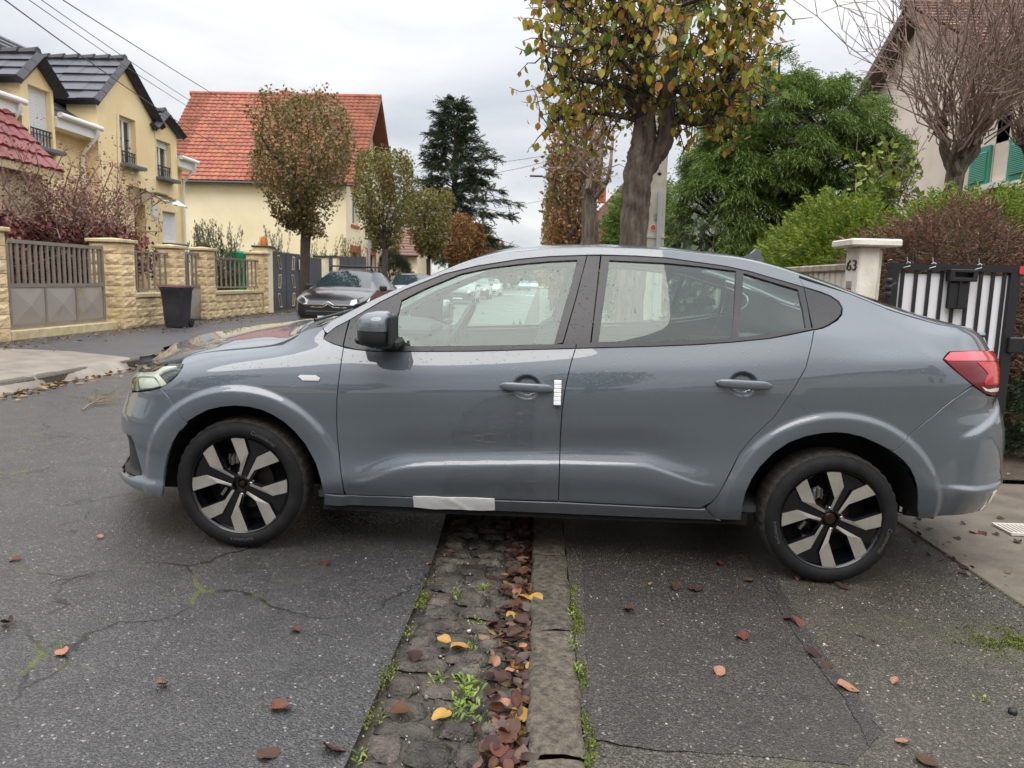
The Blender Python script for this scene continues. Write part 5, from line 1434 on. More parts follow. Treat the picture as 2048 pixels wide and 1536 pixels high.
# wheelie bin
def bin_():
    bx = gpt(352, 655); X, Y = -7.45, fy(352, -7.45); zb = GZ - .02
    s = (fz(352, 572, X) - zb) / 1.04
    t = thing('wheelie_bin', 'black plastic wheelie bin with dark red lid on the far pavement', 'bin', (X, Y, zb))
    m = MB(); pr = [(0, .06), (.03, .03)]
    V = []; F = []
    lev = [(.03, .215, .24), (.08, .225, .25), (.5, .25, .275), (.93, .28, .31), (.96, .30, .33), (.99, .30, .33)]
    for z, hx, hy in lev:
        b = .05
        for (a, c) in ((hx, hy - b), (hx - b, hy), (-hx + b, hy), (-hx, hy - b), (-hx, -hy + b), (-hx + b, -hy), (hx - b, -hy), (hx, -hy + b)):
            V.append((X + a * s, Y + c * s, zb + z * s))
    for i in range(len(lev) - 1):
        for j in range(8): F.append((i * 8 + j, i * 8 + (j + 1) % 8, (i + 1) * 8 + (j + 1) % 8, (i + 1) * 8 + j))
    F.append(tuple(range(8))[::-1]); m.add(V, F); m.build('body', BINM, t, 'auto')
    m = MB(); m.box((X, Y, zb + 1.015 * s), (.62 * s, .68 * s, .04 * s), bev=.015); m.box((X, Y, zb + 1.045 * s), (.5 * s, .56 * s, .03 * s), bev=.012); m.build('lid', BINL, t)
    for dy in (-.0,):
        pass
    for dx in (-.23, .23):
        m = MB(); m.lathe([(.0, -.025), (.06, -.025), (.095, -.02), (.1, 0), (.095, .02), (.06, .025), (.0, .025)], (X + dx * s, Y + .25 * s, zb + .10), 'X', 20); m.build('wheel', BLACK, t, 'auto')
    m = MB(); m.tube([(X - .22 * s, Y + .36 * s, zb + .95 * s), (X + .22 * s, Y + .36 * s, zb + .95 * s)], .015, 8); m.build('handle', BINM, t)
BINM = mat('bin_plastic', srgb(40, 40, 46), .45, col2=srgb(56, 55, 60), scale=4); BINL = mat('bin_lid', srgb(84, 44, 50), .45)
bin_()
# plastered pillar with beacon, dark gate and beyond
t = thing('beacon_pillar', 'plastered cream pillar with black cap and orange beacon by the dark gate', 'gate pillar', (FX - .2, fy(542), GZ))
zt = fz(540, 496); m = MB(); m.box((FX - .2, fy(541), (GZ + zt) / 2), (.4, .42, zt - GZ)); m.build('shaft', RENDER2, t)
m = MB(); m.box((FX - .2, fy(541), zt + .03), (.52, .54, .06), bev=.01); m.build('cap', ANTH, t)
m = MB(); m.lathe([(.09, .06), (.09, .10), (.075, .24), (.05, .32), (0, .34)], (FX - .2, fy(541), zt), 'Z', 16); m.build('beacon', mat('amber_beacon', srgb(225, 120, 30), .3), t, 'auto')
ya, yb = fy(546), fy(601); zt, zb = fz(546, 504), GZ + .05
t = thing('panel_gate', 'dark grey double gate with six pale diamond insets', 'gate', (FX - .05, (ya + yb) / 2, GZ))
for k in range(2):
    for r in range(3):
        a = ya + (yb - ya) * k / 2; b = ya + (yb - ya) * (k + 1) / 2; z0 = zb + (zt - zb) * r / 3; z1 = zb + (zt - zb) * (r + 1) / 3
        m = MB(); m.box((FX - .05, (a + b) / 2, (z0 + z1) / 2), (.04, b - a - .05, z1 - z0 - .04)); m.build('panel', ANTH, t)
        c = MB(); yc, z_ = (a + b) / 2 , (z0 + z1) / 2; sk = .06 * (1 if (k + r) % 2 else -1); w_, h_ = .12, .20
        Q = [(yc - w_ + sk, z_ + h_), (yc + w_ * .6 + sk, z_ + h_), (yc + w_ - sk, z_ - h_), (yc - w_ * .6 - sk, z_ - h_)]
        for i in range(4):
            p, q = Q[i], Q[(i + 1) % 4]; c.tube([(FX - .022, *p), (FX - .022, *q)], .016, 4)
        c.build('diamond_inset', COPING, t)
m = MB()
for k in range(3): m.box((FX - .05, ya + (yb - ya) * k / 2, (zb + zt) / 2), (.06, .06, zt - zb + .06))
for r in range(4): m.box((FX - .05, (ya + yb) / 2, zb + (zt - zb) * r / 3), (.055, yb - ya, .05))
m.build('frame', ANTH, t)
for i, (pa, lab) in enumerate(((654, 'plastered post with dark cap right of the first street tree, nearer one'), (676, 'plastered post with dark cap and round hole, farther one'))):
    t = thing('gate_post', lab, 'gate post', (FX - .2, fy(pa), GZ)); zt = fz(pa, 515)
    m = MB(); m.box((FX - .2, fy(pa), (GZ + zt) / 2), (.4, .5, zt - GZ)); m.build('shaft', RENDER2, t); m = MB(); m.box((FX - .2, fy(pa), zt + .03), (.5, .6, .06)); m.build('cap', ANTH, t)
m = MB(); q_ = onX(600, 530, FX + .02); m.box((FX + .03, q_[1], q_[2]), (.06, .16, .34), bev=.01); tag(m.build('letter_box', PVC), 'slim white letter box at the right end of the dark grey gate', 'letter box')
t = thing('panel_fence', 'dark grey metal fence panels running down the far pavement', 'fence', (FX - .1, 34, GZ))
for a, b in ((607, 648), (659, 670), (683, 700), (700, 715), (715, 727), (727, 736)):
    m = MB(); ya, yb = fy(a), fy(b); zt = fz(a, 513); m.box((FX - .1, (ya + yb) / 2, (GZ + zt) / 2), (.05, yb - ya - .06, zt - GZ)); m.build('panel', ANTH, t)
m = MB(); yq = fy(487, FX - .8); m.box((FX - .9, yq, (GZ + fz(487, 503, FX - .8)) / 2), (.6, .7, fz(487, 503, FX - .8) - GZ), bev=.05)
o = m.build('garden_box', mat('green_plastic', srgb(24, 140, 98), .5)); tag(o, 'bright green plastic box behind the taupe railing', 'garden box')
# ---------------------------------------------------------------- yellow terrace with dark roofs
HX = -11.0
def hy(px, X=HX): return float(onX(px, 400, X)[1])
def hz(px, py, X=HX): return float(onX(px, py, X)[2])
def roof_tiles(parent, o, u, v, nu, nv, m, name='roof_tile', thick=.05, limit=300, lap=.35, curve=.0, order=None):
    """courses of tiles on the plane o + a*u + b*v (v runs up the slope)"""
    o, u, v = map(lambda q: np.array(q, float), (o, u, v)); nrm = np.cross(u, v); nrm /= np.linalg.norm(nrm)
    if nrm[2] < 0: nrm = -nrm
    du, dv = u / nu, v / nv; lu, lv = np.linalg.norm(du), np.linalg.norm(dv)
    uh, vh = du / lu, dv / lv
    # one tile: bowed sheet with a thick lower edge
    n = 5; V = []; 
    for j, (b, h) in enumerate(((-lv * lap * .5, thick), (lv * .98, .004))):
        for i in range(n):
            a = lu * (i / (n - 1)) * .985; hh = h + curve * math.sin(PI * i / (n - 1))
            V.append(tuple(uh * a + vh * b + nrm * hh))
    for i in range(n): V.append(tuple(uh * lu * (i / (n - 1)) * .985 - vh * lv * lap * .5 + nrm * -.01))
    F = [(i, i + 1, n + i + 1, n + i) for i in range(n - 1)] + [(2 * n + i, 2 * n + i + 1, i + 1, i) for i in range(n - 1)]
    me = bpy.data.meshes.new(name); me.from_pydata(V, [], F); me.materials.append(m); me.update()
    allt = [(i, j) for j in range(nv) for i in range(nu)]
    if order: allt.sort(key=order)
    rng = np.random.default_rng(3)
    for (i, j) in allt[:limit]:
        ob = bpy.data.objects.new(name, me); COL.objects.link(ob); ob.parent = parent; ob.matrix_parent_inverse = WM[parent.name].inverted(); ob.location = o + du * i + dv * j + nrm * (.004 * (j % 2) + rng.normal(0, .003))
    rest = allt[limit:]
    if rest:
        P = np.array([o + du * i + dv * j for i, j in rest]); bf = []
        tri = [t for q in F for t in ((q[0], q[1], q[2]), (q[0], q[2], q[3]))]
        scatter(V, tri, np.tile(np.eye(3), (len(P), 1, 1)), P, name + 's', m, parent)
def slab(parent, name, pts, th, m):
    P = [np.array(p, float) for p in pts]; n = np.cross(P[1] - P[0], P[2] - P[0]); n /= np.linalg.norm(n)
    if n[2] < 0: n = -n
    k = len(P); V = [p - n * .012 for p in P] + [p - n * th for p in P]
    b = MB(); b.add(V, [tuple(range(k)), tuple(range(2 * k - 1, k - 1, -1))] + [(i, (i + 1) % k, k + (i + 1) % k, k + i) for i in range(k)]); return b.build(name, m, parent)
t = HOUSE1 = thing('terraced_house', 'yellow rendered terrace with dark tiled gables and white gutters', 'house', (HX - 3, 19, GZ))
yA, yB = hy(-330), hy(387); XM = HX - .35; ZE = hz(370, 325, XM)
eave = ZE
# front wall in one piece with openings framed by window parts set into reveals
def wall_rects(y0, y1, z0, z1, holes):
    ys = sorted(set([y0, y1] + [h[k] for h in holes for k in (0, 1)])); zs = sorted(set([z0, z1] + [h[k] for h in holes for k in (2, 3)])); out = []
    for a, b in zip(ys[:-1], ys[1:]):
        for c, d in zip(zs[:-1], zs[1:]):
            if any(h[0] <= (a + b) / 2 <= h[1] and h[2] <= (c + d) / 2 <= h[3] for h in holes): continue
            out.append((a, b, c, d))
    return out
def wall_x(parent, name, X, th, y0, y1, z0, z1, holes, m):
    b = MB()
    for a, c, d, e in wall_rects(y0, y1, z0, z1, holes): b.box((X - th / 2, (a + c) / 2, (d + e) / 2), (th, c - a, e - d))
    # drop inner doubled faces
    o = b.build(name, m, parent); bm = bmesh.new(); bm.from_mesh(o.data); bmesh.ops.remove_doubles(bm, verts=bm.verts, dist=.0005)
    seen = {}
    for f in bm.faces:
        k = tuple(sorted(v.index for v in f.verts)); seen.setdefault(k, []).append(f)
    kill = [f for k, fs in seen.items() if len(fs) > 1 for f in fs]
    if kill: bmesh.ops.delete(bm, geom=kill, context='FACES')
    bm.to_mesh(o.data); bm.free(); return o
def hole(p0, p1): return (hy(p0[0]), hy(p1[0]), hz((p0[0] + p1[0]) / 2, p1[1]), hz((p0[0] + p1[0]) / 2, p0[1]))
def gable(yl, yr, yap, zap, zl, holes, X=HX):
    """gabled bay with its roof running back from the street"""
    w = wall_x(t, 'gable_wall', X, .36, yl, yr, GZ, zl, holes, RENDER)
    b = MB(); b.prism([(yl, zl), (yr, zl), (yap, zap)], X - .36, X, 'X'); b.build('gable_head', RENDER, t)
    bm_ = MB(); bm_.box((X - .2 - .36, yl + .1, (GZ + zl) / 2), (.4, .2, zl - GZ)); bm_.box((X - .56, yr - .1, (GZ + zl) / 2), (.4, .2, zl - GZ)); bm_.build('bay_side', RENDER, t)
    D = 4.2; ov = .30; th = .16
    for (ye, s) in ((yl, -1), (yr, 1)):
        sl = (zap - zl) / abs(yap - ye); yo = ye + s * .22; zo = zl - sl * .22
        P = [(X + .12, yo, zo + .17), (X - D, yo, zo + .17), (X - D, yap, zap + .17), (X + .12, yap, zap + .17)]
        slab(t, 'roof_slope', P, th, ROOFDE)
        L_ = math.hypot(yap - yo, zap - zo)
        if s < 0: roof_tiles(t, (X - D, yo, zo + .17), (D + .12, 0, 0), (0, yap - yo, zap - zo), 10, max(3, round(L_ / .36)), ROOFD, thick=.045, limit=70, lap=.25)
        vb = MB(); dirv = np.array([0, yap - yo, zap - zo]); nseg = max(3, round(L_ / .38))
        for k in range(nseg):
            a = np.array([X + .13, yo, zo + .10]) + dirv * k / nseg; c = np.array([X + .13, yo, zo + .10]) + dirv * (k + .96) / nseg
            vb.tube([a, c], .11, 4)
        vb.build('verge_tiles', ROOFDE, t, kind='stuff')
    rb = MB()
    for k in range(11): rb.tube([(X + .1 - k * .40, yap, zap + .17), (X + .1 - k * .40 - .42, yap, zap + .155)], [.125, .095], 8)
    rb.build('ridge_tiles', ROOFDE, t, kind='stuff')
def window(h, X, shutter=0.0, guard=None, sill=True, frame=PVC):
    y0, y1, z0, z1 = h; d = X - .17
    f = MB(); w = .085
    for a, b, c, e in ((y0, y1, z0, z0 + w), (y0, y1, z1 - w, z1)): f.box((d, (a + b) / 2, (c + e) / 2), (.06, b - a, e - c))
    for yq in (y0 + w / 2, y1 - w / 2, (y0 + y1) / 2): f.box((d, yq, (z0 + z1) / 2), (.058, w, z1 - z0 - 2 * w))
    fo = f.build('window', frame, t)
    p = MB(); p.box((d - .02, (y0 + y1) / 2, (z0 + z1) / 2), (.01, y1 - y0 - .02, z1 - z0 - .02)); p.build('pane', PANE, fo)
    if shutter:
        n = max(4, int((z1 - z0) * shutter / .055)); hh = (z1 - z0) * shutter / n; s = MB()
        for k in range(n): s.box((d + .045, (y0 + y1) / 2, z1 - hh * (k + .5)), (.012, y1 - y0 - .01, hh - .006))
        s.build('shutter_slats', SHUT, fo, kind='stuff')
    if sill:
        s = MB(); s.box((X + .03, (y0 + y1) / 2, z0 - .05), (.44, y1 - y0 + .14, .09), bev=.01); s.build('window_sill', SILL, t)
    if guard:
        g = MB(); zt = guard; g.box((X - .04, (y0 + y1) / 2, zt), (.035, y1 - y0, .03)); g.box((X - .04, (y0 + y1) / 2, zt - .10), (.025, y1 - y0, .02)); g.box((X - .04, (y0 + y1) / 2, z0 + .05), (.025, y1 - y0, .02))
        n = 7
        for k in range(n): g.box((X - .04, y0 + (y1 - y0) * (k + .5) / n, (zt + z0) / 2), (.016, .02, zt - z0 - .02))
        g.build('window_guard', IRON, t)
h1 = hole((69, 181), (113, 298)); h2 = hole((246, 238), (277, 331)); h3 = hole((317, 284), (345, 357))
hd = hole((267, 407), (290, 479)); hd = (hd[0], hd[1], GZ, hd[3]); hs = hole((324, 424), (357, 486))
gable(hy(54), hy(118), hy(85), hz(85, 129), hz(118, 185), [h1])
gable(hy(202), hy(314), hy(256), hz(256, 138), hz(202, 203), [h2, hd])
gable(hy(314) + .03, hy(357), hy(331), hz(331, 238), hz(345, 268), [h3, (hs[0], hs[1], hs[2], hs[3])])
gable(hy(-330), hy(-60), hy(-190), hz(85, 129), hz(118, 185), [])
window(h1, HX, .93, hz(91, 262)); window(h2, HX, 0, hz(262, 306)); window(h3, HX, .18, hz(331, 334)); window(hs, HX, 1.0)
dd = MB(); dd.box((HX - .3, (hd[0] + hd[1]) / 2, (hd[2] + hd[3]) / 2), (.06, hd[1] - hd[0], hd[3] - hd[2])); dd.build('front_door', WOODB, t)
wall_x(t, 'front_wall', XM, .25, hy(118), hy(202), GZ, eave - .1, [], RENDER)
wall_x(t, 'front_wall', XM, .25, hy(357), yB, GZ, eave - .1, [], RENDER)
wall_x(t, 'front_wall', XM, .25, hy(-60), hy(54), GZ, eave - .1, [], RENDER)
b = MB(); b.box((XM - 4.0, yB - .12, (GZ + eave) / 2), (7.5, .24, eave - GZ)); b.prism([(XM - .2, eave), (XM - 7.7, eave), (XM - 4, eave + 2.7)], yB - .24, yB, 'Y'); b.build('end_wall', RENDER, t)
# main roof and eaves
slab(t, 'roof_slope', [(XM + .15, yA, eave), (XM + .15, yB + .15, eave), (XM - 4, yB + .15, eave + 3.0), (XM - 4, yA, eave + 3.0)], .18, ROOFDE)
slab(t, 'roof_slope', [(XM - 8.2, yA, eave), (XM - 8.2, yB + .15, eave), (XM - 4, yB + .15, eave + 3.0), (XM - 4, yA, eave + 3.0)], .18, ROOFDE)
roof_tiles(t, (XM + .15, yA, eave + .01), (0, yB + .15 - yA, 0), (-4.15, 0, 3.0), 34, 14, ROOFD, thick=.04, limit=60, lap=.2, order=lambda q: -q[0] + q[1] * 2)
for (a, c) in ((118, 202), (357, 395), (-60, 54)):
    ya, yb = hy(a) + .02, min(hy(c) - .02, yB + .12)
    f = MB(); f.box((XM + .20, (ya + yb) / 2, eave - .17), (.40, yb - ya, .24)); f.build('eave_box', PVC, t)
    f = MB(); f.tube([(XM + .47, ya, eave - .02), (XM + .47, yb, eave - .02)], .065, 10); go = f.build('gutter', PVC, t, 'auto')
    f = MB(); yp = yb - .18
    f.tube([(XM + .47, yp, eave - .08), (XM + .46, yp, eave - .22), (XM + .10, yp - .02, eave - .62), (XM + .07, yp - .02, eave - .9), (XM + .07, yp - .02, GZ)], .045, 10); f.build('downpipe', PVC, go, 'auto')
# glazed canopy on iron brackets over the door
c = MB(); yc0, yc1 = hy(258), hy(303); zc = hz(270, 374); V = []; F = []
n = 9
for i in range(n):
    u = i / (n - 1); 
    for q in (0, .02): V += [(HX + u * 1.0, yc0, zc - .42 * u ** 1.8 - q), (HX + u * 1.0, yc1, zc - .42 * u ** 1.8 - q)]
for i in range(n - 1): F += [(4 * i, 4 * i + 1, 4 * i + 5, 4 * i + 4), (4 * i + 2, 4 * i + 6, 4 * i + 7, 4 * i + 3)]
c.add(V, F); cp = c.build('door_canopy', CLEAR, t)
c = MB()
for yq in (yc0, (yc0 + yc1) / 2, yc1):
    c.tube([(HX + i / 8 * 1.0, yq, zc - .42 * (i / 8) ** 1.8 - .03) for i in range(9)], .016, 6); c.tube([(HX + .02, yq, zc - .42), (HX + .45, yq, zc - .15)], .014, 6); c.tube([(HX + .01, yq, zc), (HX + .01, yq, zc - .45)], .014, 6)
c.build('bracket', IRON, cp, kind='stuff')
c = MB(); c.box((HX + .01, hy(308), hz(308, 422)), (.02, .3, .34)); c.build('wall_plate', PVC, t)
# ---------------------------------------------------------------- low house with red tiles at the left edge
t = thing('red_roof_house', 'low cream house with wine red tiled roof at the left edge', 'house', (-11, 12, GZ))
XR = -10.0; yE = float(onX(122, 343, XR)[1]); zE = float(onX(122, 343, XR)[2])
b = MB(); b.box((XR - 3.2, yE - 3.6, (GZ + zE) / 2), (6.0, 6.6, zE - GZ)); b.build('wall', RENDER2, t)
run = 2.9; rise = run * 1.12
slab(t, 'roof_slope', [(XR, yE - 7, zE), (XR, yE, zE), (XR - run, yE, zE + rise), (XR - run, yE - 7, zE + rise)], .14, ROOFR)
slab(t, 'roof_slope', [(XR - 2 * run, yE - 7, zE), (XR - 2 * run, yE, zE), (XR - run, yE, zE + rise), (XR - run, yE - 7, zE + rise)], .14, ROOFR)
b = MB(); b.prism([(XR - .2, zE), (XR - 2 * run + .2, zE), (XR - run, zE + rise - .1)], yE - .45, yE - .25, 'Y'); b.build('gable_head', RENDER2, t)
roof_tiles(t, (XR + .02, yE - 7, zE + .01), (0, 7, 0), (-run, 0, rise), 22, 12, ROOFR, thick=.05, limit=130, lap=.3, curve=.035, order=lambda q: -q[0])
f = MB(); f.box((XR + .03, yE - 3.5, zE - .09), (.06, 7, .16)); f.build('fascia', COPING, t)
a = onX(4, 330, XR - .62); f = MB(); 
q0 = np.array([XR - .75, yE - 3.2, zE + .75 * 1.12 + .12]); q1 = np.array([0, 1.1, 0]); q2 = np.array([-.55, 0, .62])
f.add([q0, q0 + q1, q0 + q1 + q2, q0 + q2], [(0, 1, 2, 3)]); rw = f.build('roof_window', PVC, t)
# ---------------------------------------------------------------- cream house with the big orange gable roof
Y2 = 36.0
t = HOUSE2 = thing('gabled_house', 'big cream house with orange tiled roof and brick framed windows', 'house', (-14, 40, GZ))
cx = lambda px, py=400, Y=Y2: float(onY(px, py, Y)[0])
Xg = cx(692); ze = float(onY(450, 350, Y2)[2]); Yr = 40.2; zr = float(onY(560, 191, Yr)[2]); Xl = float(onY(396, 192, Yr)[0]); Y3 = 2 * Yr - Y2
zo = ze - .02
b = MB(); b.box(((Xg + Xl) / 2, Y2 + .15, (GZ + ze) / 2), (Xg - Xl, .3, ze - GZ)); b.build('side_wall', RENDER2, t)
W2 = []
def hole2(p0, p1): 
    ya, yb = float(onX(p0[0], 400, Xg)[1]), float(onX(p1[0], 400, Xg)[1]); pm = (p0[0] + p1[0]) / 2
    return (ya, yb, float(onX(pm, p1[1], Xg)[2]), float(onX(pm, p0[1], Xg)[2]))
k1 = (37.0, 38.6, GZ + .2, 2.55); k2 = (37.1, 38.3, 3.9, 5.5); k3 = (40.5, 42.2, 1.2, 2.55); k4 = (40.6, 42, 3.9, 5.5)
wall_x(t, 'front_wall', Xg, .3, Y2 + .3, Y3, GZ, ze, [k1, k2, k3, k4], RENDER2)
b = MB(); b.prism([(Y2, ze), (Y3, ze), (Yr, zr - .25)], Xg - .3, Xg, 'X'); b.build('gable_head', RENDER2, t)
window(k1, Xg, 0, None, False, WOODB); window(k2, Xg, 0, None, False); window(k3, Xg, 0, None, False, WOODB); window(k4, Xg, 0, None, False)
for o in [c for c in HOUSE1.children if False]: pass
b = MB()
for k in (k1, k2, k3, k4):
    b.box((Xg + .02, (k[0] + k[1]) / 2, k[3] + .16), (.05, k[1] - k[0] + .5, .32)); b.box((Xg + .02, (k[0] + k[1]) / 2, k[2] - .08), (.08, k[1] - k[0] + .4, .14))
    if k[2] < 2: b.box((Xg + .02, k[0] - .11, (k[2] + k[3]) / 2), (.045, .22, k[3] - k[2])); b.box((Xg + .02, k[1] + .11, (k[2] + k[3]) / 2), (.045, .22, k[3] - k[2]))
b.build('brick_trim', BRICKR, t, kind='stuff')
ov = .75
sl = (zr - ze) / (Yr - Y2)
for (ya, s) in ((Y2, -1), (Y3, 1)):
    P = [(Xl - .3, ya + s * .35, ze - sl * .35 + .1), (Xg + ov, ya + s * .35, ze - sl * .35 + .1), (Xg + ov, Yr, zr), (Xl - .3, Yr, zr)]
    slab(t, 'roof_slope', P, .16, ROOFO if s < 0 else WOODB)
roof_tiles(t, (Xl - .3, Y2 - .35, ze - sl * .35 + .11), (Xg + ov - Xl + .3, 0, 0), (0, Yr - Y2 + .35, zr - ze + sl * .35 - .1), 38, 24, ROOFO, thick=.05, limit=300, lap=.3, curve=.03, order=lambda q: q[0] if q[0] > 3 else 99)
b = MB(); b.tube([(Xl - .4, Yr, zr + .02), (Xg + ov + .05, Yr, zr + .02)], .13, 8); b.build('ridge', ROOFO, t)
b = MB(); b.tube([(Xl - .3, Y2 - .42, ze - sl * .35), (Xg + ov, Y2 - .42, ze - sl * .35)], .07, 8); b.build('gutter', ANTH, t)
for s, ya in ((-1, Y2), (1, Y3)):
    b = MB(); b.tube([(Xg + ov - .03, ya + s * .35, ze - sl * .35 + .02), (Xg + ov - .03, Yr, zr - .06)], .10, 4); b.build('barge_board', WOODB, t)
b = MB(); b.box((cx(575, 250, 41), 41, zr - .15), (.5, .9, 1.0)); b.build('chimney', BRICKR, t)
# farther house with brown tiles
t = thing('distant_house', 'cream house end with brown tiled roof between the second and third street trees', 'house', (-9, 52, GZ))
p = onY(838, 470, 52); b = MB(); b.box((p[0] - 3.0, 56, 1.6), (5.6, 7, 2.9)); b.build('wall', RENDER2, t)
BRT = mat('brown_roof_tile', srgb(128, 96, 84), .7, obrand=.1)
x1 = float(onY(836, 500, 52)[0]); zE = float(onY(800, 510, 52)[2]); zR = float(onY(805, 452, 54)[2])
slab(t, 'roof_slope', [(x1 - 6.5, 52, zE), (x1, 52, zE), (x1, 55.5, zR), (x1 - 6.5, 55.5, zR)], .15, BRT)
roof_tiles(t, (x1 - 6.5, 52, zE), (6.5, 0, 0), (0, 3.5, zR - zE), 18, 10, BRT, thick=.06, limit=0, lap=.3)
# ---------------------------------------------------------------- left plants
LX = -6.3
ST = [(610, 206, 185, .13, BROWNLEAF, 15000, .085, 'clipped street tree with dense brown and olive crown before the orange roof'),
      (768, 306, 118, .12, OLIVELEAF, 9500, .11, 'second clipped street tree with yellow green crown, right of the orange roof'),
      (858, 383, 92, .12, OLIVELEAF, 5000, .16, 'third street tree with rounded olive crown before the dark cedar'),
      (912, 428, 70, .12, ORANGELEAF, 3500, .2, 'fourth street tree turning reddish orange'),
      (944, 447, 52, .12, ORANGELEAF, 2600, .24, 'fifth street tree in yellow orange leaf'),
      (968, 468, 40, .12, ORANGELEAF, 2000, .28, 'sixth and farthest of the orange street trees in the left row')]
for i, (px, top, wpx, tr, lm, nl, ls, lab) in enumerate(ST):
    y = float(onX(px, 560, LX)[1]); zt = float(onX(px, top, LX)[2]); w = wpx / FPX * y
    crown_tree('street_tree', lab, LX, y, .14, zt - .14, w, w * 1.05, tr, 2.35 if i == 0 else 2.3, lm, nl, ls, 'clipped street trees on the left', 20 + i, taper=.62, top_round=.2)
# cedar
def cedar():
    rng = np.random.default_rng(5); Y = 72.0; b = onY(905, 500, Y); X = b[0]; zt = float(onY(910, 196, Y)[2])
    t = thing('cedar', 'tall dark green cedar with drooping layered branches against the sky', 'tree', (X, Y, .1))
    mb = MB(); bark_tube(mb, [(X, Y, 0), (X + .1, Y, zt * .5), (X + .3, Y, zt)], [.5, .3, .04], 8, .05, 1, 3)
    P = []; D = []
    for k in range(105):
        u = (k / 105) ** .9; z = 2.8 + (zt - 3.0) * u; a = k * 2.4 + rng.normal(0, .3)
        env = 5.9 * (1 - u) ** .66 * (1 + .30 * math.sin(k * 1.7)) + .4
        n = int(26 + 90 * (1 - u)); L_ = env * rng.uniform(.7, 1.05)
        dirv = np.array([math.cos(a), math.sin(a), .25 + .4 * u]); 
        ts = rng.uniform(.12, 1, n) ** .75
        side = np.array([-math.sin(a), math.cos(a), 0])
        pts = np.array([X, Y, z]) + dirv * (ts * L_)[:, None] + side * (rng.normal(0, .16, n) * L_ * (1.15 - ts))[:, None]
        pts[:, 2] -= .32 * L_ * ts ** 2.2 + rng.uniform(0, .25, n)
        P.append(pts); D.append(np.tile(dirv + np.array([0, 0, -.35]), (n, 1)) + rng.normal(0, .45, (n, 3)))
        mb.tube([(X, Y, z), tuple(np.array([X, Y, z]) + dirv * L_ * .5), tuple(np.array([X, Y, z]) + dirv * L_ * .85 - np.array([0, 0, .2 * L_]))], [.07, .04, .015], 4)
    mb.build('trunk', BARKD, t, kind=None)
    P = np.vstack(P); D = np.vstack(D); fr = frond(5, .35, .10, .36, 2)
    scatter(fr[0], fr[1], rot_dir(D, rng, .5) * (rng.uniform(.7, 1.5, len(P)) * .66)[:, None, None], P, 'crown', DKGREEN, t)
cedar()
# olive shrubs behind the railings
for i, (px, py, w, X, lab) in enumerate([(405, 455, .8, -9.3, 'thin grey green shrub left of the olive shrub by the yellow house corner'), (448, 450, 1.4, -9.2, 'tallest silvery olive shrub behind the taupe railing'), (545, 460, 1.5, -9.6, 'loose silvery shrub behind the orange beacon'), (640, 478, 2.6, -9.4, 'low brownish shrub behind the first street tree'), (700, 480, 1.6, -9.2, 'small olive brown shrub beside the brick framed door')]):
    y = float(onX(px, 500, X)[1]); zt = float(onX(px, py, X)[2]); rng = np.random.default_rng(40 + i)
    t = thing('garden_shrub', lab, 'shrub', (X, y, GZ), 'shrubs in the front gardens'); mb = MB(); P = []; D = []
    for k in range(46):
        a = rng.uniform(0, 2 * PI); rr = rng.uniform(.2, 1) * w / 2; tip = np.array([X + rr * math.cos(a), y + rr * math.sin(a), GZ + (zt - GZ) * rng.uniform(.55, 1.05)])
        bp_ = branch_path((X + .2 * rr * math.cos(a), y + .2 * rr * math.sin(a), GZ), tip, rng, 5, .2); mb.tube(bp_, np.linspace(.014, .004, 6), 4)
        bp_ = np.array(bp_); ts = rng.uniform(.25, 1, 60) * 5; ii = np.minimum(ts.astype(int), 4)
        P.append(bp_[ii] + (bp_[ii + 1] - bp_[ii]) * (ts - ii)[:, None] + rng.normal(0, .03, (60, 3))); D.append(np.tile((bp_[-1] - bp_[0]), (60, 1)) + rng.normal(0, .6, (60, 3)))
    mb.build('stems', BARKD, t, kind='stuff'); P = np.vstack(P); D = np.vstack(D)
    R = rot_dir(D, rng, 3) * (rng.uniform(.07, .13, len(P)))[:, None, None]; R[:, :, 1] *= .5
    scatter(SMALL_V, SMALL_F, R, P, 'foliage', OLIVE if i < 3 else OLIVELEAF, t)
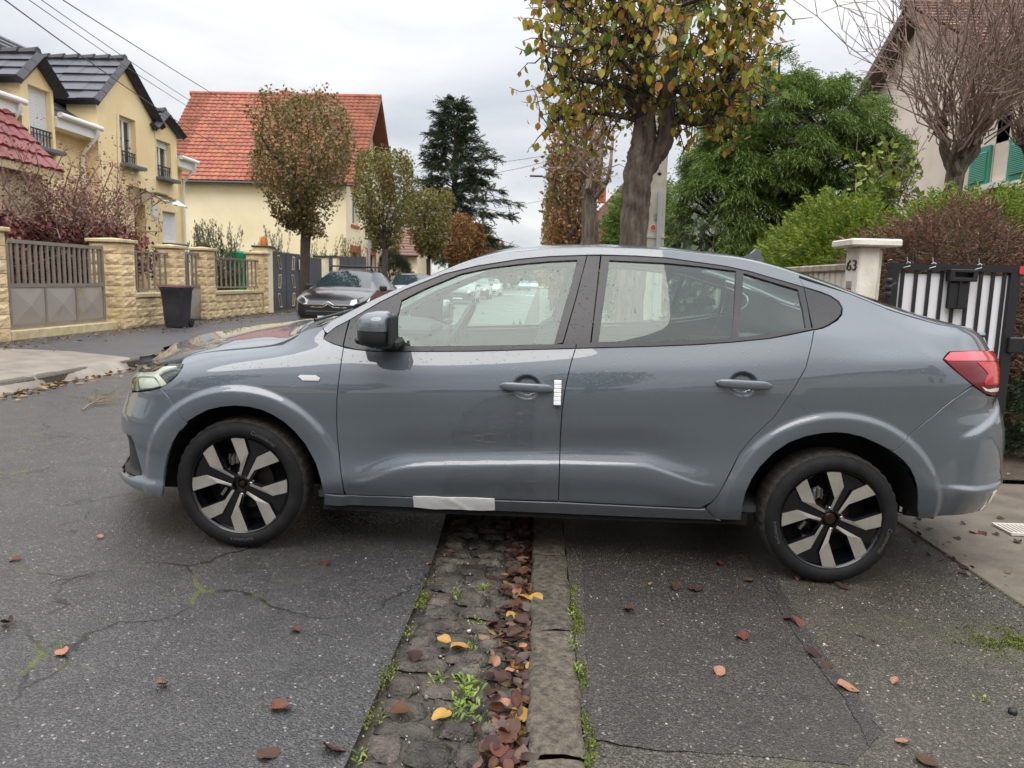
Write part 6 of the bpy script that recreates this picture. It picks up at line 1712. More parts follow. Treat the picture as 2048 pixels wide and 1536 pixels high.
# red maple
def maple():
    X, Y = -9.9, 15.4; rng = np.random.default_rng(9); t = thing('red_maple', 'garden maple with dark red leaves and bare reddish twigs behind the sliding gate', 'tree', (X, Y, GZ)); mb = MB(); tips = []
    for k in range(120):
        a = rng.uniform(0, 2 * PI); rr = rng.uniform(.3, 1.75); h = rng.uniform(1.2, 3.9) * (1 - .22 * rr / 2.1)
        st = np.array([X + .12 * math.cos(a), Y + .12 * math.sin(a), GZ + rng.uniform(.3, .9)]); tip = np.array([X + rr * math.cos(a) * .9, Y + rr * math.sin(a) * 1.6, GZ + h])
        P = branch_path(st, tip, rng, 6, .35, -.05); mb.tube(P, np.linspace(.03, .006, 7), 5)
        for q in range(9):
            i = rng.integers(2, 6); b = P[i] + rng.normal(0, .26, 3) + np.array([.0, 0, .22]); mb.tube([P[i], (P[i] + b) / 2 + rng.normal(0, .03, 3), b], [.009, .006, .003], 3); tips.append((P[i] + b) / 2); tips.append(b)
    bark_tube(mb, [(X, Y, 0), (X, Y, GZ + .9)], [.09, .07], 8, .05, 2)
    mb.build('trunk', TWIG, t, kind=None); tips = np.array(tips)
    for (lo, hi, m_, per, s) in ((0, 2.1, MAPLE, 12, .085), (1.7, 4.4, MAPLEP, 7, .058)):
        T_ = tips[(tips[:, 2] > lo) & (tips[:, 2] < hi)]; P = np.repeat(T_, per, 0) + rng.normal(0, .09, (len(T_) * per, 3))
        scatter(SMALL_V, SMALL_F, rot_rand(len(P), rng, s, .4), P, 'crown', m_, t)
    X2, Y2_ = -9.5, 11.8
    t2 = thing('red_shrub', 'dense dark wine red shrub at the left edge behind the sliding gate', 'shrub', (X2, Y2_, GZ)); n = 6500
    u = rng.normal(size=(n, 3)); u /= np.linalg.norm(u, axis=1, keepdims=True); u *= rng.uniform(.4, 1, n)[:, None] ** .5
    P = np.array([X2, Y2_, GZ + 1.25]) + u * np.array([.9, 1.3, 1.2]) + rng.normal(0, .06, (n, 3)); scatter(SMALL_V, SMALL_F, rot_rand(n, rng, .09, .4), P, 'foliage', MAPLE, t2)
    mb = MB()
    for k in range(25): mb.tube(branch_path((X2 + rng.normal(0, .1), Y2_ + rng.normal(0, .15), GZ), (X2 + rng.normal(0, .6), Y2_ + rng.normal(0, .8), GZ + rng.uniform(.8, 2.2)), rng, 3, .2), [.02, .015, .01, .004], 4)
    mb.build('stems', TWIG, t2, kind='stuff')
maple()
FR7 = frond(6, .25, .05, .32, 1)
p = onX(792, 560, -8.6); bush('round_bush', 'dark green round bush beside the second street tree', 'bush', [((-8.9, p[1], 1.4), (1.15, 1.3, 1.35))], 2600, FR7, .32, DKGREEN, 61)
# slim sign post on the far pavement
p = onX(738, 480, -6.1); o = MB(); o.tube([(-6.1, p[1], .1), (-6.1, p[1], p[2])], .05, 10); tag(o.build('sign_post', mat('galvanised', srgb(170, 176, 178), .4, .6)), 'slim grey metal post beside the second street tree', 'post')
# overhead wires
WIRE = mat('cable', srgb(96, 96, 100), .6)
def wire(label, a, b, sag, r=.012, grp='overhead cables crossing the sky at the left'):
    P = [np.array(a) + (np.array(b) - np.array(a)) * i / 24 - np.array([0, 0, sag * 4 * (i / 24) * (1 - i / 24)]) for i in range(25)]
    m = MB(); m.tube(P, r, 5); o = m.build('overhead_cable', WIRE, None, True); tag(o, label, 'cable', grp)
def P2(px, py, Y): return onY(px, py, Y)
wire('lowest overhead cable, crossing the dark gables', P2(-30, -30, 9.5), P2(520, 330, 30), .25, .010)
wire('upper of the two close overhead cables', P2(30, -20, 9.5), P2(545, 302, 30), .2, .006)
wire('second of the two close overhead cables', P2(55, -20, 9.5), P2(560, 300, 30), .18, .006)
wire('rightmost overhead cable, ending above the orange roof', P2(95, -20, 9.5), P2(600, 285, 34), .1, .008)
# =================================================================== RIGHT SIDE
WHITEC = mat('white_paint', srgb(236, 231, 220), .7, col2=srgb(214, 206, 190), scale=5, detail=8, bump=.3, bscale=50)
WHITEB = mat('white_board', srgb(232, 232, 236), .6, col2=srgb(216, 214, 216), scale=3, stretch=(1, 1, .2))
WEATH = mat('weathered_concrete', srgb(176, 168, 150), .85, col2=srgb(132, 124, 104), scale=9, detail=8, bump=.5, bscale=70)
GBLACK = mat('gate_black', srgb(30, 31, 34), .4)
# pillar with the house number
X0 = float(onY(1716, 560, 5.62)[0]); X1 = float(onY(1757, 560, 5.62)[0]); zt = float(onY(1735, 493, 5.62)[2]); zc = float(onY(1735, 478, 5.62)[2]); gz = -.05
t = thing('gate_pillar', 'white painted pillar with the number 63 beside the black and white gate', 'gate pillar', ((X0 + X1) / 2, 5.75, gz))
m = MB(); m.box(((X0 + X1) / 2, 5.75, (gz + zt) / 2), (X1 - X0, .25, zt - gz), bev=.012); m.build('shaft', WHITEC, t)
m = MB(); m.box((X1 + .025, 5.78, (gz + zt) / 2 - .01), (.05, .14, zt - gz - .02)); m.build('stop', WHITEC, t)
m = MB(); m.box(((X0 + X1) / 2 + .015, 5.75, (zt + zc) / 2), (X1 - X0 + .21, .40, zc - zt), bev=.010); m.build('cap', WHITEC, t)
NUM = mat('number_paint', srgb(70, 62, 52), .6)
v, f = text_mesh('63', .115, .004); zn = float(onX(1707, 541, X0)[2]) 
P = np.stack([np.full(len(v), X0 - .004) - v[:, 2], 5.745 - v[:, 0] * 1.75, zn + v[:, 1]], 1); mesh('house_number', P, f, NUM, t)
m = MB(); z_ = float(onX(1703, 569, X0)[2]); m.box((X0 - .004, 5.77, z_), (.008, .085, .05)); m.build('plate', mat('grey_plate', srgb(150, 146, 146), .5), t); m = MB(); m.box((X0 - .004, 5.77, z_ - .045), (.008, .085, .035)); m.build('plate', mat('red_plate', srgb(150, 50, 54), .5), t)
m = MB(); zz = float(onY(1757, 580, 5.6)[2])
for k in range(3): m.box((X1 + .055, 5.58, zz - .03 + k * .05), (.05, .05, .04), bev=.012)
m.tube([(X1 + .03, 5.58, zz), (X1 + .12, 5.60, zz + .05)], .012, 6); m.build('hinge', GBLACK, t)
# black and white gate, standing open along the hedge
YG = 5.70
def gx(px, py): return float(onY(px, py, YG)[0])
def gz_(px, py): return float(onY(px, py, YG)[2])
gl, gr_ = gx(1778, 560), gx(2033, 590); ztop = gz_(1790, 526); ztr = gz_(2035, 536); zbot = .14
t = thing('driveway_gate', 'open black metal gate with white boards behind its bars', 'gate', ((gl + gr_) / 2, YG, -.05))
m = MB(); m.box(((gl + gr_) / 2, YG, ztop - .025), (gr_ - gl, .05, .05)); m.build('top_rail', GBLACK, t)
m = MB(); m.box(((gl + gr_) / 2, YG, zbot), (gr_ - gl, .05, .06)); m.build('bottom_rail', GBLACK, t)
for xq, w in ((gl + .03, .06), (gr_ - .035, .07)):
    m = MB(); m.box((xq, YG + .002, (ztop + zbot) / 2 - .03), (w, .052, ztop - zbot - .0)); m.build('stile', GBLACK, t)
m = MB(); m.box((gr_ + .012, YG - .01, gz_(2030, 690)), (.11, .09, .12), bev=.008); m.build('lock_box', GBLACK, t)
m = MB(); m.box((gr_ - .002, YG - .004, ztop - .03), (.032, .062, .055)); m.build('red_tape', mat('red_tape', srgb(206, 50, 66), .5), t)
bars = [1806, 1833, 1859, 1885, 1911, 1938, 1963, 1987, 2010]
for k, px in enumerate(bars):
    x = gx(px - 1.5, 560) ; m = MB(); m.box((x, YG, (ztop + zbot) / 2), (.024, .014, ztop - zbot - .08)); m.build('bar', GBLACK, t)
xs_ = [gl + .06] + [gx(p - 1.5, 560) for p in bars] 
for k in range(len(xs_)):
    a = xs_[k]; b = xs_[k + 1] if k + 1 < len(xs_) else gr_ - .05
    m = MB(); m.box(((a + b) / 2 + .004, YG + .016, (ztop + zbot) / 2 - .02 - .004 * (k % 3)), (b - a - .008, .010, ztop - zbot - .10)); m.build('board', WHITEB, t)
for px in (1811, 1862, 1954):
    x = gx(px, 530); m = MB(); pts = [(x + .034 * math.cos(a), YG + .034 * math.sin(a), ztop - .025 + .012 * math.sin(a * 2) + .03 * math.cos(a)) for a in np.linspace(0, 2 * PI, 13)]; m.tube(pts, .0022, 4, False); m.tube([(x, YG - .03, ztop), (x - .01, YG - .035, ztop + .045)], .002, 4); m.build('cable_tie', WHITEB, t)
# letter box on the gate
xa, xb = gx(1889, 560), gx(1943, 560); za, zb_ = gz_(1915, 539), gz_(1915, 562); zc_ = gz_(1915, 618)
t = thing('letter_box', 'black letter box with worn slot hanging on the gate bars', 'letter box', ((xa + xb) / 2, YG - .04, zc_))
m = MB(); yq = YG - .035
m.box(((xa + xb) / 2, yq - .01, za - .012), (xb - xa, .07, .024), bev=.004); m.box(((xa + xb) / 2, yq - .01, zb_ + .010), (xb - xa, .07, .028), bev=.004)
for xq in (xa + .016, xb - .016): m.box((xq, yq - .01, (za + zb_) / 2), (.032, .068, za - zb_ - .04))
m.box(((xa + xb) / 2, yq + .014, (za + zb_) / 2), (xb - xa - .06, .01, za - zb_)); m.build('slot_frame', BLACK, t)
m = MB(); w = (xb - xa) * .70; m.box(((xa + xb) / 2 - .012, yq + .002, (zb_ + zc_) / 2 - .004), (w, .045, zb_ - zc_ - .012), bev=.006)
m.build('box_body', BLACK, t)
m = MB(); m.box(((xa + xb) / 2 - .012, yq - .024, (zb_ + zc_) / 2), (.012, .01, zb_ - zc_ - .02)); m.build('box_rib', BLACK, t)
# white fence along the pavement
FXR = float(onX(1690, 528, X0 + .06)[0])
t = thing('board_fence', 'weathered white fence of vertical boards under a concrete rail', 'fence', (FXR, 9, -.05))
zr_ = float(onX(1690, 528, FXR)[2]); zr0 = float(onX(1690, 543, FXR)[2])
y = 5.9; k = 0
while y < 24:
    L_ = min(2.0, 24 - y); m = MB(); m.box((FXR, y + L_ / 2, (zr_ + zr0) / 2), (.10, L_ - .012, zr_ - zr0), bev=.01); m.build('rail', WEATH, t)
    m = MB(); m.box((FXR, y + L_ / 2, .06), (.08, L_ - .02, .22), bev=.01); m.build('plinth', WEATH, t)
    if k: m = MB(); m.box((FXR, y, (zr0 - .05) / 2), (.12, .12, zr0 + .06), bev=.01); m.build('post', WHITEC, t)
    y += L_; k += 1
y = 5.98; b0 = None
while y < 23.9:
    if b0 is None:
        m = MB(); m.box((FXR, y, (zr0 + .17) / 2), (.028, .095, zr0 - .165), bev=.005); b0 = m.build('board', WHITEC, t); yb0 = y
    else:
        c = b0.copy(); COL.objects.link(c); c.parent = t; c.matrix_parent_inverse = b0.matrix_parent_inverse; c.location.y = y - yb0
    y += .125
# hedges
FR_T = frond(7, .12, .045, .26, 4); FR_D = frond(5, .3, .02, .30, 6)
bush('bright_hedge', 'bright green clipped conifer hedge above the white fence', 'hedge', [((3.12, 8.35, 1.12), (.52, 1.55, .98)), ((3.12, 10.9, 1.02), (.55, 1.5, .96)), ((3.0, 13.6, 1.0), (.5, 1.8, .92))], 17000, FR_T, .23, LIME, 71, up=.9)
bush('hedge', 'green conifer hedge behind the brown dead stretch, above the gate', 'hedge', [((4.5, 7.35, 1.15), (1.7, .62, 1.0))], 8000, FR_T, .21, LIME, 72, up=1.0)
bush('dead_hedge', 'brown dead stretch of hedge directly behind the black and white gate', 'hedge', [((3.45, 6.50, .95), (1.05, .55, .98)), ((4.7, 6.55, .75), (.9, .55, 1.0))], 12000, FR_D, .16, [DEADH], 73, up=.3, coremat=TWIG, stems=1)
# grey bare twigs over the dead stretch
def twigs(name, label, cat, boxes, n, r, L_, m_, seed, group=None, part=None, parent=None):
    rng = np.random.default_rng(seed); mb = MB(); t = parent or thing(name, label, cat, boxes[0][0], group)
    for c, h in boxes:
        for k in range(n):
            d = rng.normal(size=3); d /= np.linalg.norm(d); d[1] = -abs(d[1]) * .7
            p = np.array(c) + d * np.array(h) * rng.uniform(.65, 1.0); q = d * L_ * rng.uniform(.5, 1.2) + rng.normal(0, L_ * .45, 3)
            mb.tube([p - q * .5, p + rng.normal(0, L_ * .12, 3), p + q * .5], [r, r * .8, r * .4], 3, False)
    return mb.build(part or name, m_, t, kind='stuff')
dh = [o for o in bpy.data.objects if o.name == 'dead_hedge'][0]
twigs('x', 'x', 'x', [((3.45, 6.45, .95), (1.02, .56, .95)), ((4.7, 6.5, .75), (.9, .56, .98))], 1100, .0042, .28, DEADG, 74, part='bare_twigs', parent=dh)
bush('low_shrub', 'low dark green growth at the foot of the brown hedge by the gate post', 'shrub', [((4.35, 6.05, .28), (.8, .4, .36))], 900, FR_T, .20, DKGREEN, 75, up=.7)
# big feathery conifer
FR_B = frond(4, .6, .045, .34, 7)
feathery('feathery_conifer', 'large rounded feathery green conifer behind the white fence', 'conifer', [((3.75, 11.8, 2.25), (1.65, 1.6, 2.35)), ((3.35, 11.3, 3.5), (1.15, 1.2, 1.1)), ((4.2, 11.6, 3.3), (1.1, 1.2, 1.15)), ((2.75, 11.2, 2.3), (.85, .9, 1.7)), ((2.75, 11.0, 1.7), (.95, .8, 1.75))], 640, 105, FR_B, .155, THUJA, 76)
def laurel():
    rng = np.random.default_rng(77); p = onY(1370, 455, 9.6); t = thing('laurel_shrub', 'broad leaved dark laurel shrub beside the concrete pole', 'shrub', (p[0], 9.6, -.02)); mb = MB(); P = []; D = []
    for k in range(44):
        a = rng.uniform(0, 2 * PI); tip = np.array([p[0] + .1 + rng.uniform(.1, .55) * math.cos(a), 9.6 + rng.uniform(.1, .5) * math.sin(a), rng.uniform(1.0, p[2] + .22)]); bp_ = branch_path((p[0] + .1, 9.6, 0), tip, rng, 4, .15); mb.tube(bp_, [.014, .012, .009, .006, .004], 5)
        for q in range(13): 
            i = rng.integers(2, 4); u = rng.random(); P.append(np.array(bp_[i]) * (1 - u) + np.array(bp_[i + 1]) * u); D.append((tip - np.array(bp_[0])) * .35 + rng.normal(0, .6, 3))
    mb.build('stems', BARKD, t, kind='stuff'); scatter(LEAF_V, LEAF_F, rot_dir(np.array(D), rng, 1.0) * (rng.uniform(.09, .16, len(P)))[:, None, None], np.array(P), 'foliage', DKGREEN, t)
laurel()
bush('conifer_bush', 'green conifer bush behind the near tree trunk, before the red brick house', 'conifer', [((3.25, 24, 2.0), (1.15, 1.2, 2.3)), ((3.2, 24, 3.2), (.7, .8, 1.3))], 2600, FR_T, .55, THUJA, 78, up=.1, droop=.2)
# ---- the near street tree
def near_tree():
    rng = np.random.default_rng(11); Y = 6.0
    t = thing('street_tree', 'nearest street tree with rough forked trunk and large yellow leaves', 'tree', (float(onY(1268, 480, Y)[0]), Y, -.02))
    def pt(px, py, y=Y): return onY(px, py, y)
    s = Y / FPX; mb = MB(); b = pt(1267, 480)
    pb = np.array([b[0] - .02, Y, -.1])
    bark_tube(mb, [pb, (pb + b) / 2, b, pt(1272, 400), pt(1277, 340), pt(1287, 292), pt(1290, 240), pt(1291, 160), pt(1293, 80), pt(1296, 0), pt(1300, -120), pt(1310, -300)], [34 * s, 28 * s, 26.5 * s, 26 * s, 27 * s, 24 * s, 19 * s, 16.5 * s, 15.5 * s, 15 * s, 11 * s, 5 * s], 44, .085, 3, 10)
    mb.build('trunk', BARK, t, 'auto')
    lim = MB(); bark_tube(lim, [pt(1290, 345), pt(1308, 318), pt(1328, 287, Y - .03), pt(1333, 240, Y - .05), pt(1334, 190, Y - .06), pt(1341, 137, Y - .05), pt(1358, 75), pt(1379, 0), pt(1400, -120), pt(1410, -280)], [15 * s, 15.5 * s, 15.5 * s, 14 * s, 15 * s, 14 * s, 13.5 * s, 13 * s, 10 * s, 4 * s], 40, .095, 5, 9); lim.build('limb', BARK, t, 'auto')
    kn = MB(); bark_tube(kn, [pt(1285, 225, Y - .04), pt(1262, 205, Y - .08), pt(1250, 190, Y - .1)], [14 * s, 13 * s, 6 * s], 12, .2, 6, 4); kn.build('limb_stub', BARKD, t, 'auto')
    br = MB(); paths = []
    B = [[(1275, 187), (1235, 172, -.2), (1191, 165, -.35), (1130, 150, -.45), (1090, 120, -.5)], [(1308, 215), (1297, 185, -.1), (1268, 147, -.25), (1235, 112, -.35), (1200, 97, -.4), (1130, 97, -.5), (1095, 88, -.5)], [(1345, 236), (1375, 246, -.1), (1410, 245, -.2), (1440, 228, -.2), (1462, 205, -.25), (1472, 172, -.25)],
         [(1275, 240), (1225, 230, .2), (1180, 225, .3), (1120, 235, .4), (1090, 262, .4)], [(1290, 120), (1262, 70, -.2), (1240, 30, -.3), (1215, -20, -.4)], [(1345, 130), (1395, 100, -.3), (1440, 60, -.4), (1490, 30, -.4), (1535, 20, -.4)], [(1350, 180), (1400, 190, -.3), (1450, 160, -.4), (1500, 110, -.4)], [(1290, 60), (1340, 20, -.4), (1420, -10, -.6), (1500, -50, -.6)], [(1280, 90), (1200, 60, .1), (1130, 20, .1), (1090, -30, .1)], [(1340, 110), (1420, 130, .5), (1490, 100, .7), (1530, 60, .8)], [(1290, 160), (1230, 120, .5), (1150, 60, .7), (1100, 40, .8)], [(1290, 0), (1180, -20, -.4), (1110, 0, -.5)], [(1380, -20), (1460, -60, .2), (1540, -80, .3)], [(1310, 200), (1350, 215, .6), (1420, 205, .8), (1470, 190, .9)], [(1285, 200), (1210, 205, .6), (1140, 180, .9), (1100, 190, 1.0)]]
    for pth in B:
        P = [pt(q[0], q[1], Y + (q[2] if len(q) > 2 else 0)) for q in pth]; bark_tube(br, P, np.linspace(6.5 * s, 2.6 * s, len(P)), 7, .10, len(P), 4); paths.append(np.array(P))
    tw = []
    for P in paths + paths:
        for k in range(44):
            i = rng.integers(0, len(P) - 1); u = rng.random(); a = P[i] * (1 - u) + P[i + 1] * u; L_ = rng.uniform(.12, .42)
            d = rng.normal(0, 1, 3); d[2] += .5; d /= np.linalg.norm(d); e = a + d * L_; q = branch_path(a, e, rng, 3, .25); br.tube(q, [.006, .005, .0035, .002], 4); tw.append(q)
    br.build('branches', BARKD, t, kind='stuff')
    # leaf places: on twigs and in clumps through the clipped crown
    loc = []
    for q in tw:
        for k in range(2): i = rng.integers(1, 3); u = rng.random(); loc.append(np.array(q[i]) * (1 - u) + np.array(q[i + 1]) * u)
    xl, xr = float(onY(1078, 100, 5.6)[0]), float(onY(1540, 100, 5.6)[0]); 
    dens_spots = [(1110, 60, 5.6, 60), (1110, 190, 5.8, 55), (1180, 195, 5.9, 55), (1150, 240, 6.1, 60), (1230, 30, 5.5, 60), (1090, 20, 6.2, 80), (1180, 60, 6.4, 80), (1330, 40, 5.4, 30), (1310, 85, 5.3, 26), (1350, 120, 5.4, 30), (1400, 100, 5.5, 80), (1440, 60, 5.4, 110), (1480, 30, 5.4, 120), (1500, 120, 5.6, 70), (1430, 150, 5.5, 70), (1410, 200, 5.8, 60), (1450, 235, 6.0, 60), (1390, 240, 6.1, 40), (1520, 30, 5.8, 70), (1410, 20, 5.6, 90), (1470, 180, 6.2, 60), (1260, 110, 6.5, 50), (1140, 130, 6.6, 70), (1480, 80, 6.6, 90), (1200, 140, 6.4, 50), (1370, 60, 6.6, 70), (1290, 30, 5.4, 30), (1120, 260, 6.3, 26), (1350, 160, 6.6, 40), (1230, 210, 6.5, 36)]
    for px, py, y, n in dens_spots:
        c = onY(px, py, y); n = int(n * .5); loc += list(c + rng.normal(0, 1, (n, 3)) * np.array([.115, .13, .12]))
    # the crown goes on above the picture
    for k in range(800): loc.append(np.array([rng.uniform(xl, xr + .1), rng.uniform(5.1, 7.0), rng.uniform(3.55, 5.0)]))
    loc = np.array(loc); n = len(loc)
    d = rng.normal(0, .5, (n, 3)); d[:, 2] -= 1.2
    R = rot_dir(d, rng, 3.0) * (rng.uniform(.040, .084, n))[:, None, None]
    # the 260 nearest leaves in the picture are parts of their own
    q = np.array([projY(*p) for p in loc]); inview = (q[:, 0] > 1050) & (q[:, 0] < 1580) & (q[:, 1] > 0)
    order = np.argsort(np.where(inview, loc[:, 1], 99)); own = order[:260]; rest = order[260:]
    cols = [(.12, .18, .022), (.24, .26, .03), (.42, .34, .035), (.48, .29, .035), (.46, .19, .04), (.16, .07, .03), (.30, .31, .032)]
    meshes = []
    for i, c in enumerate(cols):
        mm = ramp_island('leaf_colour_%s' % ('abcdefg'[i]), [(0, tuple(.9 * k for k in c)), (1, c)], .45)
        me = bpy.data.meshes.new('leaf'); 
        V = [(0, 0, 0), (.10, .22, .03), (.34, .36, .05), (.62, .28, .02), (.85, .10, -.05), (1.0, 0, -.12), (.85, -.10, -.05), (.62, -.28, .02), (.34, -.36, .05), (.10, -.22, .03), (.3, 0, -.02), (.65, 0, -.05), (-.35, .0, .05), (-.35, .012, .05), (0, .012, 0)]
        F = [(0, 10, 1), (1, 10, 2), (2, 10, 11, 3), (3, 11, 4), (4, 11, 5), (5, 11, 6), (6, 11, 7), (7, 11, 10, 8), (8, 10, 9), (9, 10, 0), (12, 0, 14, 13)]
        V = [(a, b, c_ + .05 * math.sin(a * 6 + i) * b) for a, b, c_ in V]
        me.from_pydata(V, [], F); me.materials.append(mm); me.update(); meshes.append(me)
    for j in own:
        o = bpy.data.objects.new('leaf', meshes[int(rng.choice(7, p=[.18, .22, .2, .14, .10, .06, .10]))]); COL.objects.link(o); o.parent = t; o.matrix_parent_inverse = WM[t.name].inverted()
        M4 = Matrix([list(R[j][0]) + [loc[j][0]], list(R[j][1]) + [loc[j][1]], list(R[j][2]) + [loc[j][2]], [0, 0, 0, 1]]); o.matrix_basis = M4
    scatter(LEAF_V, LEAF_F, R[rest], loc[rest], 'leaves', YELLOWLEAF, t)
near_tree()
# concrete pole
def pole():
    Y = 7.3; a = onY(1310, 485, Y); t = thing('utility_pole', 'pale concrete utility pole with red round sticker behind the near tree', 'pole', (a[0], Y, -.03)); m = MB()
    w0, w1 = .088, .05; 
    for (ya, yb) in ((Y, Y + .2),): 
        V = []
        for z, w in ((-.1, .095), (8, .05)):
            V += [(a[0] - w, Y, z), (a[0] + w, Y, z), (a[0] + w, Y + .2, z), (a[0] - w, Y + .2, z)]
        m.add(V, [(0, 1, 5, 4), (1, 2, 6, 5), (2, 3, 7, 6), (3, 0, 4, 7), (4, 5, 6, 7)])
    m.build('shaft', mat('pole_concrete', srgb(206, 200, 186), .8, col2=srgb(186, 178, 160), scale=6, bump=.2), t)
    m = MB(); c = onY(1319, 430, Y - .02); m.tube([(c[0], Y - .02, -.05), (c[0], Y - .02, float(onY(1322, 384, Y)[2]))], .021, 10); m.build('conduit', mat('grey_pvc', srgb(176, 180, 184), .45), t)
    c = onY(1306, 455, Y); m = MB(); m.lathe([(.0, -.004), (.034, -.004), (.034, .0)], (c[0], Y - .001, c[2]), 'Y', 20); m.build('sticker', mat('sticker_pale', srgb(230, 200, 196), .5), t); m = MB(); m.lathe([(.0, -.007), (.023, -.007), (.023, -.003)], (c[0], Y - .001, c[2]), 'Y', 16); m.build('sticker_disc', mat('sticker_red', srgb(206, 66, 72), .5), t)
    c = onY(1312, 434, Y); m = MB(); m.box((c[0], Y - .003, c[2]), (.04, .006, .06)); m.build('label_plate', mat('grey_label', srgb(150, 150, 146), .6), t)
    c = onY(1319, 348, Y); m = MB(); m.add([(c[0], Y - .003, c[2] + .02), (c[0] + .024, Y - .003, c[2]), (c[0], Y - .003, c[2] - .02), (c[0] - .024, Y - .003, c[2])], [(0, 3, 2, 1)]); m.build('diamond_mark', BLACK, t)
    m = MB(); z_ = float(onY(1306, 474, Y)[2])
    m.box((a[0], Y - .004, z_), (.19, .012, .02)); m.build('strap', mat('strap', srgb(190, 186, 176), .6), t)
pole()
# bare pollarded street tree and columnar clipped trees farther on
def bare_tree():
    rng = np.random.default_rng(14); Y = 13.0; b = onY(1180, 480, Y); t = thing('bare_tree', 'half bare street tree with grey trunk between the near trunk and the clipped row', 'tree', (b[0], Y, 0)); mb = MB(); s = Y / FPX
    bark_tube(mb, [(b[0], Y, -.05), b, onY(1178, 420, Y), onY(1176, 370, Y)], [19 * s, 16 * s, 15 * s, 12 * s], 16, .07, 3, 4); mb.build('trunk', BARK, t, 'auto')
    br = MB(); tw = []
    for pth in ([(1176, 375), (1168, 330), (1172, 260), (1168, 190)], [(1184, 405), (1200, 340), (1205, 270), (1212, 200)], [(1186, 400), (1213, 365), (1222, 320), (1226, 250)], [(1176, 372), (1150, 300), (1130, 280), (1105, 262)], [(1172, 340), (1135, 338), (1100, 336)], [(1176, 380), (1186, 320), (1190, 240)]):
        P = np.array([onY(q[0], q[1], Y + rng.normal(0, .2)) for q in pth]); bark_tube(br, P, np.linspace(6 * s, 2 * s, len(P)), 6, .08, 1, 3)
        for k in range(22):
            i = rng.integers(0, len(P) - 1); u = rng.random(); a = P[i] * (1 - u) + P[i + 1] * u; d = rng.normal(0, 1, 3); d[2] += .8; d /= np.linalg.norm(d); q = branch_path(a, a + d * rng.uniform(.2, .6), rng, 3, .2); br.tube(q, [.010, .008, .005, .003], 4); tw += [np.array(x) for x in q[1:]]
    br.build('branches', TWIG, t, kind='stuff'); tw = np.array(tw); P = np.repeat(tw, 2, 0) + rng.normal(0, .05, (len(tw) * 2, 3)); P = P[rng.random(len(P)) < .6]
    scatter(SMALL_V, SMALL_F, rot_rand(len(P), rng, .08, .4), P, 'leaves', BROWNLEAF, t)
bare_tree()
for i, (Y, lab, lm) in enumerate(((20.0, 'first clipped tree of the right row with rusty orange flank', ORANGELEAF), (27, 'second clipped tree of the right row', OLIVELEAF), (35, 'third clipped tree of the right row', ORANGELEAF), (46, 'fourth clipped tree of the right row', OLIVELEAF), (60, 'fifth clipped tree of the right row', ORANGELEAF))):
    crown_tree('street_tree', lab + ', far down the pavement' if i else lab + ', behind the bare tree', .80, Y, 0, 5.7, 1.45, 1.7, .13, 1.15, lm, 7000 if i == 0 else 3000, .10 if i == 0 else .15, 'clipped street trees on the right', 90 + i, taper=.12, top_round=.15)
# red brick house far right
t = thing('brick_house', 'small red brick house end seen between the bare tree and the conifer bush', 'house', (4.6, 58, 0))
a = onY(1188, 460, 58); ztop = float(onY(1200, 384, 58)[2]); xa, xb = a[0] - .3, a[0] + 5
RBR = mat('red_bricks', srgb(176, 96, 78), .85, col2=srgb(150, 76, 62), scale=4)
wall_l = MB(); wall_l.box(((xa + xb) / 2, 60, 3), (xb - xa, 4, 6)); wall_l.build('wall', RBR, t)
cw = MB(); zq = 3.0
rows = MB()
for r in range(24):
    for k in range(6): rows.box((xa + .22 + k * .45 + .2 * (r % 2), 57.985, 2.6 + r * .15), (.42, .03, .12))
rows.build('bricks', RBR, t, kind='stuff')
rf_ = MB(); rf_.prism([(xa - .2, 6), (xb + .2, 6), ((xa + xb) / 2, ztop + 1)], 57.9, 62.2, 'Y'); rf_.build('roof', BRT, t); ch = MB(); ch.box((xa + .9, 59.5, ztop + .1), (.6, .6, 1.5)); ch.build('chimney', RBR, t)
